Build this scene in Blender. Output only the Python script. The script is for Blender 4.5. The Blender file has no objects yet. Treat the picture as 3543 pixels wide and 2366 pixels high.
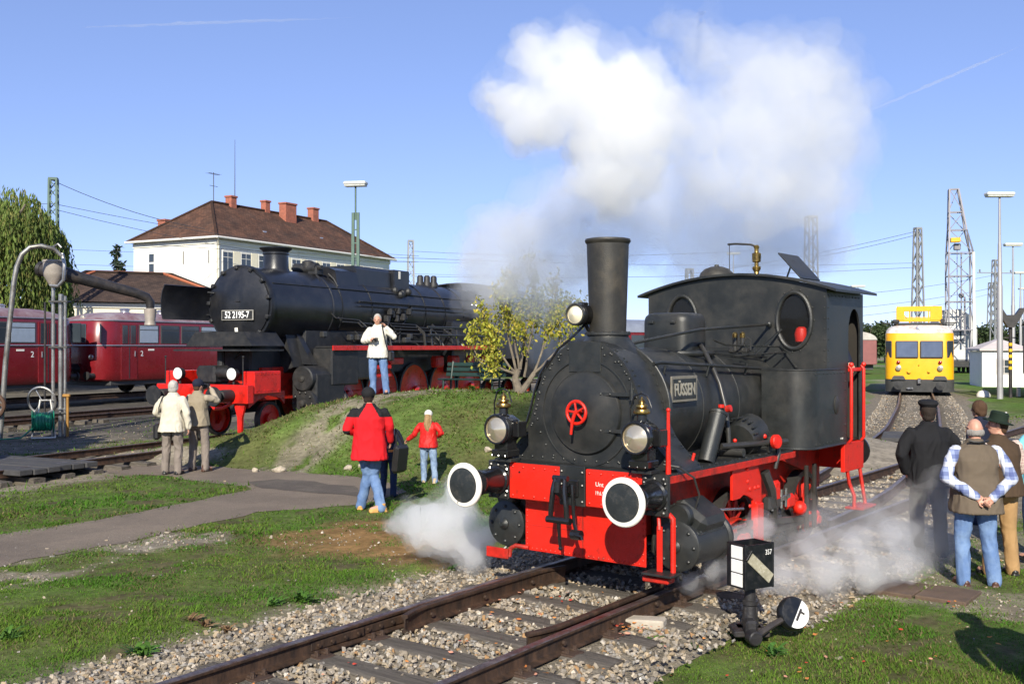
import bpy, bmesh, math, random
import numpy as np
from mathutils import Vector, Matrix, noise as mnoise
R = math.radians
random.seed(7); RNG = np.random.default_rng(11)
C = bpy.context.scene.collection
sc = bpy.context.scene
# ---------------------------------------------------------------- camera, sky, sun
cam = bpy.data.objects.new('camera', bpy.data.cameras.new('camera')); C.objects.link(cam)
cam.data.lens = 36; cam.data.sensor_width = 36; cam.data.clip_end = 9000; cam.data.clip_start = .1
cam.location = (0, 0, 2.4); cam.rotation_euler = (R(90.268), 0, 0)
sc.camera = cam
SUN_EL, SUN_AZ = 31.0, 186.7        # azimuth clockwise from +Y: behind the camera, a little to its left
w = bpy.data.worlds.new('World'); sc.world = w; w.use_nodes = True
nt = w.node_tree; nt.nodes.clear()
sky = nt.nodes.new('ShaderNodeTexSky'); sky.sky_type = 'NISHITA'; sky.sun_disc = False
sky.sun_elevation = R(SUN_EL); sky.sun_rotation = R(SUN_AZ); sky.altitude = 600; sky.air_density = .75; sky.dust_density = .0; sky.ozone_density = 3.0
bg = nt.nodes.new('ShaderNodeBackground'); bg.inputs[1].default_value = .115
wo = nt.nodes.new('ShaderNodeOutputWorld')
gm_ = nt.nodes.new('ShaderNodeGamma'); gm_.inputs[1].default_value = .65
tn_ = nt.nodes.new('ShaderNodeVectorMath'); tn_.operation = 'MULTIPLY'; tn_.inputs[1].default_value = (1.40, 1.47, 1.97)
nt.links.new(sky.outputs[0], gm_.inputs[0]); nt.links.new(gm_.outputs[0], tn_.inputs[0]); nt.links.new(tn_.outputs[0], bg.inputs[0]); nt.links.new(bg.outputs[0], wo.inputs[0])
sun = bpy.data.objects.new('sun', bpy.data.lights.new('sun', 'SUN')); C.objects.link(sun)
sun.data.energy = 5.0; sun.data.angle = R(.53); sun.data.color = (1, .935, .79)
_d = Vector((-math.sin(R(SUN_AZ))*math.cos(R(SUN_EL)), -math.cos(R(SUN_AZ))*math.cos(R(SUN_EL)), -math.sin(R(SUN_EL))))
sun.rotation_euler = _d.to_track_quat('-Z', 'Y').to_euler(); sun.location = (-20, -60, 60)
vs = sc.view_settings; sc.display_settings.display_device = 'sRGB'
vs.view_transform = 'Standard'; vs.look = 'None'; vs.exposure = .48; vs.gamma = 1; vs.use_curve_mapping = False
cy = sc.cycles
cy.use_denoising = True
try: cy.denoiser = 'OPENIMAGEDENOISE'
except Exception: pass
cy.max_bounces = 16; cy.diffuse_bounces = 3; cy.glossy_bounces = 3; cy.transmission_bounces = 4; cy.volume_bounces = 14; cy.transparent_max_bounces = 16
cy.volume_step_rate = 1.0; cy.volume_max_steps = 256
cy.use_adaptive_sampling = True; cy.adaptive_threshold = .02
# ---------------------------------------------------------------- tagging
def tag(o, label=None, cat=None, group=None, kind=None):
    if label: o['label'] = label
    if cat: o['category'] = cat
    if group: o['group'] = group
    if kind: o['kind'] = kind
    return o
def thing(name, label, cat, loc=(0, 0, 0), rz=0, group=None, kind=None):
    o = bpy.data.objects.new(name, None); C.objects.link(o); o.empty_display_size = .2
    o.location = loc; o.rotation_euler = (0, 0, rz)
    return tag(o, label, cat, group, kind)
def copy_tree(o, parent=None):
    c = o.copy(); C.objects.link(c)
    if parent: c.parent = parent
    for ch in list(o.children): copy_tree(ch, c)
    return c
# ---------------------------------------------------------------- materials
MATS = {}
def lin(c): return tuple(((x/12.92) if x <= .04045 else ((x+.055)/1.055)**2.4) for x in c)
def mat(name, col, rough=.6, metal=0., var=.25, scale=6., bump=0., bscale=40., col2=None, mask=.5, mscale=3., spec=.5, emit=None, coat=0., coords='Object', stretch=None, contrast=.12, alpha=1.):
    if name in MATS: return MATS[name]
    m = bpy.data.materials.new(name); m.use_nodes = True; MATS[name] = m
    n = m.node_tree.nodes; L = m.node_tree.links
    b = n['Principled BSDF']
    b.inputs['Roughness'].default_value = rough; b.inputs['Metallic'].default_value = metal
    b.inputs['Specular IOR Level'].default_value = spec; b.inputs['Coat Weight'].default_value = coat
    tc = n.new('ShaderNodeTexCoord'); src = tc.outputs[coords]
    if stretch:
        mp = n.new('ShaderNodeMapping'); mp.inputs['Scale'].default_value = stretch; L.new(src, mp.inputs[0]); src = mp.outputs[0]
    nz = n.new('ShaderNodeTexNoise'); nz.inputs['Scale'].default_value = scale; nz.inputs['Detail'].default_value = 6; nz.inputs['Roughness'].default_value = .65
    L.new(src, nz.inputs['Vector'])
    mr = n.new('ShaderNodeMapRange'); mr.inputs[1].default_value = .25; mr.inputs[2].default_value = .75
    mr.inputs[3].default_value = 1-var; mr.inputs[4].default_value = 1+var
    L.new(nz.outputs[0], mr.inputs[0])
    rgb = n.new('ShaderNodeRGB'); rgb.outputs[0].default_value = (*col, 1); base = rgb.outputs[0]
    if col2 is not None:
        n2 = n.new('ShaderNodeTexNoise'); n2.inputs['Scale'].default_value = mscale; n2.inputs['Detail'].default_value = 8; n2.inputs['Roughness'].default_value = .7
        L.new(src, n2.inputs['Vector'])
        m2 = n.new('ShaderNodeMapRange'); m2.inputs[1].default_value = mask-contrast; m2.inputs[2].default_value = mask+contrast
        L.new(n2.outputs[0], m2.inputs[0])
        mx = n.new('ShaderNodeMix'); mx.data_type = 'RGBA'; L.new(m2.outputs[0], mx.inputs[0]); L.new(base, mx.inputs[6]); mx.inputs[7].default_value = (*col2, 1)
        base = mx.outputs[2]
    vm = n.new('ShaderNodeVectorMath'); vm.operation = 'SCALE'; L.new(base, vm.inputs[0]); L.new(mr.outputs[0], vm.inputs['Scale'])
    L.new(vm.outputs[0], b.inputs['Base Color'])
    rr = n.new('ShaderNodeMapRange'); rr.inputs[3].default_value = max(0, rough-.12); rr.inputs[4].default_value = min(1, rough+.12)
    L.new(nz.outputs[0], rr.inputs[0]); L.new(rr.outputs[0], b.inputs['Roughness'])
    if bump:
        nb = n.new('ShaderNodeTexNoise'); nb.inputs['Scale'].default_value = bscale; nb.inputs['Detail'].default_value = 5
        L.new(src, nb.inputs['Vector'])
        bp = n.new('ShaderNodeBump'); bp.inputs['Strength'].default_value = bump; bp.inputs['Distance'].default_value = .02
        L.new(nb.outputs[0], bp.inputs['Height']); L.new(bp.outputs[0], b.inputs['Normal'])
    if emit: b.inputs['Emission Color'].default_value = (*emit[:3], 1); b.inputs['Emission Strength'].default_value = emit[3]
    return m
def attr_mat(name, rough=.8, spec=.2, trans=0., noise=0., nscale=30., bump=0., bscale=60.):
    m = bpy.data.materials.new(name); m.use_nodes = True; MATS[name] = m
    n = m.node_tree.nodes; L = m.node_tree.links; b = n['Principled BSDF']
    at = n.new('ShaderNodeVertexColor'); at.layer_name = 'col'; base = at.outputs[0]
    b.inputs['Roughness'].default_value = rough; b.inputs['Specular IOR Level'].default_value = spec
    tc = n.new('ShaderNodeTexCoord')
    if noise:
        for sc_ in (nscale, nscale*5):
            nz = n.new('ShaderNodeTexNoise'); nz.inputs['Scale'].default_value = sc_; nz.inputs['Detail'].default_value = 6
            L.new(tc.outputs['Object'], nz.inputs['Vector'])
            mr = n.new('ShaderNodeMapRange'); mr.inputs[1].default_value = .3; mr.inputs[2].default_value = .7; mr.inputs[3].default_value = 1-noise; mr.inputs[4].default_value = 1+noise
            L.new(nz.outputs[0], mr.inputs[0])
            vm = n.new('ShaderNodeVectorMath'); vm.operation = 'SCALE'; L.new(base, vm.inputs[0]); L.new(mr.outputs[0], vm.inputs['Scale']); base = vm.outputs[0]
    L.new(base, b.inputs['Base Color'])
    if bump:
        nb = n.new('ShaderNodeTexNoise'); nb.inputs['Scale'].default_value = bscale; nb.inputs['Detail'].default_value = 6
        L.new(tc.outputs['Object'], nb.inputs['Vector'])
        bp = n.new('ShaderNodeBump'); bp.inputs['Strength'].default_value = bump; bp.inputs['Distance'].default_value = .03
        L.new(nb.outputs[0], bp.inputs['Height']); L.new(bp.outputs[0], b.inputs['Normal'])
    if trans:
        tr = n.new('ShaderNodeBsdfTranslucent'); L.new(base, tr.inputs[0])
        ms = n.new('ShaderNodeMixShader'); ms.inputs[0].default_value = trans
        L.new(b.outputs[0], ms.inputs[1]); L.new(tr.outputs[0], ms.inputs[2]); L.new(ms.outputs[0], n['Material Output'].inputs[0])
    return m
def glass(name, col=(.02, .025, .03), rough=.05, alpha=1.):
    m = mat(name, col, rough, 0, .05, spec=.9)
    if alpha < 1:
        m.node_tree.nodes['Principled BSDF'].inputs['Alpha'].default_value = alpha
    return m
# ---------------------------------------------------------------- mesh builder
class M:
    def __init__(s): s.v = []; s.f = []; s.mi = []; s.cur = 0
    def add(s, vs, fs):
        o = len(s.v); s.v += [tuple(p) for p in vs]; s.f += [tuple(i+o for i in f) for f in fs]; s.mi += [s.cur]*len(fs); return s
    def box(s, c, d, b=0., rot=None, taper=None):
        hx, hy, hz = d[0]/2, d[1]/2, d[2]/2; c = Vector(c)
        b = min(b, hx*.9, hy*.9, hz*.9)
        vs = []; fs = []
        if b <= 0:
            vs = [(x*hx, y*hy, z*hz) for x in (-1, 1) for y in (-1, 1) for z in (-1, 1)]
            fs = [(0, 1, 3, 2), (4, 6, 7, 5), (0, 4, 5, 1), (2, 3, 7, 6), (0, 2, 6, 4), (1, 5, 7, 3)]
        else:
            idx = {}
            for x in (-1, 1):
                for y in (-1, 1):
                    for z in (-1, 1):
                        for ax in range(3):
                            p = [x*(hx-b), y*(hy-b), z*(hz-b)]; p[ax] = (x*hx, y*hy, z*hz)[ax]
                            idx[x, y, z, ax] = len(vs); vs.append(tuple(p))
            I = idx
            for sg in (-1, 1):
                q = [(sg, -1, -1), (sg, 1, -1), (sg, 1, 1), (sg, -1, 1)]; f = [I[a+(0,)] for a in q]; fs.append(f if sg > 0 else f[::-1])
                q = [(-1, sg, -1), (-1, sg, 1), (1, sg, 1), (1, sg, -1)]; f = [I[a+(1,)] for a in q]; fs.append(f if sg > 0 else f[::-1])
                q = [(-1, -1, sg), (1, -1, sg), (1, 1, sg), (-1, 1, sg)]; f = [I[a+(2,)] for a in q]; fs.append(f if sg > 0 else f[::-1])
            for a1 in (-1, 1):
                for a2 in (-1, 1):
                    f = [I[a1, a2, -1, 0], I[a1, a2, 1, 0], I[a1, a2, 1, 1], I[a1, a2, -1, 1]]; fs.append(f if a1*a2 < 0 else f[::-1])
                    f = [I[a1, -1, a2, 0], I[a1, 1, a2, 0], I[a1, 1, a2, 2], I[a1, -1, a2, 2]]; fs.append(f if a1*a2 > 0 else f[::-1])
                    f = [I[-1, a1, a2, 1], I[1, a1, a2, 1], I[1, a1, a2, 2], I[-1, a1, a2, 2]]; fs.append(f if a1*a2 < 0 else f[::-1])
                    for z in (-1, 1):
                        f = [I[a1, a2, z, 0], I[a1, a2, z, 1], I[a1, a2, z, 2]]; fs.append(f if a1*a2*z > 0 else f[::-1])
        if taper:
            vs = [(x*(1+(taper[0]-1)*(z/hz*.5+.5)), y*(1+(taper[1]-1)*(z/hz*.5+.5)), z) for x, y, z in vs]
        vs = [Vector(p) for p in vs]
        if rot: vs = [rot @ p for p in vs]
        return s.add([p+c for p in vs], fs)
    def bar(s, p0, p1, wd, th=None, b=0., up=(0, 0, 1)):
        p0 = Vector(p0); p1 = Vector(p1); z = p1-p0; ln = z.length; z.normalize()
        u = Vector(up)
        if abs(u.dot(z)) > .98: u = Vector((1, 0, 0))
        x = u.cross(z).normalized(); y = z.cross(x)
        return s.box((p0+p1)/2, (wd, th or wd, ln), b, Matrix((x, y, z)).transposed())
    def ring(s, c, x, y, r, n, ph=0, ry=None):
        ry = r if ry is None else ry
        return [c+x*(r*math.cos(2*math.pi*i/n+ph))+y*(ry*math.sin(2*math.pi*i/n+ph)) for i in range(n)]
    def lathe(s, prof, o=(0, 0, 0), ax=(0, 0, 1), n=20, up=None, sy=1., cap=True):
        o = Vector(o); z = Vector(ax).normalized(); u = Vector(up) if up else (Vector((0, 0, 1)) if abs(z.z) < .9 else Vector((0, 1, 0)))
        x = u.cross(z).normalized(); y = z.cross(x)
        vs = []; fs = []
        for r, h in prof: vs += s.ring(o+z*h, x, y, max(r, 1e-4), n, 0, max(r, 1e-4)*sy)
        for k in range(len(prof)-1):
            for i in range(n):
                j = (i+1) % n; fs.append((k*n+i, k*n+j, (k+1)*n+j, (k+1)*n+i))
        if cap:
            if prof[0][0] > 1e-3: fs.append(tuple(range(n))[::-1])
            if prof[-1][0] > 1e-3: fs.append(tuple(range((len(prof)-1)*n, len(prof)*n)))
        return s.add(vs, fs)
    def cyl(s, p0, p1, r0, r1=None, n=12, cap=True):
        p0 = Vector(p0); p1 = Vector(p1); r1 = r0 if r1 is None else r1
        return s.lathe([(r0, 0), (r1, (p1-p0).length)], p0, p1-p0, n, cap=cap)
    def tube(s, pts, r, n=8, cap=True):
        pts = [Vector(p) for p in pts]; rs = r if isinstance(r, (list, tuple)) else [r]*len(pts)
        t0 = (pts[1]-pts[0]).normalized(); u = Vector((0, 0, 1)) if abs(t0.z) < .9 else Vector((1, 0, 0))
        x = u.cross(t0).normalized(); vs = []; fs = []
        for k, p in enumerate(pts):
            t = (pts[min(k+1, len(pts)-1)]-pts[max(k-1, 0)]).normalized()
            x = (x-t*x.dot(t)).normalized(); y = t.cross(x)
            vs += s.ring(p, x, y, rs[k], n)
        for k in range(len(pts)-1):
            for i in range(n):
                j = (i+1) % n; fs.append((k*n+i, k*n+j, (k+1)*n+j, (k+1)*n+i))
        if cap: fs.append(tuple(range(n))[::-1]); fs.append(tuple(range((len(pts)-1)*n, len(pts)*n)))
        return s.add(vs, fs)
    def prism(s, poly, d0, d1, plane='xz', holes=None):
        """poly: 2-D outline; extruded along the third axis from d0 to d1"""
        def P(a, b, d): return {'xz': (a, d, b), 'yz': (d, a, b), 'xy': (a, b, d)}[plane]
        n = len(poly); ar = sum(poly[i][0]*poly[(i+1) % n][1]-poly[(i+1) % n][0]*poly[i][1] for i in range(n))
        if (ar > 0) != (plane != 'xz'): poly = poly[::-1]
        if d0 > d1: d0, d1 = d1, d0
        vs = [P(a, b, d0) for a, b in poly]+[P(a, b, d1) for a, b in poly]
        fs = [tuple(range(n))[::-1], tuple(range(n, 2*n))]+[(i, (i+1) % n, n+(i+1) % n, n+i) for i in range(n)]
        return s.add(vs, fs)
    def ball(s, c, r, n=10, sc=(1, 1, 1), rot=None):
        vs = []; fs = []; m = max(4, n//2+1); c = Vector(c)
        for k in range(1, m):
            a = math.pi*k/m
            for i in range(n):
                q = 2*math.pi*i/n; p = Vector((r*sc[0]*math.sin(a)*math.cos(q), r*sc[1]*math.sin(a)*math.sin(q), r*sc[2]*math.cos(a)))
                vs.append(c+(rot @ p if rot else p))
        t = Vector((0, 0, r*sc[2])); t = rot @ t if rot else t
        vs += [c+t, c-t]; T = len(vs)-2
        for k in range(m-2):
            for i in range(n):
                j = (i+1) % n; fs.append((k*n+i, (k+1)*n+i, (k+1)*n+j, k*n+j))
        for i in range(n):
            j = (i+1) % n; fs.append((T, i, j)); fs.append((T+1, (m-2)*n+j, (m-2)*n+i))
        return s.add(vs, fs)
    def rivets(s, pts, r=.012, ax=(0, -1, 0)):
        for p in pts: s.lathe([(r, 0), (r*.85, r*.5), (r*.35, r*.85)], p, ax, 6)
        return s
    def torus(s, c, ax, Rr, r, n=24, m=8):
        c = Vector(c); z = Vector(ax).normalized(); u = Vector((0, 0, 1)) if abs(z.z) < .9 else Vector((0, 1, 0)); x = u.cross(z).normalized(); y = z.cross(x)
        vs = []; fs = []
        for i in range(n):
            a = 2*math.pi*i/n; d = x*math.cos(a)+y*math.sin(a)
            for j in range(m):
                b = 2*math.pi*j/m; vs.append(c+d*(Rr+r*math.cos(b))+z*(r*math.sin(b)))
        for i in range(n):
            for j in range(m): fs.append((i*m+j, ((i+1) % n)*m+j, ((i+1) % n)*m+(j+1) % m, i*m+(j+1) % m))
        return s.add(vs, fs)
    def build(s, name, mt, parent=None, label=None, ang=35, kind=None, loc=None):
        me = bpy.data.meshes.new(name); me.from_pydata(s.v, [], s.f); me.validate()
        for m_ in (mt if isinstance(mt, (list, tuple)) else [mt]): me.materials.append(m_)
        if any(s.mi) and len(s.mi) == len(me.polygons): me.polygons.foreach_set('material_index', s.mi)
        if ang:
            me.polygons.foreach_set('use_smooth', [True]*len(me.polygons)); me.set_sharp_from_angle(angle=R(ang))
        o = bpy.data.objects.new(name, me); C.objects.link(o)
        if parent: o.parent = parent
        if label: o['label'] = label
        if kind: o['kind'] = kind
        if loc: o.location = loc
        return o
def link(name, me, parent=None, loc=None, kind=None):
    o = bpy.data.objects.new(name, me); C.objects.link(o)
    if parent: o.parent = parent
    if loc: o.location = loc
    if kind: o['kind'] = kind
    return o
def np_mesh(name, V, F, mats, cols=None, smooth=False):
    """V (n,3), F (m,k) constant k"""
    me = bpy.data.meshes.new(name); V = np.asarray(V, np.float32); F = np.asarray(F, np.int32); k = F.shape[1]
    me.vertices.add(len(V)); me.vertices.foreach_set('co', V.ravel())
    me.loops.add(F.size); me.loops.foreach_set('vertex_index', F.ravel())
    me.polygons.add(len(F)); me.polygons.foreach_set('loop_start', np.arange(0, F.size, k, dtype=np.int32))
    me.polygons.foreach_set('use_smooth', np.full(len(F), smooth))
    me.update(calc_edges=True)
    if cols is not None:
        ca = me.color_attributes.new('col', 'FLOAT_COLOR', 'POINT'); cc = np.ones((len(V), 4), np.float32); cc[:, :3] = cols; ca.data.foreach_set('color', cc.ravel())
    for m_ in (mats if isinstance(mats, (list, tuple)) else [mats]): me.materials.append(m_)
    return me
def text(name, s, size, loc, rot, mt, parent=None, depth=.004, label=None, sx=1., bold=0.):
    cu = bpy.data.curves.new(name, 'FONT'); cu.body = s; cu.size = size; cu.align_x = 'CENTER'; cu.align_y = 'CENTER'; cu.extrude = depth; cu.offset = bold
    cu.resolution_u = 3
    t = bpy.data.objects.new(name, cu); C.objects.link(t); bpy.context.view_layer.update()
    me = bpy.data.meshes.new_from_object(t.evaluated_get(bpy.context.evaluated_depsgraph_get())); C.objects.unlink(t); bpy.data.objects.remove(t)
    me.materials.clear(); me.materials.append(mt)
    o = link(name, me, parent, loc); o.rotation_euler = rot; o.scale = (sx, 1, 1)
    if label: o['label'] = label
    return o
# value noise on a lattice, vectorised
_P = RNG.random((256, 256))
def vn(x, y, s=1.):
    x = np.asarray(x)*s+1000.3; y = np.asarray(y)*s+1000.7
    xi = np.floor(x).astype(int); yi = np.floor(y).astype(int); fx = x-xi; fy = y-yi
    fx = fx*fx*(3-2*fx); fy = fy*fy*(3-2*fy)
    a = _P[xi & 255, yi & 255]; b = _P[(xi+1) & 255, yi & 255]; c = _P[xi & 255, (yi+1) & 255]; d = _P[(xi+1) & 255, (yi+1) & 255]
    return (a*(1-fx)+b*fx)*(1-fy)+(c*(1-fx)+d*fx)*fy
def fbm(x, y, s=1., o=4):
    t = 0; a = .5
    for k in range(o): t = t+a*vn(x, y, s*2**k); a *= .5
    return t/(1-.5**o)
def sstep(x, a, b):
    t = np.clip((x-a)/(b-a), 0, 1); return t*t*(3-2*t)
# ================================================================ GROUND, PATHS, TRACKS
TH = R(37.9); LO = (0.223, 9.085)                       # front locomotive: track direction, buffer face on the ground
RV = (math.sin(TH), math.cos(TH)); AV = (math.cos(TH), -math.sin(TH))
def tw(w_, s_): return (LO[0]+AV[0]*w_+RV[0]*s_, LO[1]+AV[1]*w_+RV[1]*s_)
def to_ws(X, Y):
    X = np.asarray(X)-LO[0]; Y = np.asarray(Y)-LO[1]; return X*AV[0]+Y*AV[1], X*RV[0]+Y*RV[1]
_cs = [-12, -6, -3, 0, 3, 5, 8.7, 14, 20.7, 30.9, 41.2, 60, 90]; _cw = [.48, .24, .12, 0, -.03, -.08, -.38, -1.35, -2.85, -5.7, -8.8, -14.6, -24]
def cw(s_):
    t = np.linspace(-1.6, 1.6, 9); return sum(np.interp(np.asarray(s_)+q, _cs, _cw) for q in t)/9
TH2 = R(25.5); RV2 = (math.sin(TH2), math.cos(TH2)); AV2 = (math.cos(TH2), -math.sin(TH2)); LO2 = (-7.39, 22.9)
def tw2(w_, s_): return (LO2[0]+AV2[0]*w_+RV2[0]*s_, LO2[1]+AV2[1]*w_+RV2[1]*s_)
def to_ws2(X, Y):
    X = np.asarray(X)-LO2[0]; Y = np.asarray(Y)-LO2[1]; return X*AV2[0]+Y*AV2[1], X*RV2[0]+Y*RV2[1]
_hx = [-9.5, -8, -6.8, -6, -5.2, -4.5, -3.5, -2.9, -1.7, 0, 3, 6, 9, 11]; _hz = [0, .1, .30, .46, .76, 1.04, 1.22, 1.28, 1.40, 1.38, 1.25, .75, .2, 0]
def mound(X, Y):
    hc = np.interp(X, _hx, _hz); yc = np.interp(X, [-8, -5, -3, 9], [21.7, 22.2, 22.7, 23.2]); yf = np.interp(X, [-8, -5.7, -4.8, -3.1, -2.1, 0, 5], [20.5, 20.3, 19.8, 19.0, 18.0, 17.6, 17.5])
    return hc*sstep(Y, yf, yc)*(1-sstep(Y, yc+.6, yc+2.4))
def base(X, Y): return np.clip(.005*(np.asarray(Y)-16), 0, .38)
def inpoly(X, Y, poly):
    X = np.asarray(X); Y = np.asarray(Y); r = np.zeros(X.shape, bool); n = len(poly)
    for i in range(n):
        x0, y0 = poly[i]; x1, y1 = poly[(i+1) % n]
        if y0 == y1: continue
        c = ((y0 > Y) != (y1 > Y)) & (X < (x1-x0)*(Y-y0)/(y1-y0)+x0); r ^= c
    return r
def pdist(X, Y, poly, close=True):
    d = np.full(np.shape(X), 1e9); n = len(poly)
    for i in range(n if close else n-1):
        x0, y0 = poly[i]; x1, y1 = poly[(i+1) % n]; dx, dy = x1-x0, y1-y0
        t = np.clip(((X-x0)*dx+(Y-y0)*dy)/(dx*dx+dy*dy+1e-9), 0, 1); d = np.minimum(d, np.hypot(X-x0-t*dx, Y-y0-t*dy))
    return d
# asphalt paths, outlines in metres on the ground
PATH1 = [(-19.0, 21.2), (-9.8, 21.2), (-8.95, 22.0), (-7.2, 20.9), (-5.7, 20.3), (-4.86, 19.77), (-3.1, 19.0), (-2.1, 17.9), (-1.75, 16.9), (-2.1, 16.1), (-2.35, 15.55), (-3.64, 14.85), (-4.3, 13.55), (-4.8, 12.55), (-5.1, 12.2), (-5.62, 11.2), (-6.4, 10.4), (-7.6, 9.4), (-9.4, 8.7), (-9.4, 11.4), (-6.5, 13.0), (-5.6, 14.5), (-4.95, 15.8), (-4.45, 17.15), (-4.52, 17.55), (-6.5, 18.9), (-8.2, 19.7), (-9.5, 19.65), (-19, 19.4)]
def zg(X, Y):
    X = np.asarray(X, float); Y = np.asarray(Y, float)
    z = base(X, Y)+mound(X, Y)
    w_, s_ = to_ws(X, Y); dw = np.abs(w_-cw(s_)*(s_ < 60)); tr = (1-sstep(dw, 1.7, 2.3))*(s_ > -14)*(s_ < 46)
    near = (np.abs(X) < 40) & (Y < 45)
    pd = np.where(inpoly(X, Y, PATH1), 0, pdist(X, Y, PATH1))
    b = (fbm(X, Y, .8)-.5)*.10*near*sstep(pd, .1, .8)*(1-tr)
    return z+b-.07*tr
gx = np.unique(np.round(np.concatenate([np.arange(-13, 13, .14), np.arange(-60, 60, 2.), np.array([-2600, -1200, -600, -300, -150, -90, 90, 150, 300, 600, 1200, 2600])]), 3))
gy = np.unique(np.round(np.concatenate([np.arange(4, 27, .14), np.arange(-30, 90, 2.), np.array([-400, -100, 120, 160, 240, 400, 700, 1200, 2200, 5000])]), 3))
GX, GY = np.meshgrid(gx, gy); GZ = zg(GX, GY)
def pix(x, y, z=0.): t = (2.4-z)*2348/(y-795); return ((x-1174)/2348*t, t)
BROWN = [pix(*p) for p in [(660, 1235), (740, 1214), (800, 1204), (870, 1198), (980, 1220), (1080, 1266), (1040, 1292), (960, 1286), (860, 1262), (740, 1256)]]
GRAV = [[pix(*p) for p in q] for q in ([(0, 1338), (0, 1300), (120, 1280), (240, 1262), (400, 1220), (500, 1212), (480, 1240), (330, 1262), (210, 1292), (90, 1330)], [(1180, 1290), (1080, 1262), (1060, 1300), (1000, 1320), (900, 1370), (1000, 1380), (1180, 1330)])]
TRAIL = [(-4.6, 18.7), (-4.3, 20.0), (-3.6, 21.6), (-2.9, 22.5), (-1.6, 23.0), (.2, 23.3)]
def cover(X, Y):
    """grass cover 0..1, brown soil 0..1, grey gravel 0..1"""
    n1 = fbm(X, Y, .9); n2 = fbm(X+50, Y, 3.)
    w_, s_ = to_ws(X, Y); c = cw(s_); dw = np.abs(w_-c); st = (s_ > -14) & (s_ < 60)
    dr = np.where((s_ > 3) & (s_ < 40), np.minimum(dw, np.maximum(np.abs(w_-.2), 0)), dw); dr = np.where((w_ > c) & (w_ < 2) & (s_ > 3) & (s_ < 19), 0, dr); dr = np.where((w_ > 0) & (s_ < 1.8), dr+.75, dr)
    balf = 1-sstep(dr+(n2-.5)*.9, 1.55, 2.35); balf = np.where(st, balf, 0)
    br = np.where(inpoly(X, Y, BROWN), 1, 1-sstep(pdist(X, Y, BROWN)+(n2-.5)*.9, 0, .6))*(.55+.45*sstep(n2, .3, .55))
    gr = np.zeros(np.shape(X))
    for q in GRAV: gr = np.maximum(gr, sstep(n2*.5+n1*.5, .44, .60)*np.where(inpoly(X, Y, q), 1, 1-sstep(pdist(X, Y, q)+(n2-.5)*.5, 0, .4)))
    tl = 1-sstep(pdist(X, Y, TRAIL, False)+(n2-.5)*.8, .3, .75)
    gr = np.maximum(gr*.9, tl*.62*(n2 > .36))
    w2, s2 = to_ws2(X, Y); k2 = 1-sstep(np.abs(w2)+(n2-.5)*1.4, 1.5, 2.4)
    yard = sstep(-w2+(n2-.5)*2, 2.2, 3.4)*(Y > 17)*(Y < 70)
    gr = np.maximum(gr, np.maximum(k2*.85, yard*.85)*(mound(X, Y) < .25))
    gr = np.maximum(gr, balf)
    # trodden ground to the right of the track
    rt = (w_ > 1.6)*(s_ > 2.5)*(s_ < 22)*(1-sstep(w_, 3.2, 4.6)); gr = np.maximum(gr, rt*.55*(n1 > .4))
    g = np.clip(1.15-.9*sstep(.62-n1, 0, .25)*.6, 0, 1)*(1-br)*(1-gr)
    n4 = fbm(X+7, Y+31, 5.5); g = g*(1-.85*sstep(n2*.35+n1*.3+n4*.35, .535, .64)*(Y < 19))
    return np.clip(g, 0, 1), np.clip(br, 0, 1), np.clip(gr, 0, 1)
g_, b_, r_ = cover(GX, GY)
far = sstep(np.hypot(GX, GY), 24, 40)
soil = np.array([.095, .075, .042]); green = np.array([.075, .145, .022]); brown = np.array([.235, .14, .056]); grav = np.array([.25, .215, .165]); dry = np.array([.10, .085, .035])
cin = np.array([.055, .052, .05])
GC = soil[None, None]*np.ones(GX.shape+(3,))
GC += (green*1.15-GC)*(g_*(.62+.38*far))[..., None]
dn = sstep(fbm(GX+9, GY+4, .5), .48, .62); GC += (dry-GC)*(dn*.5*g_)[..., None]
GC += (brown-GC)*b_[..., None]; GC += (grav-GC)*r_[..., None]
_w2, _s2 = to_ws2(GX, GY)
yk = sstep(-_w2, 2.4, 3.2)*(GY > 17)*(GY < 60)*(.55+.45*(fbm(GX, GY, .25) > .42)); GC += (cin-GC)*(yk*.8)[..., None]
ny, nx = GX.shape; ii = np.arange(nx*ny).reshape(ny, nx)
GF = np.stack([ii[:-1, :-1], ii[:-1, 1:], ii[1:, 1:], ii[1:, :-1]], -1).reshape(-1, 4)
gm = attr_mat('ground_soil', .95, .1, noise=.28, nscale=2.2, bump=.5, bscale=34)
gme = np_mesh('ground', np.stack([GX, GY, GZ], -1).reshape(-1, 3), GF, gm, GC.reshape(-1, 3), True)
ground = link('ground', gme); ground['kind'] = 'structure'
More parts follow.
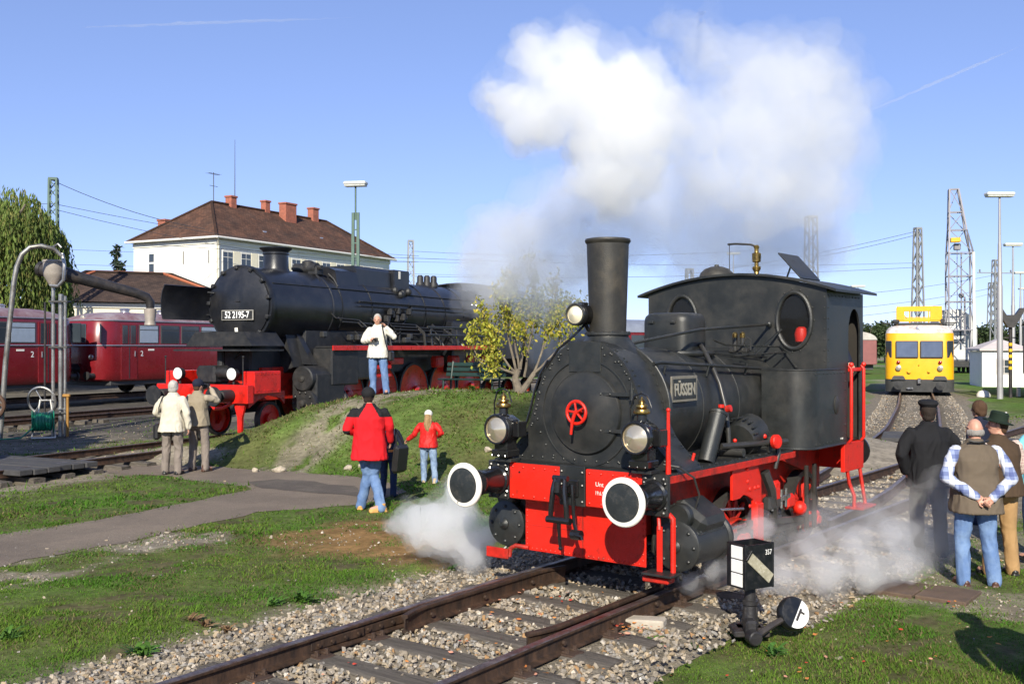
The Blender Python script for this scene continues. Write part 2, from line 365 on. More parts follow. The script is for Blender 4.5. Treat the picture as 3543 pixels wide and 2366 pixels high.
# ---- path sheet
def pix(x, y, z=0.): t = (2.4-z)*2348/(y-795); return ((x-1174)/2348*t, t)
def sheet(name, poly, zoff, mt, step=.3):
    bm = bmesh.new()
    pts = []
    for i in range(len(poly)):
        a = Vector(poly[i]); b = Vector(poly[(i+1) % len(poly)]); n = max(1, int((b-a).length/step))
        for k in range(n):
            p = a.lerp(b, k/n); d = (b-a).normalized(); nn = Vector((-d.y, d.x))
            q = (float(vn(p.x, p.y, 2.3))-.5)*.22+(float(vn(p.x, p.y, 7))-.5)*.08; pts.append(p+nn*q)
    vs = [bm.verts.new((p.x, p.y, 0)) for p in pts]; f = bm.faces.new(vs)
    bmesh.ops.triangulate(bm, faces=[f], ngon_method='EAR_CLIP')
    for v in bm.verts: v.co.z = float(base(v.co.x, v.co.y)+mound(v.co.x, v.co.y)*0)+zoff
    bmesh.ops.recalc_face_normals(bm, faces=bm.faces)
    if sum(f.normal.z for f in bm.faces) < 0: bmesh.ops.reverse_faces(bm, faces=bm.faces)
    me = bpy.data.meshes.new(name); bm.to_mesh(me); bm.free(); me.materials.append(mt)
    return link(name, me)
asph = mat('asphalt', (.250, .202, .157), .92, 0, .34, 60, .9, 110, (.185, .150, .120), .50, .7, .15)
pth = sheet('path', PATH1, .006, asph); pth['kind'] = 'structure'
PATCH = [pix(*p) for p in [(566, 1108), (640, 1100), (720, 1106), (800, 1117), (836, 1128), (830, 1140), (760, 1133), (680, 1128), (600, 1121)]]
pr_ = sheet('path_repair', PATCH, .011, mat('asphalt_dark', (.115, .098, .085), .9, 0, .35, 50, .8, 110, (.17, .145, .12), .58, 2.5, .15), .2); pr_['kind'] = 'structure'
# ---- rails
RAILP = [(-.062, 0), (.062, 0), (.062, .011), (.012, .026), (.009, .032), (.009, .104), (.014, .112), (.034, .118), (.036, .128), (.035, .138), (.028, .1445), (-.028, .1445), (-.035, .138), (-.036, .128), (-.034, .118), (-.014, .112), (-.009, .104), (-.009, .032), (-.012, .026), (-.062, .011)]
rust = mat('rail_rust', (.088, .050, .031), .66, .4, .45, 9, .25, 60, (.038, .026, .020), .52, 12, .4, stretch=(1, 1, .35))
railtop = mat('rail_running_surface', (.27, .225, .205), .46, .8, .3, 14, .1, 50, (.14, .085, .06), .5, 6, .5)
def sweep(name, pts, z, parent, flip=False, prof=RAILP, top=True):
    m = M(); n = len(prof); vs = []; fs = []
    for k, p in enumerate(pts):
        a = pts[max(k-1, 0)]; b = pts[min(k+1, len(pts)-1)]; d = Vector((b[0]-a[0], b[1]-a[1])).normalized(); nx_ = Vector((d.y, -d.x))
        zz = z if not callable(z) else z(p)
        vs += [(p[0]+nx_.x*u, p[1]+nx_.y*u, zz+h) for u, h in prof]
    m.add(vs, [])
    for k in range(len(pts)-1):
        for i in range(n):
            j = (i+1) % n; m.cur = 1 if (top and prof[i][1] > .136 and prof[j][1] > .136) else 0
            m.add([], []); m.f.append((k*n+i, k*n+j, (k+1)*n+j, (k+1)*n+i)); m.mi.append(m.cur)
    m.f += [tuple(range(n))[::-1], tuple(range((len(pts)-1)*n, len(pts)*n))]; m.mi += [0, 0]
    return m.build(name, [rust, railtop], parent, ang=30)
RZ = .025
def pl(off, s0, s1, curve=True, st=.5, flare=None):
    r = []
    for s_ in np.arange(s0, s1+1e-6, st):
        o = off(s_) if callable(off) else off
        r.append(tw((float(cw(s_)) if curve else 0)+o, s_))
    return r
track = thing('railway_track', 'rusty railway track with timber sleepers running from the foreground under the small locomotive', 'railway track', (0, 0, 0))
G2 = .7535
RZF = lambda p: RZ+float(base(p[0], p[1]))
sweep('rail', pl(-G2, -11, 48), RZF, track); sweep('rail', pl(G2, -11, 3.4)+pl(G2, 3.9, 40, False), RZF, track)
sweep('rail', pl(G2-.10, 5.6, 48), RZF, track); sweep('rail', pl(-G2, 6.4, 40, False), RZF, track)
def fl(a, s0, s1):
    def o(s_): return a-math.copysign(.075*max(0, 1-(s_-s0)/.35)**1.5+.075*max(0, 1-(s1-s_)/.35)**1.5, a)
    return o
GUP = [(u*.8, h*1.06) for u, h in RAILP]
sweep('check_rail', pl(fl(-G2+.115, -1.15, 1.25), -1.15, 1.25, True, .1), RZ+.004, track, prof=GUP, top=False)
sweep('check_rail', pl(fl(G2-.115, -.95, 1.3), -.95, 1.3, True, .1), RZ+.004, track, prof=GUP, top=False)
slm = mat('sleeper_timber', (.17, .15, .125), .9, 0, .4, 5, .8, 26, (.055, .046, .038), .50, 3, .2, stretch=(.6, 6, 5), contrast=.2)
def sleeper_mesh(ln, seed):
    rd = random.Random(seed); m = M(); nx_ = 9; W = .125; prof = [(-W, -.12), (-W, -.012), (-W+.012, 0), (-.05, .003), (.04, -.004), (W-.012, 0), (W, -.012), (W, -.12)]
    vs = []; fs = []; n = len(prof)
    for k in range(nx_):
        x = -ln/2+ln*k/(nx_-1); e = .02 if k in (0, nx_-1) else 0
        vs += [(x+rd.uniform(-.01, .01), y*(1-e*3)+rd.uniform(-.006, .006), z-e*.5*(z > -.1)+rd.uniform(-.004, .004)) for y, z in prof]
    for k in range(nx_-1):
        for i in range(n): fs.append((k*n+i, (k+1)*n+i, (k+1)*n+(i+1) % n, k*n+(i+1) % n))
    fs += [tuple(range(n)), tuple(range((nx_-1)*n, nx_*n))[::-1]]
    m.add(vs, fs); o = m.build('sleeper', slm, ang=40); me = o.data; bpy.data.objects.remove(o); return me
SL = [sleeper_mesh(2.5, k) for k in range(4)]; SLL = [sleeper_mesh(3.6, 9+k) for k in range(2)]
ss = -5.1; SLS = []
while ss < 44:
    lg = 3.2 < ss < 15; wcen = float(cw(ss))*(.5 if lg else 1); x, y = tw(wcen, ss)
    o = link('sleeper', random.choice(SLL if lg else SL), track, (x, y, RZF((x, y))+.004+random.uniform(-.006, .004)))
    da = math.atan((float(cw(ss+.5))-float(cw(ss-.5)))*(.5 if lg else 1)); o.rotation_euler = (0, 0, -TH+da*-1+random.uniform(-.012, .012))
    if lg: o.scale = (1+.25*min(1, max(0, (ss-8)/7)), 1, 1)
    SLS.append((ss, wcen)); ss += .62 if ss < 4 else .64
# base plates, bolts and fishplates on the near sleepers
platem = mat('plate_iron', (.07, .043, .03), .7, .3, .4, 18, .3, 60)
pm = M(); pm.box((0, 0, .012), (.34, .17, .028), .006)
for sx in (-1, 1):
    for sy in (-1, 1):
        pm.cyl((sx*.10, sy*.05, .02), (sx*.10, sy*.05, .068), .017, n=6); pm.box((sx*.085, sy*.05, .035), (.05, .05, .018), .004)
po = pm.build('base_plate', platem); pme = po.data; bpy.data.objects.remove(po)
for s_, wc in SLS:
    if s_ > 3: continue
    for sg in (-1, 1):
        x, y = tw(wc+sg*G2, s_); o = link('base_plate', pme, track, (x, y, RZ-.012)); o.rotation_euler = (0, 0, -TH)
fm = M(); fm.box((0, 0, .066), (.018, .56, .07), .006)
for k in range(4): fm.cyl((-.02, -.21+k*.14, .066), (.028, -.21+k*.14, .066), .016, n=6)
fo = fm.build('fishplate', rust); fme = fo.data; bpy.data.objects.remove(fo)
for sg, s_ in ((-1, -1.75), (1, -1.75), (-1, -1.2), (1, 1.9)):
    x, y = tw(float(cw(s_))+sg*G2-sg*.018, s_); o = link('fishplate', fme, track, (x, y, RZ)); o.rotation_euler = (0, 0, -TH)
    if sg > 0: o.scale = (-1, 1, 1)
# spacer blocks between running rail and check rail
for sg in (-1, 1):
    for s_ in (-.75, 0, .75):
        m = M(); m.box((0, 0, .07), (.06, .12, .08), .01)
        for d in (-.09, .09): m.cyl((d-.012, 0, .07), (d+.012, 0, .07), .02, n=6)
        x, y = tw(float(cw(s_))+sg*(G2-.06), s_); o = m.build('spacer_block', platem, track, loc=(x, y, RZ)); o.rotation_euler = (0, 0, -TH)
# ---- background tracks at the left
def bgtrack(label, off, s0, s1, zr, sl=True):
    t = thing('railway_track', label, 'railway track', (0, 0, 0))
    for sg in (-1, 1): sweep('rail', [tw2(off+sg*G2, s_) for s_ in np.arange(s0, s1, 2.)], zr-.1445, t)
    if sl:
        for s_ in np.arange(s0+.3, min(s1, 6), .66):
            x, y = tw2(off, s_); o = link('sleeper', random.choice(SL), t, (x, y, zr-.15)); o.rotation_euler = (0, 0, -TH2)
    return t
bgtrack('low rusty track leading up to the red front beam of the big black locomotive', 0, -13, 34, .25)
bgtrack('rusty track between two dark ballast strips in front of the red railbuses', -9.4, -14, 60, .33)
bgtrack('track hidden beneath the dark red railbuses', -16.1, -14, 60, .5, False)
# ---- ballast bed and stones
bedm = attr_mat('ballast_bed', .95, .1, noise=.35, nscale=9, bump=1., bscale=45)
bp_ = [(-2.5, -.06), (-2.0, -.035), (-1.65, -.01), (-1.3, .0), (-.95, .0), (0, -.004), (.95, .0), (1.3, .0), (1.65, -.01), (2.0, -.035), (2.6, -.06)]
BV = []; BF = []; sS = np.arange(-11, 46, .25); n = len(bp_)
for k, s_ in enumerate(sS):
    ex = float(np.clip((s_-4)/10, 0, 1))*2.6*float(s_ < 30)
    for q, (u, z) in enumerate(bp_):
        uu = u+(ex if u > .5 else 0); uu = 1.2+(uu-1.2)*.25 if (u > 1.2 and s_ < 1.5) else uu; x, y = tw(float(cw(s_))+uu, s_); BV.append((x, y, z+float(base(x, y))+(float(vn(x, y, 3))-.5)*.02))
for k in range(len(sS)-1):
    for q in range(n-1): BF.append((k*n+q, k*n+q+1, (k+1)*n+q+1, (k+1)*n+q))
bme = np_mesh('ballast_bed', BV, BF, bedm, np.array([[.215, .185, .14]])*np.ones((len(BV), 1)), True)
bed = link('ballast_bed', bme); bed['kind'] = 'structure'
ico = bmesh.new(); bmesh.ops.create_icosphere(ico, subdivisions=1, radius=1); IV = np.array([v.co[:] for v in ico.verts]); IFc = np.array([[v.index for v in f.verts] for f in ico.faces]); ico.free()
# angular stone shapes: a convex hull of a few random points
def rock(seed, k=11):
    rd = np.random.default_rng(seed); bm = bmesh.new()
    p = rd.normal(size=(k, 3)); p /= np.linalg.norm(p, axis=1)[:, None]; p *= rd.uniform(.75, 1.05, (k, 1)); p *= np.array([rd.uniform(.8, 1.25), rd.uniform(.7, 1.), rd.uniform(.5, .8)])
    for q in p: bm.verts.new(q)
    bmesh.ops.convex_hull(bm, input=bm.verts); bmesh.ops.delete(bm, geom=[v for v in bm.verts if not v.link_faces], context='VERTS')
    bmesh.ops.triangulate(bm, faces=bm.faces); bmesh.ops.recalc_face_normals(bm, faces=bm.faces); bm.verts.index_update()
    V = np.array([v.co[:] for v in bm.verts]); F = np.array([[v.index for v in f.verts] for f in bm.faces]); bm.free(); return V, F
ROCKS = [rock(100+k) for k in range(12)]
BIG = [rock(300+k, 26) for k in range(6)]
STC = np.array([[.46, .385, .29], [.39, .33, .255], [.54, .47, .38], [.28, .245, .205], [.45, .35, .23], [.35, .325, .29], [.42, .25, .12], [.60, .55, .48]])
stm = attr_mat('stone', .88, .25, noise=.22, nscale=18, bump=.35, bscale=120)
def rotm(rd):
    q = rd.normal(size=4); q /= np.linalg.norm(q); a, b, c, d = q
    return np.array([[1-2*(c*c+d*d), 2*(b*c-a*d), 2*(b*d+a*c)], [2*(b*c+a*d), 1-2*(b*b+d*d), 2*(c*d-a*b)], [2*(b*d-a*c), 2*(c*d+a*b), 1-2*(b*b+c*c)]])
def stones_mesh(name, P, rad, cols=None):
    VV = []; FF = []; CC = []; o = 0
    for k in range(len(P)):
        V, F = ROCKS[RNG.integers(len(ROCKS))]; r = rad[k]; Q = V*r @ rotm(RNG).T; Q[:, 2] *= .85
        VV.append(Q+P[k]); FF.append(F+o); o += len(V)
        c = (STC[RNG.choice(8, p=[.22, .2, .12, .16, .12, .12, .03, .03])] if cols is None else cols[k])*RNG.uniform(.55, .95); CC.append(np.repeat(c[None], len(V), 0))
    return np_mesh(name, np.concatenate(VV), np.concatenate(FF), stm, np.concatenate(CC))
P = []; rad = []
N = 44000
s_r = -4.9+RNG.random(N)**1.7*19; w_r = RNG.uniform(-2.25, 2.4, N)
right_ext = RNG.random(N) < .3; w_r = np.where((s_r > 4) & right_ext, w_r+2.2, w_r)
for k in range(N):
    s_, u = s_r[k], w_r[k]; au = abs(u)
    if u > 1.25 and s_ < 1.2 and RNG.random() < (u-1.25)/.5: continue
    if au > 1.55 and RNG.random() < (au-1.55)/.75+.05 and not (s_ > 4 and u > 0): continue
    d = min(abs(au-G2), 9)
    if d < .10: continue
    r = RNG.uniform(.017, .036)*(1 if RNG.random() < .85 else 1.35)
    near_sl = min(abs(s_-q[0]) for q in SLS) if au < 1.28 else 9
    if near_sl < .115 and RNG.random() < .96: continue
    x, y = tw(float(cw(s_))+u, s_)
    prof = float(np.interp(u, [b[0] for b in bp_], [b[1] for b in bp_]))
    P.append((x, y, prof+float(base(x, y))+RNG.uniform(0, .022)+(.014 if au < .7 else 0))); rad.append(r)
for k in range(11000):
    s_ = RNG.uniform(13, 42); u = RNG.uniform(-1.55, 1.55); cc_ = float(cw(s_)) if (s_ > 21 or RNG.random() < .6) else 0.
    if abs(abs(u)-G2) < .1: continue
    x, y = tw(cc_+u, s_); P.append((x, y, float(base(x, y))+RNG.uniform(-.01, .02))); rad.append(RNG.uniform(.022, .038))
P = np.array(P); rad = np.array(rad)
dist = np.hypot(P[:, 0], P[:, 1]-0); vis = (np.abs(P[:, 0]/P[:, 1]) < .5) & (2.4*2348/P[:, 1] < 780)
order = np.argsort(np.where(vis, dist/rad, 1e9)); top = order[:300]; rest = order[300:]
so = link('stones', stones_mesh('stones', P[rest], rad[rest]), bed, kind='stuff')
SM = []
for k in range(24):
    me = stones_mesh('stone', np.zeros((1, 3)), np.array([1.])); SM.append(me)
for k in top:
    o = link('stone', SM[RNG.integers(24)], bed, tuple(P[k])); s_ = rad[k]*.95; o.scale = (s_, s_, s_); o.rotation_euler = (0, 0, RNG.uniform(0, 6.3))
# loose stones and gravel on the worn ground
P = []; rad = []
for n_, (X0, X1, Y0, Y1) in ((60000, (-7, 6, 6.4, 14)), (14000, (-6, 1, 18, 24)), (26000, (2, 14, 10, 30)), (9000, (-16, -5, 20, 31))):
    X = RNG.uniform(X0, X1, n_); Y = RNG.uniform(Y0, Y1, n_); g, b, r = cover(X, Y); w_, s_ = to_ws(X, Y)
    ip_ = inpoly(X, Y, PATH1); pr = np.where(ip_, .02*(fbm(X, Y, 1.5) > .45)+.10*(pdist(X, Y, PATH1) < .18), np.clip(b*.12+r*.5+.012, 0, 1)*(np.abs(w_-cw(s_)) > 1.7))
    k = RNG.random(n_) < pr*.5; X, Y = X[k], Y[k]; Z = zg(X, Y); P += list(np.stack([X, Y, Z+.004], -1)); rad += list(RNG.uniform(.008, .022, len(X))*(1+(RNG.random(len(X)) < .06)*1.2))
gs = link('gravel', stones_mesh('gravel', np.array(P), np.array(rad))); tag(gs, 'loose pale gravel scattered over worn ground', 'gravel', kind='stuff')
for i, (px, py, r_) in enumerate([(925, 1072, .13), (800, 1080, .10), (830, 1078, .085), (1120, 1075, .10), (640, 1045, .12), (585, 1048, .09)]):
    x, y = pix(px, py)
    y = min(y, 19.5); x = (px-1174)/2348*y
    V_, F_ = BIG[i]; me = np_mesh('boulder', V_*r_, F_, stm, np.tile(np.array([[.40, .34, .26]]), (len(V_), 1))); o = link('boulder', me, None, (x, y, float(zg(x, y))+r_*.28))
    tag(o, ['upright pale stone between the man in red and the girl', 'pale round stone beside the man in red, at the foot of the bank', 'small pale stone close behind the man in red', 'pale stone at the foot of the bank behind the white rimmed buffer', 'flat pale stone on the slope right of the two onlookers', 'small pale stone nearest the shadow of the two onlookers'][i], 'stone', 'pale stones at the foot of the bank')
# ---- grass blades
def blades(n, ya, yb, hmin, hmax, wd, seed, kk=1.25):
    rd = np.random.default_rng(seed)
    t = rd.random(n); Y = ya*(yb/ya)**t; X = rd.uniform(-.66, .66, n)*Y
    g, b, r = cover(X, Y); w2, s2 = to_ws2(X, Y)
    inp = inpoly(X, Y, PATH1); pd = pdist(X, Y, PATH1); keep = (rd.random(n) < g**1.3*1.1+.015) & (~inp | ((pd < .22) & (rd.random(n) < .35*(1-pd/.22))))
    X, Y = X[keep], Y[keep]; n = len(X); Z = zg(X, Y)
    tall = (rd.random(n) < .05)*1.6
    n3 = fbm(X+3, Y+8, 1.7); h = rd.uniform(hmin, hmax, n)*(.55+1.1*sstep(n3, .35, .68))*(1+tall*.7)*(1+.25*mound(X, Y))
    a = rd.uniform(0, 6.283, n); le = rd.uniform(.6, 1.6, n)*h; sc_ = (Y/8)**.75; wv = wd*rd.uniform(.6, 1.3, n)*sc_
    dx, dy = np.cos(a), np.sin(a); ex, ey = -dy*wv, dx*wv; z0 = Z-.006
    v0 = np.stack([X-ex, Y-ey, z0], -1); v1 = np.stack([X+ex, Y+ey, z0], -1); v2 = np.stack([X+dx*le, Y+dy*le, Z+h*rd.uniform(.45, 1, n)], -1)
    V = np.stack([v0, v1, v2], 1).reshape(-1, 3); F = np.arange(3*n).reshape(-1, 3)
    g1 = np.array([.070, .170, .016]); g2 = np.array([.135, .210, .026]); g3 = np.array([.20, .165, .07])
    m1 = fbm(X+20, Y-7, .8); m1 = sstep(m1, .35, .65); c = g1+(g2-g1)*(m1*rd.uniform(.4, 1, n))[:, None]
    dr_ = (rd.random(n) < .06+.22*sstep(fbm(X+9, Y+4, .5), .46, .64)+.30*(mound(X, Y) > .2)); c = np.where(dr_[:, None], g3*rd.uniform(.6, 1.1, n)[:, None], c)*rd.uniform(.7, 1.25, n)[:, None]
    return V, F, np.repeat(c, 3, 0)
grm = attr_mat('grass_blade', .75, .15, trans=.25)
AV_ = []; AF_ = []; AC_ = []; o = 0
for a in ((470000, 6.0, 14, .010, .026, .0055, 1), (250000, 13, 34, .016, .045, .0070, 2)):
    V, F, c = blades(*a); AV_.append(V); AF_.append(F+o); AC_.append(c); o += len(V)
go = link('grass', np_mesh('grass', np.concatenate(AV_), np.concatenate(AF_), grm, np.concatenate(AC_))); tag(go, 'short green grass on the lawns and the bank', 'grass', kind='stuff')
# ================================================================ SMALL BLACK TANK LOCOMOTIVE
black = mat('loco_black_paint', (.0185, .0202, .020), .40, 0, .35, 7, .16, 160, (.036, .034, .030), .56, 2.6, .5, contrast=.10)
black2 = mat('loco_black_sheet', (.016, .0175, .0173), .46, 0, .35, 4, .14, 150, (.032, .030, .026), .56, 2.0, .5, contrast=.12)
soot = mat('chimney_iron', (.036, .034, .030), .50, .25, .35, 5, .2, 90, (.075, .062, .045), .60, 3, .5)
gloss = mat('gloss_black', (.012, .012, .013), .18, 0, .2, 9, 0, 40, None, spec=.6)
red = mat('loco_red_paint', (.62, .017, .007), .42, 0, .16, 5, .18, 110, (.20, .018, .010), .645, 6, .4, contrast=.07)
redd = mat('frame_red_paint', (.50, .018, .008), .5, 0, .3, 8, .15, 90, (.10, .02, .012), .60, 6, .4)
white = mat('white_paint', (.78, .74, .66), .5, 0, .12, 9, .15, 80, (.16, .13, .10), .665, 11, .4, contrast=.02)
bufface = mat('buffer_plate', (.030, .034, .035), .48, .3, .35, 6, .15, 80, (.10, .09, .075), .63, 9)
steel = mat('bright_steel', (.42, .41, .39), .28, .9, .25, 12, .1, 60, (.16, .14, .12), .58, 10)
brass = mat('brass', (.46, .30, .09), .30, .95, .3, 15, .1, 60, (.14, .09, .04), .55, 10)
copper = mat('iron_pipe', (.055, .053, .050), .38, .4, .3, 8)
lensm = mat('lamp_lens', (.66, .57, .42), .20, .7, .15, 4)
cream = mat('lamp_enamel', (.75, .68, .50), .35, 0, .1, 8)
inside = mat('cab_interior', (.02, .016, .012), .7, 0, .3, 6)
glz = mat('dark_pane', (.014, .016, .02), .08, 0, .05, spec=.8)
L = thing('tank_locomotive', 'small black tank locomotive with tall chimney and red front beam in the foreground', 'steam locomotive', (LO[0], LO[1], 0), -TH)
def mir(m, f):
    for sg in (-1, 1): f(m, sg)
# buffer beam: two red panels and black plates
M().box((-.445, .575, 1.103), (.60, .05, .345), .008).build('beam_panel', red, L)
beam = M().box((.445, .575, 1.103), (.60, .05, .345), .008).build('beam_panel', red, L)
m = M()
for sg in (-1, 1):
    pts = [(sg*(.19+.127*k), .55, 1.24) for k in range(5)]+[(sg*(.19+.127*k), .55, .965) for k in range(5)]
    m.rivets(pts, .0135)
m.build('rivet', red, beam, kind='stuff')
m = M(); m.cyl((-.62, .548, 1.19), (-.62, .56, 1.19), .011, n=8); m.cyl((-.21, .548, 1.075), (-.21, .56, 1.075), .016, n=8); m.build('bolt_hole', gloss, beam)
text('lettering', 'Unt', .058, (.30, .548, 1.145), (R(90), 0, 0), white, beam, .001); text('lettering', '19.6.9', .05, (.30, .548, 1.065), (R(90), 0, 0), white, beam, .001, sx=.8)
bp2 = M().box((0, .572, 1.11), (.286, .062, .37), .006).build('beam_plate', black2, L)
for sg in (-1, 1): M().box((sg*.875, .572, 1.10), (.255, .06, .365), .006).build('beam_plate', black2, L)
m = M()
for sg in (-1, 1):
    m.rivets([(sg*x, .543, z) for x in (.785, .875, .965) for z in (1.245, .95)], .022)
m.rivets([(x, .541, z) for x in (-.115, .115) for z in (1.24, 1.12, .97)], .018); m.build('bolt_head', copper, bp2, kind='stuff')
# lower red apron plate
m = M(); m.box((0, .735, .675), (1.36, .02, .53), .004); apr = m.build('apron_plate', red, L)
m = M(); m.box((0, .7235, .675), (.016, .006, .52)); m.box((-.32, .7235, .66), (.62, .003, .008)); m.build('plate_seam', redd, apr)
m = M(); m.rivets([(-.65+k*.055, .725, .435) for k in range(24)], .011); m.rivets([(sg*.655, .725, .47+k*.055) for sg in (-1, 1) for k in range(9)], .011); m.build('rivet', red, apr, kind='stuff')
# buffers
for sg in (-1, 1):
    b = M(); b.lathe([(.135, 0), (.135, .03), (.118, .045), (.118, .30), (.125, .31), (.125, .335)], (sg*.875, .545, 1.10), (0, -1, 0), 28)
    for a in range(4): b.rivets([(sg*.875+.15*math.cos(a*1.57+.785), .543, 1.1+.15*math.sin(a*1.57+.785))], .02)
    bo = b.build('buffer', gloss, L)
    b = M(); b.lathe([(.05, 0), (.05, .16), (.203, .172), (.209, .18), (.209, .195), (.2, .205), (.16, .212)], (sg*.875, .22, 1.10), (0, -1, 0), 40); b.build('buffer_rim', white, bo)
    b = M(); b.lathe([(.164, .2055), (.164, .214), (.09, .222), (0, .2255)], (sg*.875, .22, 1.10), (0, -1, 0), 40, cap=False); b.build('buffer_plate', bufface, bo)
# draw hook and screw coupling
m = M(); m.box((0, .48, 1.09), (.05, .16, .09), .012); m.tube([(0, .42, 1.06), (0, .36, 1.05), (0, .31, 1.09), (0, .31, 1.16), (0, .36, 1.20)], [.035, .038, .036, .03, .018], 10)
m.box((0, .53, 1.09), (.16, .03, .16), .01); hk = m.build('draw_hook', gloss, L)
m = M()
for sg in (-1, 1): m.tube([(sg*.05, .36, 1.20), (sg*.062, .33, 1.10), (sg*.085, .33, .93), (sg*.09, .33, .82)], .025, 8)
m.cyl((-.13, .33, .82), (.13, .33, .82), .032, n=12); m.cyl((-.08, .36, 1.20), (.08, .36, 1.20), .026, n=10)
m.tube([(0, .33, .84), (0, .34, .68), (0, .36, .56)], [.02, .017, .015], 8); m.ball((0, .36, .56), .022, 8)
m.tube([(.13, .36, 1.15), (.145, .35, .98), (.15, .36, .80), (.18, .37, .70)], .017, 8); m.tube([(.12, .35, .72), (.2, .33, .705), (.25, .33, .70), (.26, .33, .67)], .014, 8); m.cyl((.12, .37, .70), (.22, .37, .70), .045, n=10)
m.build('screw_coupling', gloss, L)
# footplate
m = M(); m.box((0, 1.95, 1.272), (1.98, 2.75, .022), .004); fp = m.build('footplate', black2, L)
for sg in (-1, 1): M().box((sg*.985, 1.98, 1.232), (.02, 2.80, .066), .004).build('footplate_edge', redd, L)
m = M()
for sg in (-1, 1): m.rivets([(sg*.93, .68+k*.16, 1.283) for k in range(14)], .016, (0, 0, 1))
m.build('bolt_head', black, fp, kind='stuff')
# smokebox with flared saddle sides
half = [(.0, 2.455), (.10, 2.448), (.20, 2.42), (.31, 2.355), (.42, 2.255), (.51, 2.12), (.575, 1.96), (.62, 1.80), (.665, 1.66), (.72, 1.56), (.80, 1.465), (.88, 1.39), (.95, 1.33), (.985, 1.285)]
poly = [(-x, z) for x, z in half[::-1]][:-1]+half
m = M(); m.prism(poly, .80, 1.22, 'xz'); sb = m.build('smokebox', black, L, ang=40)
m = M(); pin = [(x*.985, z-.012 if z > 2 else z) for x, z in poly]; m.prism([(x, z) for x, z in poly], .775, .798, 'xz'); fpz = m.build('smokebox_front', black2, L, ang=40)
def offp(d):
    r = []
    for k in range(len(poly)):
        a = Vector(poly[max(k-1, 0)]); b = Vector(poly[min(k+1, len(poly)-1)]); t = (b-a).normalized(); nrm = Vector((-t.y, t.x)); r.append(Vector(poly[k])-nrm*d if (nrm.dot(Vector(poly[k])-Vector((0, 1.7))) > 0) else Vector(poly[k])+nrm*d)
    return r
edge = []; q = offp(.035)
for k in range(len(q)-1):
    ln = (q[k+1]-q[k]).length; edge += [(q[k].lerp(q[k+1], t)) for t in np.arange(0, 1, max(.1/ln, .34))]
m = M(); m.rivets([(p.x, .775, p.y) for p in edge], .0135); m.rivets([(-.88+k*.125, .775, 1.325) for k in range(15)], .0135)
m.rivets([(.575*math.cos(a), .775, 1.785+.575*math.sin(a)) for a in np.linspace(-.9, 4.0, 22)], .013); m.build('rivet', black, fpz, kind='stuff')
m = M(); m.rivets([(x*1.0, s_, z) for s_ in (.84, 1.17) for x, z in [(p.x*1.055, p.y*1.005+.02) for p in edge[len(edge)//2:]]], .012, (.8, 0, .6)); m.build('rivet', black, sb, kind='stuff')
m = M(); m.prism(poly, 1.221, 1.25, 'xz'); 
m = M(); m.lathe([(.66, 0), (.668, .006), (.668, .05), (.655, .056)], (0, 1.20, 1.79), (0, 1, 0), 48); m.build('smokebox_band', black, L)
m = M(); m.tube([(p.x*1.025, .765, p.y+.01) for p in offp(-.006)[:10]], .012, 6); m.build('conduit', gloss, L)
# door
m = M(); m.lathe([(.395, 0), (.397, .012), (.382, .03), (.372, .030), (.30, .048), (.2, .066), (.1, .076), (0, .08)], (0, .776, 1.775), (0, -1, 0), 56, cap=False); door = m.build('smokebox_door', black2, L, ang=50)
m = M(); m.torus((0, .772, 1.775), (0, 1, 0), .50, .010, 56, 6); m.build('door_ring', black, L)
m = M(); m.box((-.01, .77, 2.30), (.36, .012, .28), .004); m.build('access_plate', black, fpz)
m = M()
for z in (1.62, 1.96): m.box((.33, .732, z), (.36, .014, .035), .004); m.rivets([(.20, .725, z), (.30, .725, z)], .014); m.cyl((.535, .725, z-.05), (.535, .725, z+.05), .022, n=10); m.box((.535, .75, z), (.05, .05, .04), .005)
m.cyl((.535, .725, 1.52), (.535, .725, 2.07), .011, n=8); m.build('door_hinge', black, door)
m = M(); m.torus((-.01, .63, 1.785), (0, 1, 0), .105, .0155, 32, 10)
for a in range(5): m.cyl((-.01, .63, 1.785), (-.01+.098*math.cos(a*1.257+.5), .63, 1.785+.098*math.sin(a*1.257+.5)), .011, n=8)
m.cyl((-.01, .70, 1.785), (-.01, .61, 1.785), .022, n=12); m.tube([(-.01, .605, 1.785), (-.035, .60, 1.70), (-.05, .60, 1.58)], [.018, .016, .013], 8); m.build('door_handwheel', red, door)
# boiler barrel
m = M(); m.lathe([(.60, 0), (.60, .78), (.606, .782), (.606, .83), (.60, .832), (.60, 1.6), (.606, 1.602), (.606, 1.65), (.60, 1.652), (.60, 2.75)], (0, 1.22, 1.79), (0, 1, 0), 56); m.build('boiler', black, L)
m = M(); m.box((0, 2.5, 1.25), (.8, 2.6, .35), .02); m.box((0, 3.6, 1.2), (1.1, .9, .5), .02); m.build('firebox', black, L)
# chimney
m = M(); m.lathe([(.36, -.20), (.33, -.13), (.26, -.05), (.205, .02), (.20, .035), (.222, .04), (.222, .062), (.182, .07)], (0, 1.16, 2.475), (0, 0, 1), 40); m.build('chimney_base', black, L)
m = M(); m.lathe([(.178, 0), (.180, .05), (.206, .855), (.218, .868), (.224, .886), (.218, .904), (.20, .907), (.188, .904), (.18, .6), (.16, .3)], (0, 1.16, 2.545), (0, 0, 1), 44, cap=False); chm = m.build('chimney', soot, L)
m = M(); m.rivets([(.208*math.cos(a), 1.16+.208*math.sin(a), 2.537) for a in np.arange(0, 6.28, .5)], .016, (0, 0, 1)); m.build('bolt_head', black, chm, kind='stuff')
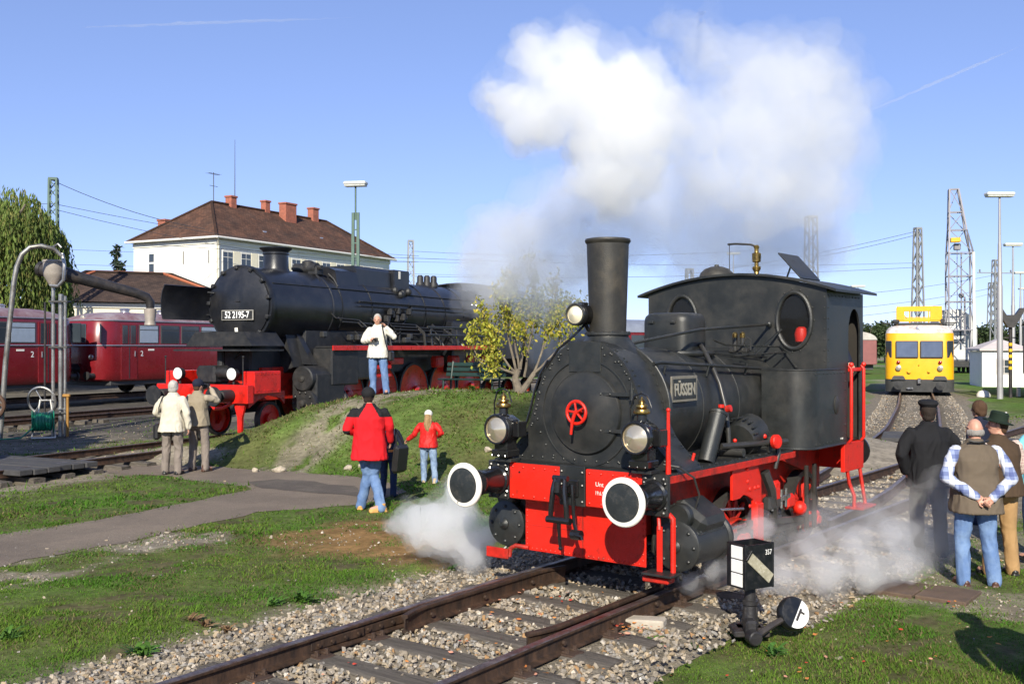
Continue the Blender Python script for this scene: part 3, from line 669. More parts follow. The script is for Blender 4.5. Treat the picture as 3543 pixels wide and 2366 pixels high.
# lamps
def lamp(w_, s_, z, big=True):
    r = .136 if big else .098
    e = M(); e.lathe([(r*.98, 0), (r*1.1, .01), (r*1.12, .05), (r*.98, .07), (r*.98, .21), (r*.8, .26), (r*.2, .27)], (w_, s_-.11, z), (0, 1, 0), 28, cap=False)
    if big:
        e.box((w_, s_+.03, z-.14), (.16, .17, .14), .012); e.box((w_, s_+.03, z-.235), (.20, .20, .07), .01); e.box((w_+.145, s_+.05, z), (.10, .14, .15), .01)
        e.cyl((w_, s_, z+.09), (w_, s_, z+.20), .042, n=16); e.lathe([(.055, 0), (.06, .02), (.045, .03), (.042, .10)], (w_, s_, z+.11), (0, 0, 1), 18)
        e.box((w_, s_+.03, z-.29), (.09, .09, .06), .005); e.tube([(w_-.11, s_, z+.0), (w_-.115, s_, z+.25), (w_-.08, s_, z+.36), (w_, s_, z+.385), (w_+.06, s_, z+.36), (w_+.10, s_, z+.26)], .008, 6)
        e.rivets([(w_+sx*.08, s_-.08, z-.255) for sx in (-1, 0, 1)], .012)
    else:
        e.box((w_, s_+.02, z+.10), (.07, .09, .04), .008); e.tube([(w_, s_+.05, z-.08), (w_+.01, s_+.10, z-.15), (w_+.05, s_+.16, z-.16)], .02, 8)
    lo = e.build('headlamp', gloss, L)
    e = M(); e.torus((w_, s_-.118, z), (0, 1, 0), r*1.0, .011, 30, 8); e.build('lamp_rim', gloss if big else black, lo)
    e = M(); e.lathe([(r*.97, 0), (r*.95, -.012), (r*.55, .02), (0, .045)], (w_, s_-.112, z), (0, -1, 0), 28, cap=False); e.lathe([(.022, 0), (.022, .03), (0, .035)], (w_, s_-.10, z), (0, -1, 0), 10); e.build('lamp_glass', lensm if big else cream, lo)
    if big:
        e = M(); e.lathe([(.045, 0), (.072, .01), (.075, .025), (.068, .045), (.045, .055), (.04, .062), (.056, .07), (.052, .085), (.03, .095), (.026, .105), (.034, .112), (.028, .125), (.012, .14), (.006, .155), (0, .16)], (w_, s_, z+.20), (0, 0, 1), 22); e.build('lamp_finial', brass, lo)
lamp(-.775, .50, 1.605); lamp(.775, .50, 1.605); lamp(-.15, .93, 2.71, False)
m = M(); m.tube([(-.15, .99, 2.62), (-.19, .80, 2.48), (-.32, .775, 2.38), (-.46, .77, 2.2)], .012, 6); m.build('lamp_cable', gloss, L)
for sg in (-1, 1): M().box((sg*.775, .56, 1.30), (.20, .16, .035), .006).build('lamp_bracket', black, L)
# red rail rod at the front right and left
for sg in (1,):
    m = M(); m.tube([(sg*.965, .63, 1.285), (sg*.965, .63, 1.5), (sg*.965, .63, 1.83)], [.024, .02, .014], 10); m.ball((sg*.965, .63, 1.845), .02, 10); m.build('shunter_pole', red, L)
m = M(); m.tube([(.90, 1.16, 1.29), (.93, 1.18, 1.42)], .014, 8); m.build('small_lever', red, L)
m = M(); m.tube([(.90, .66, 1.36), (1.02, .72, 1.34), (1.10, .85, 1.24), (1.11, .93, 1.08), (1.06, .95, .95), (.98, .93, .93)], .010, 6); m.build('steam_hose', copper, L)
# front steps
for sg in (1,):
    m = M(); x0, x1 = sg*.885, sg*1.03
    m.tube([(x0, .60, .92), (x0+sg*.02, .57, .87), (x0+sg*.03, .56, .8)], .016, 6); m.box((x0+sg*.03, .565, .63), (.055, .014, .40), .003)
    m.tube([(x0, .60, .93), (x1-.03*sg, .60, .93), (x1, .60, .90), (x1, .60, .83), (x1, .60, .42)], .024, 8)
    so = m.build('step_bracket', red, L)
    m = M(); m.box((x0+sg*.06, .54, .425), (.30, .20, .022), .006); m.build('step_plate', black2, so)
    m = M(); m.box((x0+sg*.02, .56, .37), (.26, .13, .05), .01); m.build('step_bar', redd, so)
m = M(); m.tube([(-.62, .70, .44), (-.75, .66, .45), (-.80, .64, .42), (-.80, .62, .34)], .022, 8); m.box((-.93, .60, .37), (.27, .03, .10), .006); m.build('rail_guard', redd, L)
# cylinders (outside, inclined valve chests)
for sg in (-1, 1):
    m = M(); m.lathe([(.05, -.03), (.07, -.02), (.20, -.012), (.225, 0), (.225, .03), (.205, .045), (.205, .62), (.225, .64), (.225, .68), (.12, .70)], (sg*.965, .78, .63), (0, 1, 0), 32)
    m.box((sg*.76, 1.15, .70), (.25, .55, .42), .03); cyo = m.build('cylinder', black, L)
    m = M(); m.rivets([(sg*.965+.175*math.cos(a), .768, .63+.175*math.sin(a)) for a in np.arange(0, 6.2, .785)], .02); m.lathe([(.06, 0), (.055, .03), (.03, .05), (.02, .07)], (sg*.965, .77, .63), (0, -1, 0), 16); m.build('cover_bolt', black, cyo, kind='stuff')
    rt = Matrix.Rotation(sg*R(32), 3, 'Y')
    m = M(); m.box((sg*1.0, 1.12, .86), (.36, .46, .22), .05, rt); m.box((sg*.96, 1.12, .83), (.42, .54, .06), .012, rt)
    m.lathe([(.10, -.02), (.115, 0), (.115, .06), (.10, .08)], (sg*.98, .80, .89), (0, 1, 0), 20); m.build('valve_chest', black, L)
    m = M()
    for k in range(5):
        for j in (-1, 1):
            p = rt @ Vector((j*.19, -.22+k*.11, .03))+Vector((sg*.96, 1.12, .83)); m.rivets([p], .017, rt @ Vector((0, 0, 1)))
    m.build('chest_bolt', black, cyo, kind='stuff')
    m = M(); m.cyl((sg*.955, 1.46, .63), (sg*.93, 2.25, .62), .02, n=10); m.cyl((sg*.98, 1.35, .88), (sg*.98, 2.1, .80), .014, n=8); m.build('piston_rod', steel, L)
    m = M(); m.lathe([(.0, 0), (.02, .0), (.02, .07), (.035, .09), (.035, .12), (0, .13)], (sg*.95, 1.0, .47), (0, -.3, -1), 10); m.tube([(sg*.95, .86, .42), (sg*.98, .80, .39), (sg*1.02, .76, .34)], .014, 6); m.build('drain_cock', copper, L)
# wheels, rods, motion bracket
def wheel(w_, s_, r):
    m = M(); m.torus((w_, s_, .17+r), (1, 0, 0), r-.035, .035, 40, 8); m.lathe([(r, -.065), (r+.0, .05), (r-.06, .055), (r-.06, -.065)], (w_, s_, .17+r), (1, 0, 0), 40, cap=False); wo_ = m.build('wheel', copper, L)
    m = M(); m.lathe([(.09, -.09), (.09, .09)], (w_, s_, .17+r), (1, 0, 0), 16)
    for a in range(10):
        c_, s2 = math.cos(a*.628), math.sin(a*.628); m.bar((w_, s_+.07*c_, .17+r+.07*s2), (w_, s_+(r-.05)*c_, .17+r+(r-.05)*s2), .035, .05, .008)
    m.box((w_+.02, s_-.22, .17+r-.06), (.05, .14, .28), .03); m.build('wheel_spokes', redd, wo_)
for sg in (-1, 1):
    for s_ in (2.35, 4.15): wheel(sg*.735, s_, .40)
    m = M(); m.bar((sg*.84, 2.35, .42), (sg*.84, 4.15, .42), .04, .07, .01); m.build('coupling_rod', copper, L); m = M(); m.bar((sg*.93, 2.28, .62), (sg*.93, 4.12, .45), .04, .07, .01); m.build('connecting_rod', copper, L)
    m = M()
    for s_, z in ((2.35, .42), (4.15, .42)): m.lathe([(.10, 0), (.10, .07), (.05, .09), (.045, .13)], (sg*.84, s_, z), (sg, 0, 0), 16)
    m.box((sg*.9, 4.1, .44), (.1, .2, .16), .02); m.build('crank_boss', red, L, kind='stuff')
    m = M(); pl_ = [(1.92, 1.22), (2.30, 1.25), (2.50, 1.18), (2.58, 1.05), (2.60, .55), (2.40, .55), (2.40, .85), (2.28, .90), (2.17, .93), (2.08, .90), (1.92, .90)]
    m.prism(pl_, sg*.93, sg*.955, 'yz'); mb = m.build('motion_bracket', red, L)
    m = M(); m.rivets([(sg*.957, y, z) for y, z in ((2.24, 1.18), (2.25, 1.05), (2.3, .97), (2.42, .97), (2.3, .8), (2.45, .8), (2.5, .97))], .022, (sg, 0, 0)); m.build('bracket_rivet', red, mb)
    m = M(); m.box((sg*.97, 2.48, .60), (.05, .16, .42), .01); m.build('slide_bar_hanger', red, L)
    m = M(); m.tube([(sg*.92, 2.75, 1.1), (sg*.95, 2.85, .9), (sg*.93, 2.95, .72), (sg*.9, 3.0, .55)], .05, 6); m.box((sg*.93, 2.9, .76), (.09, .30, .14), .02); m.box((sg*.9, 3.2, .72), (.06, .5, .05), .01); m.build('valve_link', copper, L)
    m = M(); m.box((sg*.95, 2.95, .88), (.06, .16, .22), .03); m.box((sg*.93, 3.35, .72), (.08, .24, .16), .04); m.ball((sg*.95, 3.6, .62), .08, 10); m.build('valve_lever', red, L, kind='stuff')
    m = M(); m.box((sg*.93, 3.05, .78), (.07, .55, .06), .01)
    for k in range(4): m.cyl((sg*.95, 2.86+k*.12, .68), (sg*.95, 2.86+k*.12, .88), .018, n=8)
    m.build('reversing_rod', steel, L)
for sg in (-1, 1): M().box((sg*.60, 2.95, .95), (.03, 4.2, .55), .005).build('main_frame', redd, L)
M().box((0, 2.9, .62), (1.16, 3.9, .04)).build('frame_stretcher', inside, L)
for s_ in (2.35, 4.15): M().cyl((-.9, s_, .57), (.9, s_, .57), .07, n=12).build('axle', black, L)
for sg in (-1, 1):
    for s_ in (3.95, 3.72): M().box((sg*.98, s_, .72), (.04, .05, .72), .008).build('brake_hanger', inside, L)
pass
# side tanks with rounded front corner
def rtank(sg):
    x0, x1, y0, y1, r = .60, 1.155, 3.38, 4.47, .26
    pg = [(x0, y0)]+[(x1-r+r*math.sin(a), y0+r-r*math.cos(a)) for a in np.linspace(0, math.pi/2, 12)]+[(x1, y1), (x0, y1)]
    return [(sg*a, b) for a, b in pg]
for sg in (-1, 1):
    m = M(); m.prism(rtank(sg), 1.285, 2.145, 'xy'); tk = m.build('side_tank', black, L, ang=50)
    m = M(); pg = rtank(sg); m.tube([(a, b, 1.285) for a, b in pg[:-1]], .012, 6, False); m.tube([(a*.999, b, 2.145) for a, b in pg[:-1]], .009, 6, False); m.build('tank_edge', black, tk, kind='stuff')
    m = M(); m.rivets([(sg*1.157, 3.55+k*.11, z) for k in range(9) for z in (1.33, 2.10)], .009, (sg, 0, 0)); m.rivets([(sg*1.157, 4.44, 1.4+k*.1) for k in range(7)], .009, (sg, 0, 0)); m.build('rivet', black, tk, kind='stuff')
m = M(); m.lathe([(.07, 0), (.07, .008), (.06, .010), (.055, .014), (0, .014)], (1.156, 4.16, 1.74), (1, 0, 0), 24, sy=1.5); m.build('works_plate', soot, L)
text('lettering', 'N 1885', .03, (1.158, 4.33, 1.345), (R(90), 0, R(90)), white, L, .0008)
# cab
CAB = [(-1.145, 1.28), (-1.145, 3.03)]; ARC = [(1.145*math.sin(a), 2.03+1.0*1.0+.205*math.cos(a*1.57/math.asin(1))) for a in np.linspace(-1.57, 1.57, 17)]
def roofz(x): return 3.235-.20*(x/1.2)**2
def wall_with_ovals(y0, y1, holes, zlo, mt, name):
    bm = bmesh.new(); out = [(-1.145, zlo)]+[(x, roofz(x)) for x in np.linspace(-1.145, 1.145, 17)]+[(1.145, zlo)]
    es = []
    for pg in [out]+[[(cx_+rx*math.cos(t), cz_+rz_*math.sin(t)) for t in np.linspace(0, 2*math.pi, 28, endpoint=False)] for cx_, cz_, rx, rz_ in holes]:
        vv = [bm.verts.new((a, y0, b)) for a, b in pg]; es += [bm.edges.new((vv[i], vv[(i+1) % len(vv)])) for i in range(len(vv))]
    bmesh.ops.triangle_fill(bm, use_beauty=True, edges=es)
    r = bmesh.ops.extrude_face_region(bm, geom=list(bm.faces)); bmesh.ops.translate(bm, verts=[v for v in r['geom'] if isinstance(v, bmesh.types.BMVert)], vec=(0, y1-y0, 0))
    bmesh.ops.recalc_face_normals(bm, faces=bm.faces); me = bpy.data.meshes.new(name); bm.to_mesh(me); bm.free(); me.materials.append(mt)
    return link(name, me, L)
OV = [(.765, 2.70, .185, .30), (-.67, 2.70, .185, .30)]
cf = wall_with_ovals(3.90, 3.925, OV, 1.3, black2, 'cab_front')
for cx_, cz_, rx, rz_ in OV:
    m = M(); rg = [(cx_+rx*1.10*math.cos(t), 3.895, cz_+rz_*1.07*math.sin(t)) for t in np.linspace(0, 2*math.pi, 40, endpoint=False)]
    m.tube(rg+rg[:1], .026, 8, False); fr = m.build('window_frame', black, cf)
    m = M(); m.prism([(cx_+rx*1.05*math.cos(t), cz_+rz_*1.03*math.sin(t)) for t in np.linspace(0, 2*math.pi, 32, endpoint=False)], 3.908, 3.916, 'xz')
    pane = m.build('window_pane', glass('cab_pane', (.05, .05, .05), .03, .12), fr)
m = M()
m.rivets([(.765+.235*math.cos(t), 3.90, 2.70+.36*math.sin(t)) for t in np.linspace(0, 6.28, 16)], .011); m.rivets([(1.12, 3.90, 1.4+k*.12) for k in range(14)], .010); m.build('rivet', black, cf, kind='stuff')
for sg in (-1, 1):
    m = M(); x = sg*1.145
    pts = [(3.926, 1.285), (3.926, 3.03), (5.08, 3.03), (5.08, 1.285), (4.98, 1.285), (4.98, 2.5)]+[(4.78+.20*math.cos(a), 2.55+.30*math.sin(a)) for a in np.linspace(.1, 3.04, 10)]+[(4.58, 2.3), (4.58, 2.08), (4.52, 1.285)]
    m.prism(pts, x-sg*.02, x, 'yz'); cs = m.build('cab_side', black2, L)
    m = M(); m.rivets([(x, 3.95, 1.4+k*.12) for k in range(14)]+[(x, 3.95+k*.11, 2.98) for k in range(10)], .010, (sg, 0, 0)); m.build('rivet', black, cs, kind='stuff')
    for k, (s_, z0) in enumerate(((4.58, 1.28), (5.0, 1.28))):
        m = M(); m.tube([(x+sg*.005, s_, z0), (x+sg*.035, s_, z0+.04), (x+sg*.035, s_, 2.14), (x+sg*.005, s_, 2.18)], .019, 8); m.ball((x+sg*.035, s_, 2.19), .03, 8); m.build('handrail', red, L)
    m = M(); m.box((x, 4.78, 2.13), (.03, .42, .045), .008); m.build('cab_gate_rail', red, L)
m = M(); m.prism([(-1.12, 1.28)]+[(x, roofz(x)-.01) for x in np.linspace(-1.12, 1.12, 9)]+[(1.12, 1.28)], 5.05, 5.07, 'xz'); m.build('cab_rear', inside, L)
m = M(); m.box((0, 4.5, 1.3), (2.2, 1.1, .03)); m.build('cab_floor', inside, L)
rp = [(x, roofz(x)+.004) for x in np.linspace(-1.27, 1.27, 25)]+[(x, roofz(x)+.032) for x in np.linspace(1.27, -1.27, 25)]
m = M(); m.prism(rp, 3.84, 5.21, 'xz'); m.build('cab_roof', black2, L, ang=50)
# red rear frame under the cab
for sg in (-1, 1): M().box((sg*1.125, 4.76, 1.11), (.05, .64, .335), .006).build('rear_side_plate', red, L)
M().box((0, 5.06, 1.10), (2.2, .05, .36), .006).build('rear_beam', red, L)
for sg in (-1, 1): M().prism([(3.3, 1.28), (3.3, 1.20), (4.1, .98), (4.44, .97), (4.44, 1.28)], sg*.76, sg*.79, 'yz').build('rear_frame_skirt', redd, L)
for sg in (-1, 1):
    m = M(); m.tube([(sg*1.13, 4.58, .95), (sg*1.14, 4.62, .8), (sg*1.19, 4.64, .66), (sg*1.19, 4.64, .52)], .022, 6); m.tube([(sg*1.13, 5.0, .95), (sg*1.16, 5.02, .7), (sg*1.19, 5.02, .52)], .022, 6); m.box((sg*1.2, 4.83, .51), (.22, .46, .03), .008); m.build('cab_step', redd, L)
for sg in (-1, 1):
    m = M(); m.lathe([(.13, 0), (.11, .04), (.11, .28), (.05, .3), (.05, .40), (.2, .42), (.2, .45), (0, .46)], (sg*.875, 5.09, 1.10), (0, 1, 0), 24); m.build('buffer', gloss, L)
# steam dome casing on the boiler
dm = []
for z, k in ((2.30, 1), (2.66, 1), (2.70, .985), (2.725, .95), (2.75, .86), (2.762, .7)):
    hx, hy, r = .285*k, .255*k, .13*k
    dm.append([(sx*(hx-r)+r*math.cos(a+b), sy*(hy-r)+r*math.sin(a+b), z) for sx, sy, b in ((1, 1, 0), (-1, 1, 1.5708), (-1, -1, 3.1416), (1, -1, 4.7124)) for a in np.linspace(0, 1.5708, 6)])
m = M(); nn = len(dm[0]); m.add([(a, b+2.50, c) for r_ in dm for a, b, c in r_], [(k*nn+i, k*nn+(i+1) % nn, (k+1)*nn+(i+1) % nn, (k+1)*nn+i) for k in range(len(dm)-1) for i in range(nn)]+[tuple(range((len(dm)-1)*nn, len(dm)*nn))])
dome = m.build('steam_dome', black, L, ang=50)
m = M(); m.torus((0, 2.5, 2.33), (0, 0, 1), .40, .03, 32, 8); m.box((-.14, 2.235, 2.66), (.06, .03, .03), .006); m.box((.12, 2.235, 2.66), (.06, .03, .03), .006); m.build('dome_lug', black, dome)
# pipes and rods
m = M(); m.tube([(.28, 2.55, 2.42), (.38, 2.42, 2.38), (.52, 2.33, 2.22), (.64, 2.28, 2.02), (.71, 2.26, 1.80), (.75, 2.25, 1.55), (.76, 2.25, 1.33)], .024, 12); m.cyl((.66, 2.25, 1.335), (.92, 2.25, 1.335), .042, n=14); m.build('steam_pipe', copper, L)
m = M(); m.tube([(.16, 1.25, 2.42), (.30, 1.45, 2.47), (.42, 2.3, 2.58), (.48, 3.88, 2.66)], .016, 8); m.ball((.48, 3.86, 2.66), .035, 8); m.build('regulator_rod', black, L)
m = M(); m.tube([(.50, 1.18, 2.24), (.52, 1.28, 2.25), (.60, 3.9, 2.14)], .018, 8)
for s_ in (1.3, 2.2, 3.1): m.tube([(.53, s_, 2.10), (.56, s_, 2.22)], .012, 6)
m.build('boiler_handrail', black, L)
m = M(); m.tube([(.35, 2.72, 2.47), (.35, 3.0, 2.42), (.62, 3.80, 2.40), (.70, 3.84, 2.34), (.50, 2.9, 2.30)], .010, 6); m.bar((.62, 3.88, 2.60), (.40, 3.6, 2.30), .03, .012); m.bar((.60, 3.885, 2.42), (.80, 3.885, 2.16), .035, .012); m.tube([(.30, 2.75, 2.33), (.45, 3.86, 2.28)], .010, 6); m.build('control_rod', black, L)
m = M()
for k in range(2): m.cyl((.32+.09*k, 3.30, 2.36), (.32+.09*k, 3.30, 2.50), .028, n=12)
m.box((.36, 3.32, 2.36), (.22, .08, .05), .008); lb = m.build('lubricator', copper, L)
m = M()
for k in range(2): m.lathe([(.03, 0), (.03, .05), (.012, .065)], (.32+.09*k, 3.30, 2.50), (0, 0, 1), 10)
m.build('oil_cup', brass, lb)
m = M(); m.tube([(.58, 2.95, 2.42), (.60, 2.95, 2.47), (.63, 2.96, 2.50), (.66, 2.97, 2.48), (.66, 2.97, 2.36)], .010, 6); m.build('siphon_pipe', copper, L)
m = M(); m.lathe([(.082, 0), (.085, .50), (.092, .502), (.092, .53), (0, .531)], (.80, 1.66, 1.285), (.02, .26, .52), 20); m.build('smoke_cylinder', black, L)
m = M(); m.lathe([(.035, 0), (.035, .05), (0, .055)], (.86, 1.98, 1.785), (1, 0, .2), 10); m.lathe([(.03, 0), (.03, .03)], (.82, 1.95, 1.80), (0, 0, 1), 8); m.build('valve_knob', red, L)
m = M(); m.cyl((.74, 2.1, 1.40), (1.03, 3.05, 1.40), .032, n=10); m.cyl((.95, 2.8, 1.3), (.95, 2.8, 1.46), .03, n=10); m.tube([(.98, 2.98, 1.40), (1.03, 2.9, 1.42), (1.03, 2.78, 1.42)], .018, 8); m.tube([(.97, 2.95, 1.4), (.99, 2.93, 1.28), (.97, 2.90, 1.12)], [.02, .03, .02], 8); m.build('injector_pipe', copper, L)
m = M(); m.lathe([(.066, 0), (.073, .008), (.073, .045), (.064, .053), (0, .055)], (1.03, 2.73, 1.42), (1, -.25, .05), 22); m.build('valve_wheel', red, L); M().ball((.93, 2.72, 1.47), .025, 8).build('cock_knob', red, L); M().ball((.76, 2.38, 1.44), .022, 8).build('cock_knob', red, L)
m = M(); m.lathe([(.05, 0), (.17, .02), (.20, .12), (.19, .30), (.05, .34)], (.72, 2.55, 1.42), (.1, 1, .35), 18)
for k in range(9): m.box((.72+.19*math.cos(k*.35+.2), 2.70, 1.47+.19*math.sin(k*.35+.2)), (.02, .34, .02), .004)
m.build('air_pump', black, L)
# nameplate on the boiler cladding
npz = 1.995
m = M(); m.box((.645, 1.51, npz), (.014, .52, .25), .004); npo = m.build('name_plate', mat('plate_rim_worn', (.23, .205, .16), .5, .3, .25, 14), L)
m = M(); m.box((.6535, 1.51, npz), (.006, .46, .195), .002); m.build('plate_field', black, npo)
t = text('lettering', 'FÜSSEN', .165, (.657, 1.51, npz-.010), (R(90), 0, R(90)), mat('plate_letter', (.42, .38, .30), .45, .4, .2, 12), npo, .003, sx=.76, bold=.004)
m = M(); m.box((.60, 1.51, 1.99), (.08, .42, .03)); m.build('plate_bracket', black, npo)
# fittings on the cab roof
m = M(); m.lathe([(.10, 0), (.10, .03), (.20, .035), (.215, .05), (.20, .10), (.15, .15), (.08, .178), (.03, .185), (.025, .205), (0, .21)], (-.33, 4.15, 3.20), (0, 0, 1), 32); m.build('roof_bell', soot, L)
m = M(); m.lathe([(.05, 0), (.035, .02), (.03, .08), (.05, .11), (.05, .14), (.025, .15), (.025, .19), (.05, .20), (.055, .30), (.03, .31), (.025, .34), (.035, .38), (.02, .40)], (.17, 4.20, 3.22), (0, 0, 1), 16); wh = m.build('steam_whistle', brass, L)
m = M(); m.tube([(.17, 4.20, 3.60), (.10, 4.19, 3.63), (-.10, 4.19, 3.65), (-.20, 4.19, 3.65)], .014, 6); m.tube([(-.18, 4.19, 3.65), (-.185, 4.2, 3.45), (-.19, 4.22, 3.21)], .005, 5); m.build('whistle_lever', soot, wh)
m = M(); m.box((.56, 4.55, 3.36), (.42, .60, .016), .003, Matrix.Rotation(R(48), 3, 'Y')); hatch = m.build('roof_hatch', black2, L)
m = M(); m.bar((.42, 4.5, 3.22), (.50, 4.5, 3.44), .02, .015); m.build('hatch_stay', black, hatch)
# inside the cab: backhead and a red lamp seen through the oval window
m = M(); m.box((0, 3.99, 2.0), (1.2, .1, 1.0), .03); m.torus((.2, 4.1, 2.4), (0, 1, 0), .1, .015); m.build('backhead', inside, L)
m = M(); m.lathe([(.02, 0), (.07, .03), (.08, .12), (.06, .18), (.03, .20)], (.79, 4.05, 2.43), (0, 0, 1), 14); m.build('hand_lamp', red, L)
# ================================================================ BIG BLACK LOCOMOTIVE BEHIND THE BANK
bk = mat('engine_black', (.0125, .0135, .017), .33, 0, .35, 3, .12, 60, (.028, .027, .028), .60, 2.0, .5)
bkm = mat('engine_black_matt', (.014, .0145, .016), .55, 0, .4, 6, .2, 50, (.035, .032, .03), .58, 4)
red2 = mat('engine_red', (.60, .014, .008), .30, 0, .2, 4, .15, 40, (.22, .010, .006), .62, 3)
B = thing('steam_locomotive', 'big black steam locomotive with number plate on its smokebox door, behind the grass bank', 'steam locomotive', (LO2[0], LO2[1], 0), -TH2)
ZR = .25; AX = 3.40; RB = .93
for sg in (-1, 1):
    m = M(); m.lathe([(.05, 0), (.215, .0), (.225, .03), (.2, .05), (.08, .07), (.08, .2), (.14, .22), (.14, .58)], (sg*.875, .02, 1.30), (0, 1, 0), 28); m.build('buffer', bkm, B)
m = M(); m.box((0, .72, 1.33), (2.7, .22, .42), .015); bm_ = m.build('buffer_beam', red2, B)
m = M(); m.box((0, 1.2, 1.50), (1.6, .9, .05), .01); m.build('front_platform', bkm, B)
for sg in (-1, 1):
    m = M(); m.box((sg*1.15, 1.35, 1.58), (.36, .95, .52), .02); m.prism([(.9, 1.36), (.9, 1.0), (1.25, 1.18), (1.6, 1.28), (2.0, 1.2), (2.2, 1.05), (2.2, 1.36)], sg*1.08, sg*1.14, 'yz'); m.build('front_frame_plate', red2, B)
    m = M(); m.rivets([(sg*1.335, .95+k*.13, z) for k in range(7) for z in (1.40, 1.78)], .016, (sg, 0, 0)); m.build('rivet', red2, bm_, kind='stuff')
    m = M(); m.prism([(sg*1.05-.16, 1.12), (sg*1.05+.16, 1.12), (sg*1.05+.07, .80), (sg*1.05+.05, .36), (sg*1.05-.05, .36), (sg*1.05-.07, .80)], .70, .76, 'xz'); m.build('rail_guard', red2, B)
    m = M(); m.lathe([(.12, -.12), (.14, 0), (.145, .02)], (sg*.80, .74, 1.78), (0, -1, 0), 22); m.cyl((sg*.80, .80, 1.5), (sg*.80, .80, 1.68), .03); lp = m.build('headlamp', bkm, B)
    m = M(); m.lathe([(.135, 0), (.09, .02), (0, .03)], (sg*.80, .715, 1.78), (0, -1, 0), 22, cap=False); m.build('lamp_glass', mat('white_enamel', (.78, .78, .76), .3, 0, .1, 8), lp)
    m = M(); m.cyl((sg*1.15, .70, 1.54), (sg*1.15, .70, 2.15), .014, n=6); m.ball((sg*1.15, .70, 2.17), .03, 6); m.build('marker_rod', bkm, B)
m = M(); m.tube([(.25, .6, 1.15), (.45, .55, 1.0), (.7, .55, 1.02), (.95, .62, 1.15)], .035, 8); m.tube([(0, .6, 1.3), (0, .42, 1.28), (0, .36, 1.36), (.0, .44, 1.42)], .04, 8); m.build('draw_hook', red2, B)
# boiler
m = M(); m.lathe([(RB+.03, 0), (RB+.045, .03), (RB+.045, .12), (RB+.01, .14), (RB+.01, 2.5), (RB+.03, 2.52), (RB+.03, 2.58), (RB, 2.60), (RB, 10.9)], (0, 1.95, AX), (0, 1, 0), 56); bo = m.build('boiler', bk, B)
m = M()
for s_ in (4.9, 6.3, 9.2, 10.4, 11.6): m.torus((0, s_, AX), (0, 1, 0), RB+.004, .018, 56, 6)
m.build('boiler_band', bk, bo, kind='stuff')
m = M(); m.lathe([(RB-.03, 0), (RB-.035, .03), (.7, .10), (.45, .15), (.2, .175), (0, .18)], (0, 1.94, AX), (0, -1, 0), 56, cap=False); dr = m.build('smokebox_door', bk, B, ang=50)
m = M()
for a in np.arange(.2, 6.3, .48):
    c_, s_ = math.cos(a), math.sin(a); m.box(((RB-.02)*c_, 1.90, AX+(RB-.02)*s_), (.10, .12, .10), .02, Matrix.Rotation(-a, 3, 'Y'))
m.build('door_clamp', bkm, dr, kind='stuff')
m = M(); m.cyl((-.02, 1.78, AX+.08), (.16, 1.76, AX+.08), .02, n=6); m.tube([(-.7, 1.85, AX+.3), (-.86, 1.8, AX+.32), (-.9, 1.85, AX+.3)], .02, 6); m.build('door_handle', bkm, dr)
m = M(); m.box((.08, 1.765, AX-.245), (.96, .03, .245), .006, Matrix.Rotation(R(0), 3, 'X')); npl = m.build('number_plate', mat('plate_rim', (.45, .42, .36), .45, .5, .2, 9), dr)
m = M(); m.box((.08, 1.752, AX-.245), (.91, .016, .20), .003); m.build('plate_field', bkm, npl)
text('lettering', '52 2195-7', .225, (.08, 1.742, AX-.245), (R(90), 0, 0), mat('sign_white', (.82, .82, .8), .5, 0, .05), npl, .003, sx=.80, bold=.004)
m = M(); m.box((.06, 1.755, AX-.64), (.09, .012, .19), .002, Matrix.Rotation(R(-8), 3, 'Y')); m.build('paper_notice', white, dr)
m = M(); m.cyl((-.1, 1.9, AX-.86), (-.1, 1.7, AX-.9), .07, n=8); m.box((.1, 1.75, AX-.95), (.5, .12, .05)); m.tube([(.3, 1.8, AX-.85), (.35, 1.6, AX-1.1), (.2, 1.5, AX-1.3)], .03, 6); m.build('lower_lamp', bkm, B)
m = M(); m.prism([(-1.0, 2.42), (1.0, 2.42), (.72, 2.75), (-.72, 2.75)], 1.2, 2.4, 'xz'); m.box((0, 1.55, 2.32), (2.3, 1.2, .04)); m.build('front_apron', bkm, B)
m = M(); m.box((-.2, 1.25, 1.75), (.55, .55, .42), .05); m.cyl((-.5, 1.15, 1.8), (.4, 1.15, 1.8), .14, n=14); m.cyl((-.1, 1.4, 1.55), (-.1, 1.4, 2.3), .09, n=10); m.build('front_pump', bkm, B)
m = M(); m.box((0, 2.6, 2.2), (.9, 1.6, .9), .05); m.prism([(.45, 1.7), (.85, 1.9), (.6, 2.75), (.35, 2.75)], 2.9, 3.5, 'xz'); m.build('smokebox_saddle', bkm, B)
m = M(); m.prism([(.35, 2.0), (1.15, 1.95), (.55, 2.85), (.42, 2.85)], 3.3, 3.5, 'xz'); m.build('support_bracket', bk, B)
m = M(); m.lathe([(.42, -.12), (.34, 0), (.32, .06), (.31, .38), (.33, .40), (.33, .44), (.31, .46), (.40, .53), (.41, .56), (.36, .57), (.30, .50), (.28, .2)], (0, 3.30, AX+RB), (0, 0, 1), 32, cap=False); m.build('chimney', bk, B)
m = M(); m.cyl((-.30, 4.5, AX+RB+.12), (.40, 4.5, AX+RB+.12), .15, n=16); m.lathe([(.10, 0), (.16, .04), (.16, .2), (.08, .24)], (.1, 4.5, AX+RB+.1), (0, 0, 1), 14); m.box((.30, 4.55, AX+RB+.05), (.3, .35, .25), .04); m.cyl((-.4, 4.5, AX+RB+.14), (.55, 4.5, AX+RB+.14), .06, n=8)
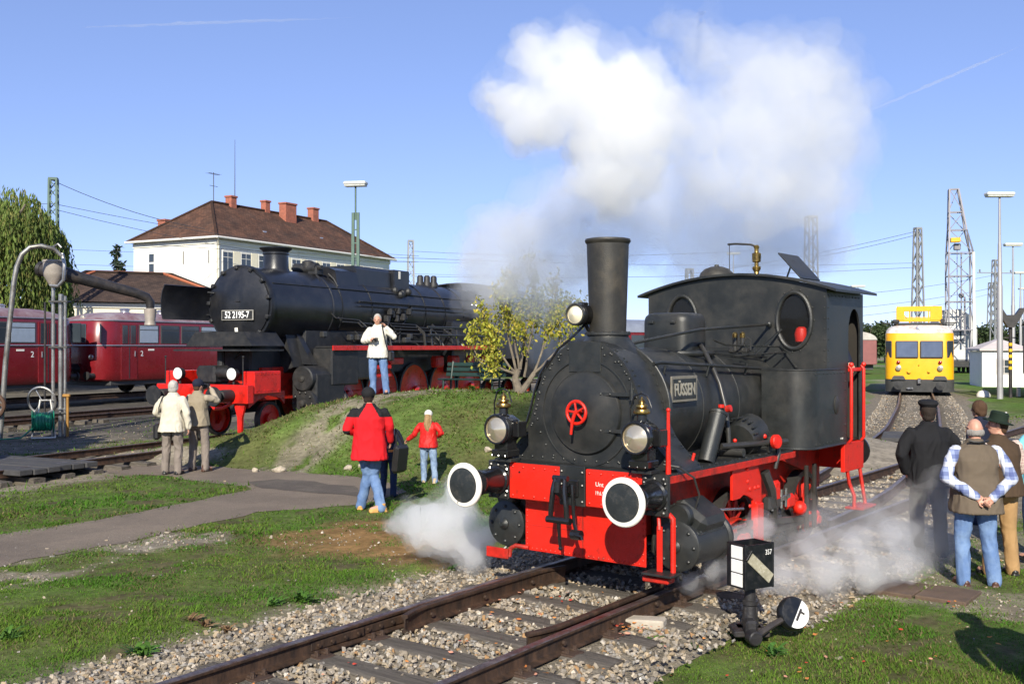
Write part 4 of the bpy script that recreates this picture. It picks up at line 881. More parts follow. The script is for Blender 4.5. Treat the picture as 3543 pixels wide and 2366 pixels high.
m.tube([(.35, 4.45, AX+RB), (.5, 4.4, AX+.80), (.62, 4.3, AX+.68)], .03, 6); m.tube([(.45, 4.9, AX+RB), (.6, 4.95, AX+.78), (.72, 4.95, AX+.58)], .03, 6); m.build('feed_pump', bkm, B)
m = M(); m.tube([(.78, 2.2, AX+.53), (.78, 5.5, AX+.53), (.80, 13, AX+.50)], .018, 6); m.tube([(.97, 5.6, AX+.22), (.98, 13, AX+.20)], .028, 6); m.tube([(1.0, 5.6, AX+.10), (1.0, 13, AX+.08)], .02, 6); m.build('boiler_handrail', bkm, bo, kind='stuff')
pr = [(-.62, AX+.62), (-.60, AX+RB+.20), (-.5, AX+RB+.30), (.5, AX+RB+.30), (.60, AX+RB+.20), (.62, AX+.62)]
m = M(); m.prism(pr, 6.0, 8.7, 'xz'); m.prism([(-.7, AX+.5), (-.60, AX+RB+.1), (-.4, AX+RB+.18), (.4, AX+RB+.18), (.60, AX+RB+.1), (.7, AX+.5)], 5.0, 6.0, 'xz'); m.box((.5, 8.2, AX+.92), (.42, .85, .62), .03); sd = m.build('sand_box', bk, B)
m = M(); m.box((.716, 8.05, AX+1.08), (.012, .09, .22), .002); m.build('paper_notice', white, sd)
m = M()
for k in range(6): m.ball((.72+.12*math.sin(k*2.1), 8.1+.14*k-.3, AX+.52+.1*math.cos(k*1.7)), .11, 8)
for k in range(8): m.box((1.0+.06*math.sin(k*3), 6.9+k*.16, AX-.1-.12*math.cos(k*2.3)), (.16, .12, .2), .03)
m.tube([(.98, 7.2, AX), (1.1, 6.8, AX-.4), (1.35, 5.6, 2.5)], .03, 6); m.tube([(.7, 8.2, AX+.5), (.98, 8.3, AX+.1), (1.0, 7.6, AX-.5), (1.1, 7.4, 2.5)], .03, 6); m.build('boiler_fittings', bkm, B, kind='stuff')
for k in range(3):
    m = M(); m.lathe([(.14, 0), (.14, .1), (.10, .16), (.10, .3), (.06, .36)], (-.1+.12*k, 10.6+k*.22, AX+RB-.02), (0, 0, 1), 12); m.build('safety_valve', bkm, B)
m = M()
for k in range(3): m.ball((.86, 12.3+k*.33, AX+.36), .05, 8)
m.build('washout_plug', steel, bo, kind='stuff')
# running board
for sg in (-1, 1):
    m = M(); m.box((sg*1.28, 8.2, 2.40), (.55, 9.2, .03)); rb_ = m.build('running_board', bkm, B)
    m = M(); m.box((sg*1.56, 8.0, 2.37), (.03, 8.9, .12), .004); m.build('running_board_edge', red2, rb_)
    m = M(); m.tube([(sg*1.5, 8.4, 2.75), (sg*1.5, 13.0, 2.72)], .03, 6); m.tube([(sg*1.45, 8.4, 2.98), (sg*1.45, 13.0, 2.98)], .03, 6)
    for s_ in (8.6, 10.2, 11.8): m.bar((sg*1.5, s_, 2.40), (sg*1.42, s_, 3.0), .05, .03)
    m.build('guard_rail', copper, rb_)
    m = M(); m.box((sg*1.2, 4.2, 1.9), (.6, 1.2, .95), .04); m.lathe([(.34, 0), (.36, .03), (.36, .12), (.33, .14), (.33, 1.3), (.36, 1.32), (.36, 1.4)], (sg*1.15, 2.9, 1.02), (0, 1, 0), 28); m.lathe([(.28, 0), (.31, .03), (.31, 1.5)], (sg*1.15, 2.85, 1.62), (0, 1, 0), 24); m.box((sg*1.1, 3.6, 1.3), (.75, 1.2, .9), .04); cy_ = m.build('cylinder', bkm, B)
    m = M()
    for cz, rr in ((1.02, .27), (1.62, .22)):
        m.lathe([(.1, 0), (.08, .08), (0, .10)], (sg*1.15, 2.9, cz), (0, -1, 0), 12)
        m.rivets([(sg*1.15+rr*math.cos(a), 2.88, cz+rr*math.sin(a)) for a in np.arange(0, 6.2, .63)], .03)
    m.build('cover_bolt', copper, cy_, kind='stuff')
    m = M(); m.box((sg*1.2, 5.15, 2.0), (.55, .9, .9), .05); m.build('air_reservoir', bk, B)
    m = M(); m.box((sg*1.2, 5.8, 1.85), (.5, 1.3, .10), .01); m.box((sg*1.2, 5.8, 1.62), (.5, 1.3, .08), .01); m.prism([(5.2, 2.25), (6.3, 2.2), (6.2, 2.05), (5.2, 1.95)], sg*1.2, sg*1.26, 'yz'); m.box((sg*1.2, 7.0, 2.0), (.2, .7, .18), .03); m.build('slide_bar_frame', red2, B)
    m = M(); m.bar((sg*1.12, 5.0, .95), (sg*1.12, 11.8, .95), .06, .12, .01); m.bar((sg*1.2, 4.6, 1.02), (sg*1.2, 8.4, .95), .06, .12, .01); m.build('side_rod', steel, B)
def rwheel(w_, s_, r, parent=B, zr=ZR, mt=red2):
    m = M(); m.lathe([(r-.07, -.06), (r, -.06), (r, .06), (r-.07, .06)], (w_, s_, zr+r), (1, 0, 0), 36, cap=False); wo_ = m.build('wheel', bkm, parent)
    m = M(); m.lathe([(r-.06, -.05), (r-.06, .05), (r*.75, .02), (r*.35, .03), (.16, .07), (.16, .12), (0, .12)], (w_, s_, zr+r), (math.copysign(1, w_), 0, 0), 30, cap=False); m.build('wheel_centre', mt, wo_)
for sg in (-1, 1):
    rwheel(sg*.76, 2.05, .425)
    for k in range(5): rwheel(sg*.78, 5.2+k*1.74, .84)
m = M(); m.box((0, 7.4, 1.5), (1.1, 10.6, .8), .02); m.build('main_frame', redd, B)
m = M(); m.box((0, 12.0, 2.4), (2.3, 3.0, 1.6), .05); m.build('firebox', bk, B); m = M(); m.box((0, 7.5, 2.25), (1.5, 8.0, 1.2), .05); m.build('ash_pan', bkm, B)
m = M()
for k in range(4): m.box((1.1, 9.6+k*1.0, 1.95), (.25, .45, .35), .05)
m.build('brake_gear', redd, B, kind='stuff')
m = M(); rp2 = random.Random(12)
for k in range(16):
    s0 = rp2.uniform(4.2, 9.5); ln = rp2.uniform(1, 3.5); z = rp2.uniform(2.5, 3.2); w0 = 1.0+.12*rp2.random(); m.tube([(w0-.08, s0, z+.12), (w0, s0+.1, z), (w0, s0+ln, z-.03), (w0+.2, s0+ln+.15, z-.25), (w0+.25, s0+ln+.15, 2.42)], rp2.choice([.018, .025, .035]), 6)
for k in range(14):
    s0 = rp2.uniform(3.6, 11.5); m.box((1.15+.2*rp2.random(), s0, 2.55+.2*rp2.random()), (.14, .12+.2*rp2.random(), .16), .03)
m.build('boiler_pipework', copper, B, kind='stuff')
m = M()
for k in range(5):
    s_ = 5.2+k*1.74; m.lathe([(.16, 0), (.16, .10), (.10, .12)], (.86, s_, 1.09), (1, 0, 0), 14); m.box((.90, s_+.30, 1.09), (.05, .5, .30), .08)
m.build('balance_weights', red2, B, kind='stuff')
# deflector, cab, tender
m = M(); dp = [(-1.40, 3.06), (-1.45, 3.2), (-1.46, 3.5), (-1.42, 3.72), (-1.34, 3.88)]; th_ = .02
m.prism(dp+[(x+th_, z-.01) for x, z in dp[::-1]], .85, 3.3, 'xz'); df = m.build('smoke_deflector', bk, B)
m = M(); m.bar((-.85, 2.6, 3.75), (-1.4, 2.6, 3.7), .04); m.bar((-.9, 2.4, 3.2), (-1.44, 2.4, 3.2), .04); m.build('deflector_stay', bk, df)
cp = [(-1.45, 2.0)]+[(-1.45, 4.1)]+[(1.45*math.sin(a), 4.1+.42*math.cos(a)) for a in np.linspace(-1.4, 1.4, 13)]+[(1.45, 4.1), (1.45, 2.0)]
m = M(); m.prism(cp, 13.0, 15.1, 'xz'); cb = m.build('cab', bk, B)
m = M(); m.prism([(x*1.04, z+.03) for x, z in cp[2:-2]]+[(x*1.04, z-.01) for x, z in cp[2:-2][::-1]], 12.8, 15.5, 'xz'); m.build('cab_roof', bkm, cb)
m = M(); m.box((1.455, 14.0, 3.5), (.02, .8, .7), .01); m.build('cab_window', glz, cb)
tp = [(-1.4, 1.3)]+[(1.45*math.cos(a), 2.7+1.35*math.sin(a)) for a in np.linspace(3.3, -.16, 17)]+[(1.4, 1.3)]
m = M(); m.prism(tp, 16.0, 22.2, 'xz'); td = m.build('tender', bk, B)
m = M(); m.prism([(x*.8, 4.0+(z-4.0)*.6+.25) for x, z in tp if z > 3.2], 17.5, 22.25, 'xz'); m.build('tender_coal_box', bkm, td)
for sg in (-1, 1):
    for s_ in (16.6, 18.3, 20.0, 21.6): rwheel(sg*.76, s_, .46)
# ================================================================ RED RAILBUSES
rbm = mat('railbus_red', (.175, .009, .013), .28, 0, .12, 1.5, 0, 40, (.14, .010, .013), .6, 1.2, .5, coat=.3)
rbr = mat('railbus_roof', (.20, .10, .11), .42, 0, .2, 2, .05, 30, (.26, .22, .23), .5, 1.0)
trim = mat('alloy_trim', (.55, .52, .52), .3, .8, .1, 8)
pane = glass('window_glass', (.035, .045, .055), .04, 1)
skirtm = mat('underframe_grey', (.05, .05, .05), .6, 0, .3, 5)
def railbus(label, loc, rz, zr):
    T = thing('railbus', label, 'railbus', (loc[0], loc[1], zr), rz, 'red railbuses coupled in a row')
    # outline in plan with rounded ends
    def plan(hw, y0, y1, rr):
        pts = []
        for (sx, sy, a0) in ((1, 0, -math.pi/2), (1, 1, 0), (-1, 1, math.pi/2), (-1, 0, math.pi)):
            cx_ = sx*(hw-rr); cy_ = (y0+rr) if sy == 0 else (y1-rr)
            pts += [(cx_+rr*math.cos(a0+t), cy_+rr*math.sin(a0+t)) for t in np.linspace(0, math.pi/2, 7)]
        return pts
    LN = 13.0
    rings = []
    for z, inset in ((.55, .10), (.62, .03), (.9, 0), (1.93, .0), (2.05, .01), (2.85, .03), (2.95, .07)):
        rings.append([(x, y, z) for x, y in plan(1.32-inset*.5, inset*2.2, LN-inset*2.2, .75)])
    n = len(rings[0]); m = M()
    m.add([p for r_ in rings for p in r_], [(k*n+i, k*n+(i+1) % n, (k+1)*n+(i+1) % n, (k+1)*n+i) for k in range(len(rings)-1) for i in range(n)]); bd = m.build('body', rbm, T, ang=45)
    rings = [[(x, y, z) for x, y in plan(h, e, LN-e, .75)] for z, h, e in ((2.95, 1.29, .15), (3.05, 1.24, .32), (3.16, 1.10, .62), (3.25, .90, 1.0), (3.28, .75, 1.3))]
    m = M(); m.add([p for r_ in rings for p in r_], [(k*n+i, k*n+(i+1) % n, (k+1)*n+(i+1) % n, (k+1)*n+i) for k in range(4) for i in range(n)]+[tuple(range(4*n, 5*n))]); m.build('roof', rbr, T, ang=50)
    m = M()
    for z, ins in ((1.95, .005), (2.93, .06)):
        pg = plan(1.335-ins*.5, -.012+ins*2.2, LN+.012-ins*2.2, .75); m.tube([(x, y, z) for x, y in pg]+[(*pg[0], z)], .03, 6, False)
    m.build('trim_strip', trim, bd, kind='stuff')
    # windows: proud frame and pane, one part each
    for sg in (-1, 1):
        ys = [1.95+1.18*k for k in range(8)]
        for k, y in enumerate(ys):
            f = M(); f.box((sg*1.312, y+.55, 2.40), (.03, 1.06, .76), .02); fo = f.build('window_frame', skirtm, bd)
            f = M(); f.box((sg*1.322, y+.55, 2.31), (.02, .98, .50), .01); f.box((sg*1.322, y+.55, 2.665), (.02, .98, .16), .01); f.build('pane', pane if k % 3 else mat('pane_blind', (.30, .36, .44), .15, 0, .1), fo)
        for y0 in (.95, 11.5):
            f = M(); f.box((sg*1.322, y0+.5, 1.70), (.025, .86, 2.2), .02); dd = f.build('door', rbm, bd)
            f = M(); f.box((sg*1.334, y0+.28, 2.38), (.02, .26, .74), .02); f.box((sg*1.334, y0+.70, 2.38), (.02, .26, .74), .02); f.box((sg*1.337, y0+.5, 1.7), (.012, .03, 2.1)); f.build('door_pane', pane, dd)
            f = M(); f.box((sg*1.35, y0+.78, 1.62), (.03, .04, .22), .01); f.build('door_handle', trim, dd)
        text('lettering', '2', .30, (sg*1.327, 2.12, 1.62), (R(90), 0, R(90)*sg), mat('sign_white', (.82, .82, .8), .5), bd, .002)
        m = M(); m.box((sg*1.325, 2.62, 1.78), (.012, .32, .07)); m.build('notice_strip', white, bd)
    for y, d in ((.0, -1), (LN, 1)):
        for w0, w1 in ((-.52, -.06), (.06, .52)):
            f = M(); f.box(((w0+w1)/2, y-d*.035, 2.42), (w1-w0, .05, .74), .03); f.build('windscreen', pane, bd)
        for sg in (-1, 1):
            f = M(); a = .72; f.box((sg*(.60+.72*.72*1.0), y-d*(.75-.75*math.cos(a)+.0), 2.42), (.62, .06, .74), .03, Matrix.Rotation(-d*sg*-a, 3, 'Z')); f.build('windscreen', pane, bd)
            m = M(); m.lathe([(.10, -.03), (.11, .02), (.10, .05)], (sg*.78, y+d*-.03 if abs(.78) < .57 else y-d*.06, 1.50), (0, d, 0), 18); hl = m.build('headlamp', trim, bd)
            m = M(); m.lathe([(.09, .05), (0, .07)], (sg*.78, y-d*.06, 1.50), (0, d, 0), 18, cap=False); m.build('lamp_glass', lensm, hl)
            m = M(); m.lathe([(.10, 0), (.10, .3), (.16, .31), (.16, .36), (0, .37)], (sg*.85, y-d*.1, .78), (0, d, 0), 16); m.build('buffer', bkm, T)
        m = M(); m.lathe([(.09, -.1), (.10, .02), (.07, .05), (0, .06)], (0, y-d*.33, 3.05), (0, d, 0), 18); m.build('roof_lamp', lensm, T)
    m = M(); m.box((0, LN/2, .55), (2.4, LN-1.2, .35), .03); m.build('underframe', skirtm, T)
    for s_ in (3.3, 9.4):
        for sg in (-1, 1): rwheel(sg*.76, s_, .45, T, 0, bkm)
    for s_ in (2.2, 4.2, 7, 10):
        m = M(); m.lathe([(.22, 0), (.24, .03), (.18, .05), (.18, .12), (.24, .14), (.12, .2)], (.3, s_, 3.26), (0, 0, 1), 14); m.build('roof_vent', trim, T)
    return T
o3 = tw2(-16.1, 0); 
def on3(s_): return tw2(-16.1, s_)
S3 = 11.3
railbus('dark red railbus facing left, behind the big black locomotive', on3(S3), -TH2, .5)
railbus('dark red railbus cut off by the left edge, behind the bent water pipe', on3(S3-.95), -TH2+math.pi, .5)
# coupling cover between the two
m = M(); m.cyl((0, -.5, 1.0), (0, .3, 1.0), .25, n=14); o = m.build('coupling_bellows', gloss, None); o.location = (*on3(S3-.3), .5); o.rotation_euler = (0, 0, -TH2); tag(o, 'black coupling between the two red railbuses', 'coupling')
# grey-roofed red coach glimpsed beyond the chimney of the small locomotive
def coach(label, loc, rz, zr, ln, body, roofm, win=8, wd=2.8, cat='coach'):
    T = thing('railway_coach', label, cat, (loc[0], loc[1], zr), rz)
    m = M(); m.box((0, ln/2, 1.7), (wd, ln, 1.9), .05); bd = m.build('body', body, T)
    rp_ = [(-wd/2-.03, 2.62)]+[(wd/2*math.sin(a), 2.62+.62*math.cos(a)) for a in np.linspace(-1.45, 1.45, 13)]+[(wd/2+.03, 2.62)]
    m = M(); m.prism(rp_, -.05, ln+.05, 'xz'); m.build('roof', roofm, T)
    for sg in (-1, 1):
        for k in range(win):
            f = M(); f.box((sg*(wd/2+.002), (k+.6)*ln/(win+.2), 2.15), (.03, ln/(win+.2)*.62, .68), .01); f.build('window', pane, bd)
    m = M(); m.box((0, ln/2, .6), (wd-.3, ln-1, .5), .03); m.build('underframe', skirtm, T)
    for s_ in (1.6, ln-1.6):
        for sg in (-1, 1): rwheel(sg*.76, s_, .45, T, 0, bkm)
    for k in range(3):
        m = M(); m.lathe([(.16, 0), (.2, .05), (.14, .08), (.14, .2), (.2, .22), (.1, .3)], (0, 2+k*3, 3.22), (0, 0, 1), 12); m.build('roof_vent', trim, T)
    return T
coach('dark red coach with blue grey roof glimpsed between chimney and cab of the tank locomotive', (3.0, 47), -TH2-R(30), .45, 13, rbm, mat('coach_roof', (.20, .22, .27), .5, 0, .2, 3))
coach('faded red coach with pale roof standing beyond the cab steps of the small locomotive', (26.0, 77), R(-6), .3, 12, mat('faded_red', (.22, .075, .07), .6, 0, .2, 3), mat('pale_roof', (.42, .39, .36), .6, 0, .2, 3), 9)
# ================================================================ YELLOW RAILCAR
yel = mat('yellow_paint', (.80, .40, .008), .42, 0, .08, 3, .05, 40, (.62, .34, .03), .66, 4)
yroof = mat('rusty_white_roof', (.62, .58, .55), .55, 0, .12, 4, .1, 30, (.30, .13, .07), .60, 2.2, stretch=(1, 1, .35))
Y = thing('maintenance_railcar', 'bright yellow overhead line railcar with a work platform on its roof', 'railcar', (18.45, 46.4, .3), R(-21.7))
YW = 1.46
def yplan(hw, y0, ins=0):
    rr = .55
    return [(-hw, 9)]+[(-hw, y0+rr)]+[(-hw+rr-rr*math.cos(a), y0+rr-rr*.9*math.sin(a)) for a in np.linspace(.1, 1.5, 6)]+[(hw-rr+rr*math.sin(a), y0+rr-rr*.9*math.cos(a)) for a in np.linspace(.07, 1.47, 6)]+[(hw, y0+rr), (hw, 9)]
def loft(rings, caps=(False, True)):
    m = M(); n = len(rings[0]); f = [(k*n+i, k*n+(i+1) % n, (k+1)*n+(i+1) % n, (k+1)*n+i) for k in range(len(rings)-1) for i in range(n)]
    if caps[1]: f.append(tuple(range((len(rings)-1)*n, len(rings)*n)))
    if caps[0]: f.append(tuple(range(n))[::-1])
    return m.add([p for r_ in rings for p in r_], f)
yb = loft([[(x, y, z) for x, y in yplan(YW, e)] for z, e in ((.62, .03), (1.5, 0), (2.5, .10), (2.72, .16))], (True, True)).build('body', yel, Y, ang=40)
loft([[(x, y, z) for x, y in yplan(YW-i, e)] for z, i, e in ((2.725, .02, .17), (2.86, .05, .25), (3.0, .16, .45), (3.10, .40, .9), (3.14, .7, 1.4))]).build('roof', yroof, Y, ang=50)
loft([[(x, y, z) for x, y in yplan(YW+.01, e)] for z, e in ((.05, .08), (.45, .02), (.615, .0))], (True, True)).build('skirt', skirtm, Y, ang=40)
for sg in (-1, 1):
    f = M(); f.box((sg*.52, .045, 1.98), (.96, .06, .78), .05, Matrix.Rotation(R(-6), 3, 'X')); fo = f.build('windscreen_frame', skirtm, yb)
    f = M(); f.box((sg*.52, .022, 1.98), (.88, .03, .70), .04, Matrix.Rotation(R(-6), 3, 'X')); f.build('windscreen', mat('screen_glass', (.09, .11, .16), .08, 0, .2, 2, spec=.9), fo)
    f = M(); f.box((sg*1.30, .27, 1.98), (.40, .05, .78), .04, Matrix.Rotation(sg*R(50), 3, 'Z')); f.build('corner_window', pane, yb)
    for z, r_, mm in ((1.40, .075, mat('tail_lamp', (.25, .01, .01), .2)), (1.13, .12, trim)):
        m = M(); m.lathe([(r_, -.04), (r_, .03), (r_*.8, .04), (0, .05)], (sg*.88, .0, z), (0, -1, 0), 18); hl = m.build('headlamp' if r_ > .1 else 'tail_lamp', mm, yb)
        if r_ > .1: m = M(); m.lathe([(r_*.85, .042), (0, .06)], (sg*.88, 0, z), (0, -1, 0), 16, cap=False); m.build('lamp_glass', lensm, hl)
    m = M(); m.prism([(sg*.88-.30, .60), (sg*.88+.30, .60), (sg*.88+.25, .72), (sg*.88+.19, .78), (sg*.88-.19, .78), (sg*.88-.25, .72)], -.03, .02, 'xz'); m.build('buffer_recess', skirtm, yb)
    m = M(); m.lathe([(.10, 0), (.10, .28), (.2, .29), (.2, .33), (0, .34)], (sg*.88, .04, .36), (0, -1, 0), 20); m.build('buffer', bkm, Y)
    m = M(); m.cyl((sg*1.40, .9, .8), (sg*1.40, .9, 2.2), .02, n=6); m.build('handrail', trim, Y)
m = M(); m.cyl((.42, -.02, 1.0), (.42, -.05, 1.0), .06, n=12); m.cyl((-.42, -.02, 1.0), (-.42, -.05, 1.0), .09, n=12); m.cyl((0, -.0, 1.3), (0, -.03, 1.3), .03, n=8); m.build('hose_plug', yel, yb, kind='stuff')
m = M(); m.box((0, -.02, .55), (.16, .12, .24), .02); m.box((-.4, .02, .22), (.28, .03, .07)); m.build('coupling', steel, Y)
m = M(); m.lathe([(.14, 0), (.145, .06), (.12, .1), (.06, .11), (0, .12)], (0, .42, 2.92), (0, -1, .1), 20); m.build('roof_lamp', trim, Y)
m = M()
for x in (-.95, .95):
    for y in (1.2, 3.6): m.bar((x, y, 3.05), (x, y, 3.95), .06)
    for z in (3.45, 3.95): m.bar((x, 1.2, z), (x, 3.6, z), .05)
for y in (1.2, 3.6):
    for z in (3.45, 3.95): m.bar((-.95, y, z), (.95, y, z), .05)
    m.bar((-.42, y, 3.2), (-.42, y, 3.95), .04); m.bar((.42, y, 3.2), (.42, y, 3.95), .04)
m.bar((-.95, 1.2, 3.95), (-.42, 1.2, 3.25), .05); m.bar((.95, 1.2, 3.95), (.42, 1.2, 3.25), .05)
m.build('platform_rail', yel, Y)
M().box((-.82, 1.16, 3.62), (.35, .04, .58), .01).build('platform_panel', yel, Y); M().box((.72, 1.16, 3.62), (.5, .04, .58), .01).build('platform_panel', yel, Y); M().box((0, 1.17, 3.84), (1.9, .03, .20), .01).build('platform_panel', yel, Y); M().box((0, 1.17, 3.32), (1.9, .03, .12), .01).build('platform_panel', yel, Y)
m = M(); m.box((0, 2.4, 3.18), (2.2, 2.8, .06)); m.build('platform_floor', skirtm, Y)
m = M(); m.bar((-1.4, 1.5, 3.12), (1.5, 1.5, 3.12), .08, .05); m.box((-1.0, 1.0, 3.28), (.3, .2, .16), .04); m.cyl((1.0, .95, 3.3), (1.0, 1.2, 3.3), .1, n=10); m.box((1.35, 1.3, 3.2), (.5, .3, .05)); m.box((-1.35, 1.3, 3.2), (.5, .3, .05)); m.build('roof_gear', bkm, Y, kind='stuff')
for s_ in (1.9, 6.5):
    for sg in (-1, 1): rwheel(sg*.76, s_, .42, Y, 0, bkm)
# ================================================================ CRANE, HUT, DARK WAGON
wgrey = mat('crane_white', (.55, .55, .54), .5, 0, .15, 2, .05, 30, (.34, .32, .30), .6, 2)
lat = mat('crane_lattice', (.20, .19, .21), .5, .2, .2, 3)
K = thing('rail_crane', 'white railway crane with a tall lattice mast behind the yellow railcar', 'crane', (35.0, 80, .3), R(-14))
m = M(); m.box((0, 3.5, 2.3), (2.9, 5, 2.6), .12); m.prism([(-1.45, 3.6), (1.45, 3.6), (1.3, 4.4), (.2, 5.1), (-1.2, 5.0)], 1.2, 5.5, 'xz'); cbk = m.build('crane_cab', wgrey, K)
m = M(); m.box((-.3, .98, 3.2), (1.5, .05, .45), .02); m.box((-.3, .98, 2.55), (1.5, .05, .3), .02); m.build('cab_window', pane, cbk, kind='stuff')
M().box((1.46, 2.3, 3.1), (.04, 1.5, 1.4), .02).build('side_window', pane, cbk)
m = M(); m.box((0, 3.5, .75), (2.6, 7.5, .5), .04); m.build('crane_chassis', bkm, K)
for sg in (-1, 1):
    m = M(); m.lathe([(.10, 0), (.10, .5), (.24, .51), (.24, .56), (.12, .57)], (sg*.88, -.1, 1.0), (0, -1, 0), 18); bo_ = m.build('buffer', bkm, K)
    m = M(); m.torus((sg*.88, -.67, 1.0), (0, 1, 0), .18, .05, 20, 6); m.build('buffer_rim', white, bo_)
for s_ in (1.0, 3.0, 5.0):
    for sg in (-1, 1): rwheel(sg*.76, s_, .42, K, .0, bkm)
m = M(); P0 = {}
prof_ = [(1.3, -.92, .92, -.7, .7), (3.4, -.92, .88, -.7, .7), (5.6, -.92, .86, -.7, .7), (7.6, -.92, .86, -.7, .7), (9.4, -.90, .86, -.65, .65), (11.2, -.82, .42, -.45, .45), (12.6, -.80, .20, -.35, .35), (14.4, -.78, -.12, -.25, .25)]
for k in range(len(prof_)-1):
    z0, a0, b0, c0, d0 = prof_[k]; z1_, a1, b1, c1, d1 = prof_[k+1]
    q0 = [(a0, c0), (b0, c0), (b0, d0), (a0, d0)]; q1 = [(a1, c1), (b1, c1), (b1, d1), (a1, d1)]
    for i in range(4):
        j = (i+1) % 4; m.bar((*q0[i], z0), (*q1[i], z1_), .11); m.bar((*q1[i], z1_), (*q1[j], z1_), .07)
        if k % 2: m.bar((*q0[i], z0), (*q1[j], z1_), .055)
        else: m.bar((*q0[j], z0), (*q1[i], z1_), .055)
jib = m.build('lattice_mast', lat, K)
m = M(); m.bar((.88, -.72, 1.3), (.86, -.72, 9.4), .20, .16); m.build('mast_leg', white, K)
m = M(); m.box((-.4, -.4, 10.4), (.7, .5, .35), .03); m.build('pulley_frame', yel, K)
m = M(); m.box((-.2, 0, 9.9), (.5, .4, .5), .05); m.cyl((.1, 0, 3.5), (.1, 0, 9.5), .05, n=6); m.cyl((-.2, 0, 5), (-.2, 0, 10), .03, n=5); m.cyl((.35, 0, 2.5), (.35, 0, 6), .07, n=6); m.ball((.1, 0, 6.1), .22, 8); m.build('hoist_block', lat, K)
# white hut
H = thing('hut', 'small white rendered hut with a shallow pale roof at the right', 'hut', (26.95, 56, .2), R(-12)); H.scale = (.93, .93, .95)
hutw = mat('white_render', (.78, .77, .75), .8, 0, .06, 1.5, .1, 20, (.6, .57, .52), .66, 1.5)
m = M(); m.box((0, 1.6, 1.02), (2.5, 3.2, 2.1), .02); hw = m.build('wall', hutw, H)
m = M(); m.add([(-1.42, -.2, 2.09), (1.42, -.2, 2.09), (1.42, 3.4, 2.09), (-1.42, 3.4, 2.09), (-1.42, -.2, 2.2), (1.42, -.2, 2.2), (1.42, 3.4, 2.2), (-1.42, 3.4, 2.2), (0, 1.2, 2.78), (0, 2.0, 2.78)], [(3, 2, 1, 0), (0, 1, 5, 4), (1, 2, 6, 5), (2, 3, 7, 6), (3, 0, 4, 7), (4, 5, 8), (5, 6, 9, 8), (6, 7, 9), (7, 4, 8, 9)]); m.build('roof', mat('felt_roof', (.52, .46, .44), .8, 0, .1, 2), H, ang=20)
m = M(); m.box((-.05, -.005, 1.18), (.82, .05, .92), .01); wf = m.build('window', mat('grey_frame', (.45, .42, .40), .6, 0, .1), hw)
for dx in (-.2, .2):
    for dz in (-.22, .22): M().box((-.05+dx*.9, -.03, 1.18+dz*.9), (.30, .02, .34), .005).build('pane', pane, wf)
# dark covered wagon cut by the right edge
D = thing('goods_wagon', 'dark covered goods wagon cut off by the right edge of the picture', 'goods wagon', (23.3, 43.5, .25), R(-26))
m = M(); m.box((0, 3, 2.0), (2.7, 6, 2.3), .05); db = m.build('body', mat('wagon_dark', (.022, .018, .022), .6, 0, .3, 3), D)
for k in range(9):
    for sg in (-1, 1): M().box((sg*1.36, .35+k*.66, 2.0), (.04, .60, 2.2), .012).build('plank', MATS['wagon_dark'], db) if True else None
m = M(); m.prism([(-1.45, 3.15)]+[(1.45*math.sin(a), 3.15+.4*math.cos(a)) for a in np.linspace(-1.4, 1.4, 9)]+[(1.45, 3.15)], -.1, 6.1, 'xz'); m.build('roof', bkm, D)
m = M(); m.box((0, 3, .7), (2.4, 5.8, .35), .02); m.build('underframe', bkm, D)
for s_ in (1.2, 4.8):
    for sg in (-1, 1): rwheel(sg*.76, s_, .48, D, 0, bkm)
for sg in (-1, 1):
    m = M(); m.lathe([(.10, 0), (.10, .45), (.2, .46), (.2, .5), (0, .51)], (sg*.88, 0, .98), (0, -1, 0), 18); m.build('buffer', bkm, D)
# ================================================================ BUILDINGS
crm = mat('cream_render', (.78, .72, .55), .85, 0, .06, .9, .08, 12, (.66, .60, .44), .62, .9)
crw = mat('pale_render', (.80, .78, .70), .85, 0, .05, .9, .08, 12, (.70, .66, .56), .64, .8)
def tile_mat(name, c1, c2, c3):
    m = mat(name, c1, .9, 0, .35, 1.1, .25, 22, c2, .52, .7, .2, contrast=.2)
    n = m.node_tree.nodes; Lk = m.node_tree.links; b = n['Principled BSDF']; tc = [x for x in n if x.type == 'TEX_COORD'][0]
    br = n.new('ShaderNodeTexBrick'); br.inputs['Scale'].default_value = 1.0; br.inputs['Brick Width'].default_value = .26; br.inputs['Row Height'].default_value = .17; br.inputs['Mortar Size'].default_value = .012
    br.inputs['Color1'].default_value = (1.25, 1.2, 1.15, 1); br.inputs['Color2'].default_value = (.75, .75, .78, 1); br.inputs['Mortar'].default_value = (.5, .5, .5, 1)
    Lk.new(tc.outputs['UV'], br.inputs['Vector'])
    old = b.inputs['Base Color'].links[0].from_socket
    vm = n.new('ShaderNodeVectorMath'); vm.operation = 'MULTIPLY'; Lk.new(old, vm.inputs[0]); Lk.new(br.outputs[0], vm.inputs[1]); Lk.new(vm.outputs[0], b.inputs['Base Color'])
    return m
tile = tile_mat('roof_tile', (.125, .062, .040), (.060, .042, .034), None)
tile2 = tile_mat('roof_tile_dark', (.080, .052, .040), (.050, .038, .033), None)
brick = mat('chimney_brick', (.36, .12, .075), .9, 0, .25, 5, .3, 30, (.26, .10, .07), .55, 3)
wood = mat('window_timber', (.70, .68, .62), .6, 0, .1, 6)
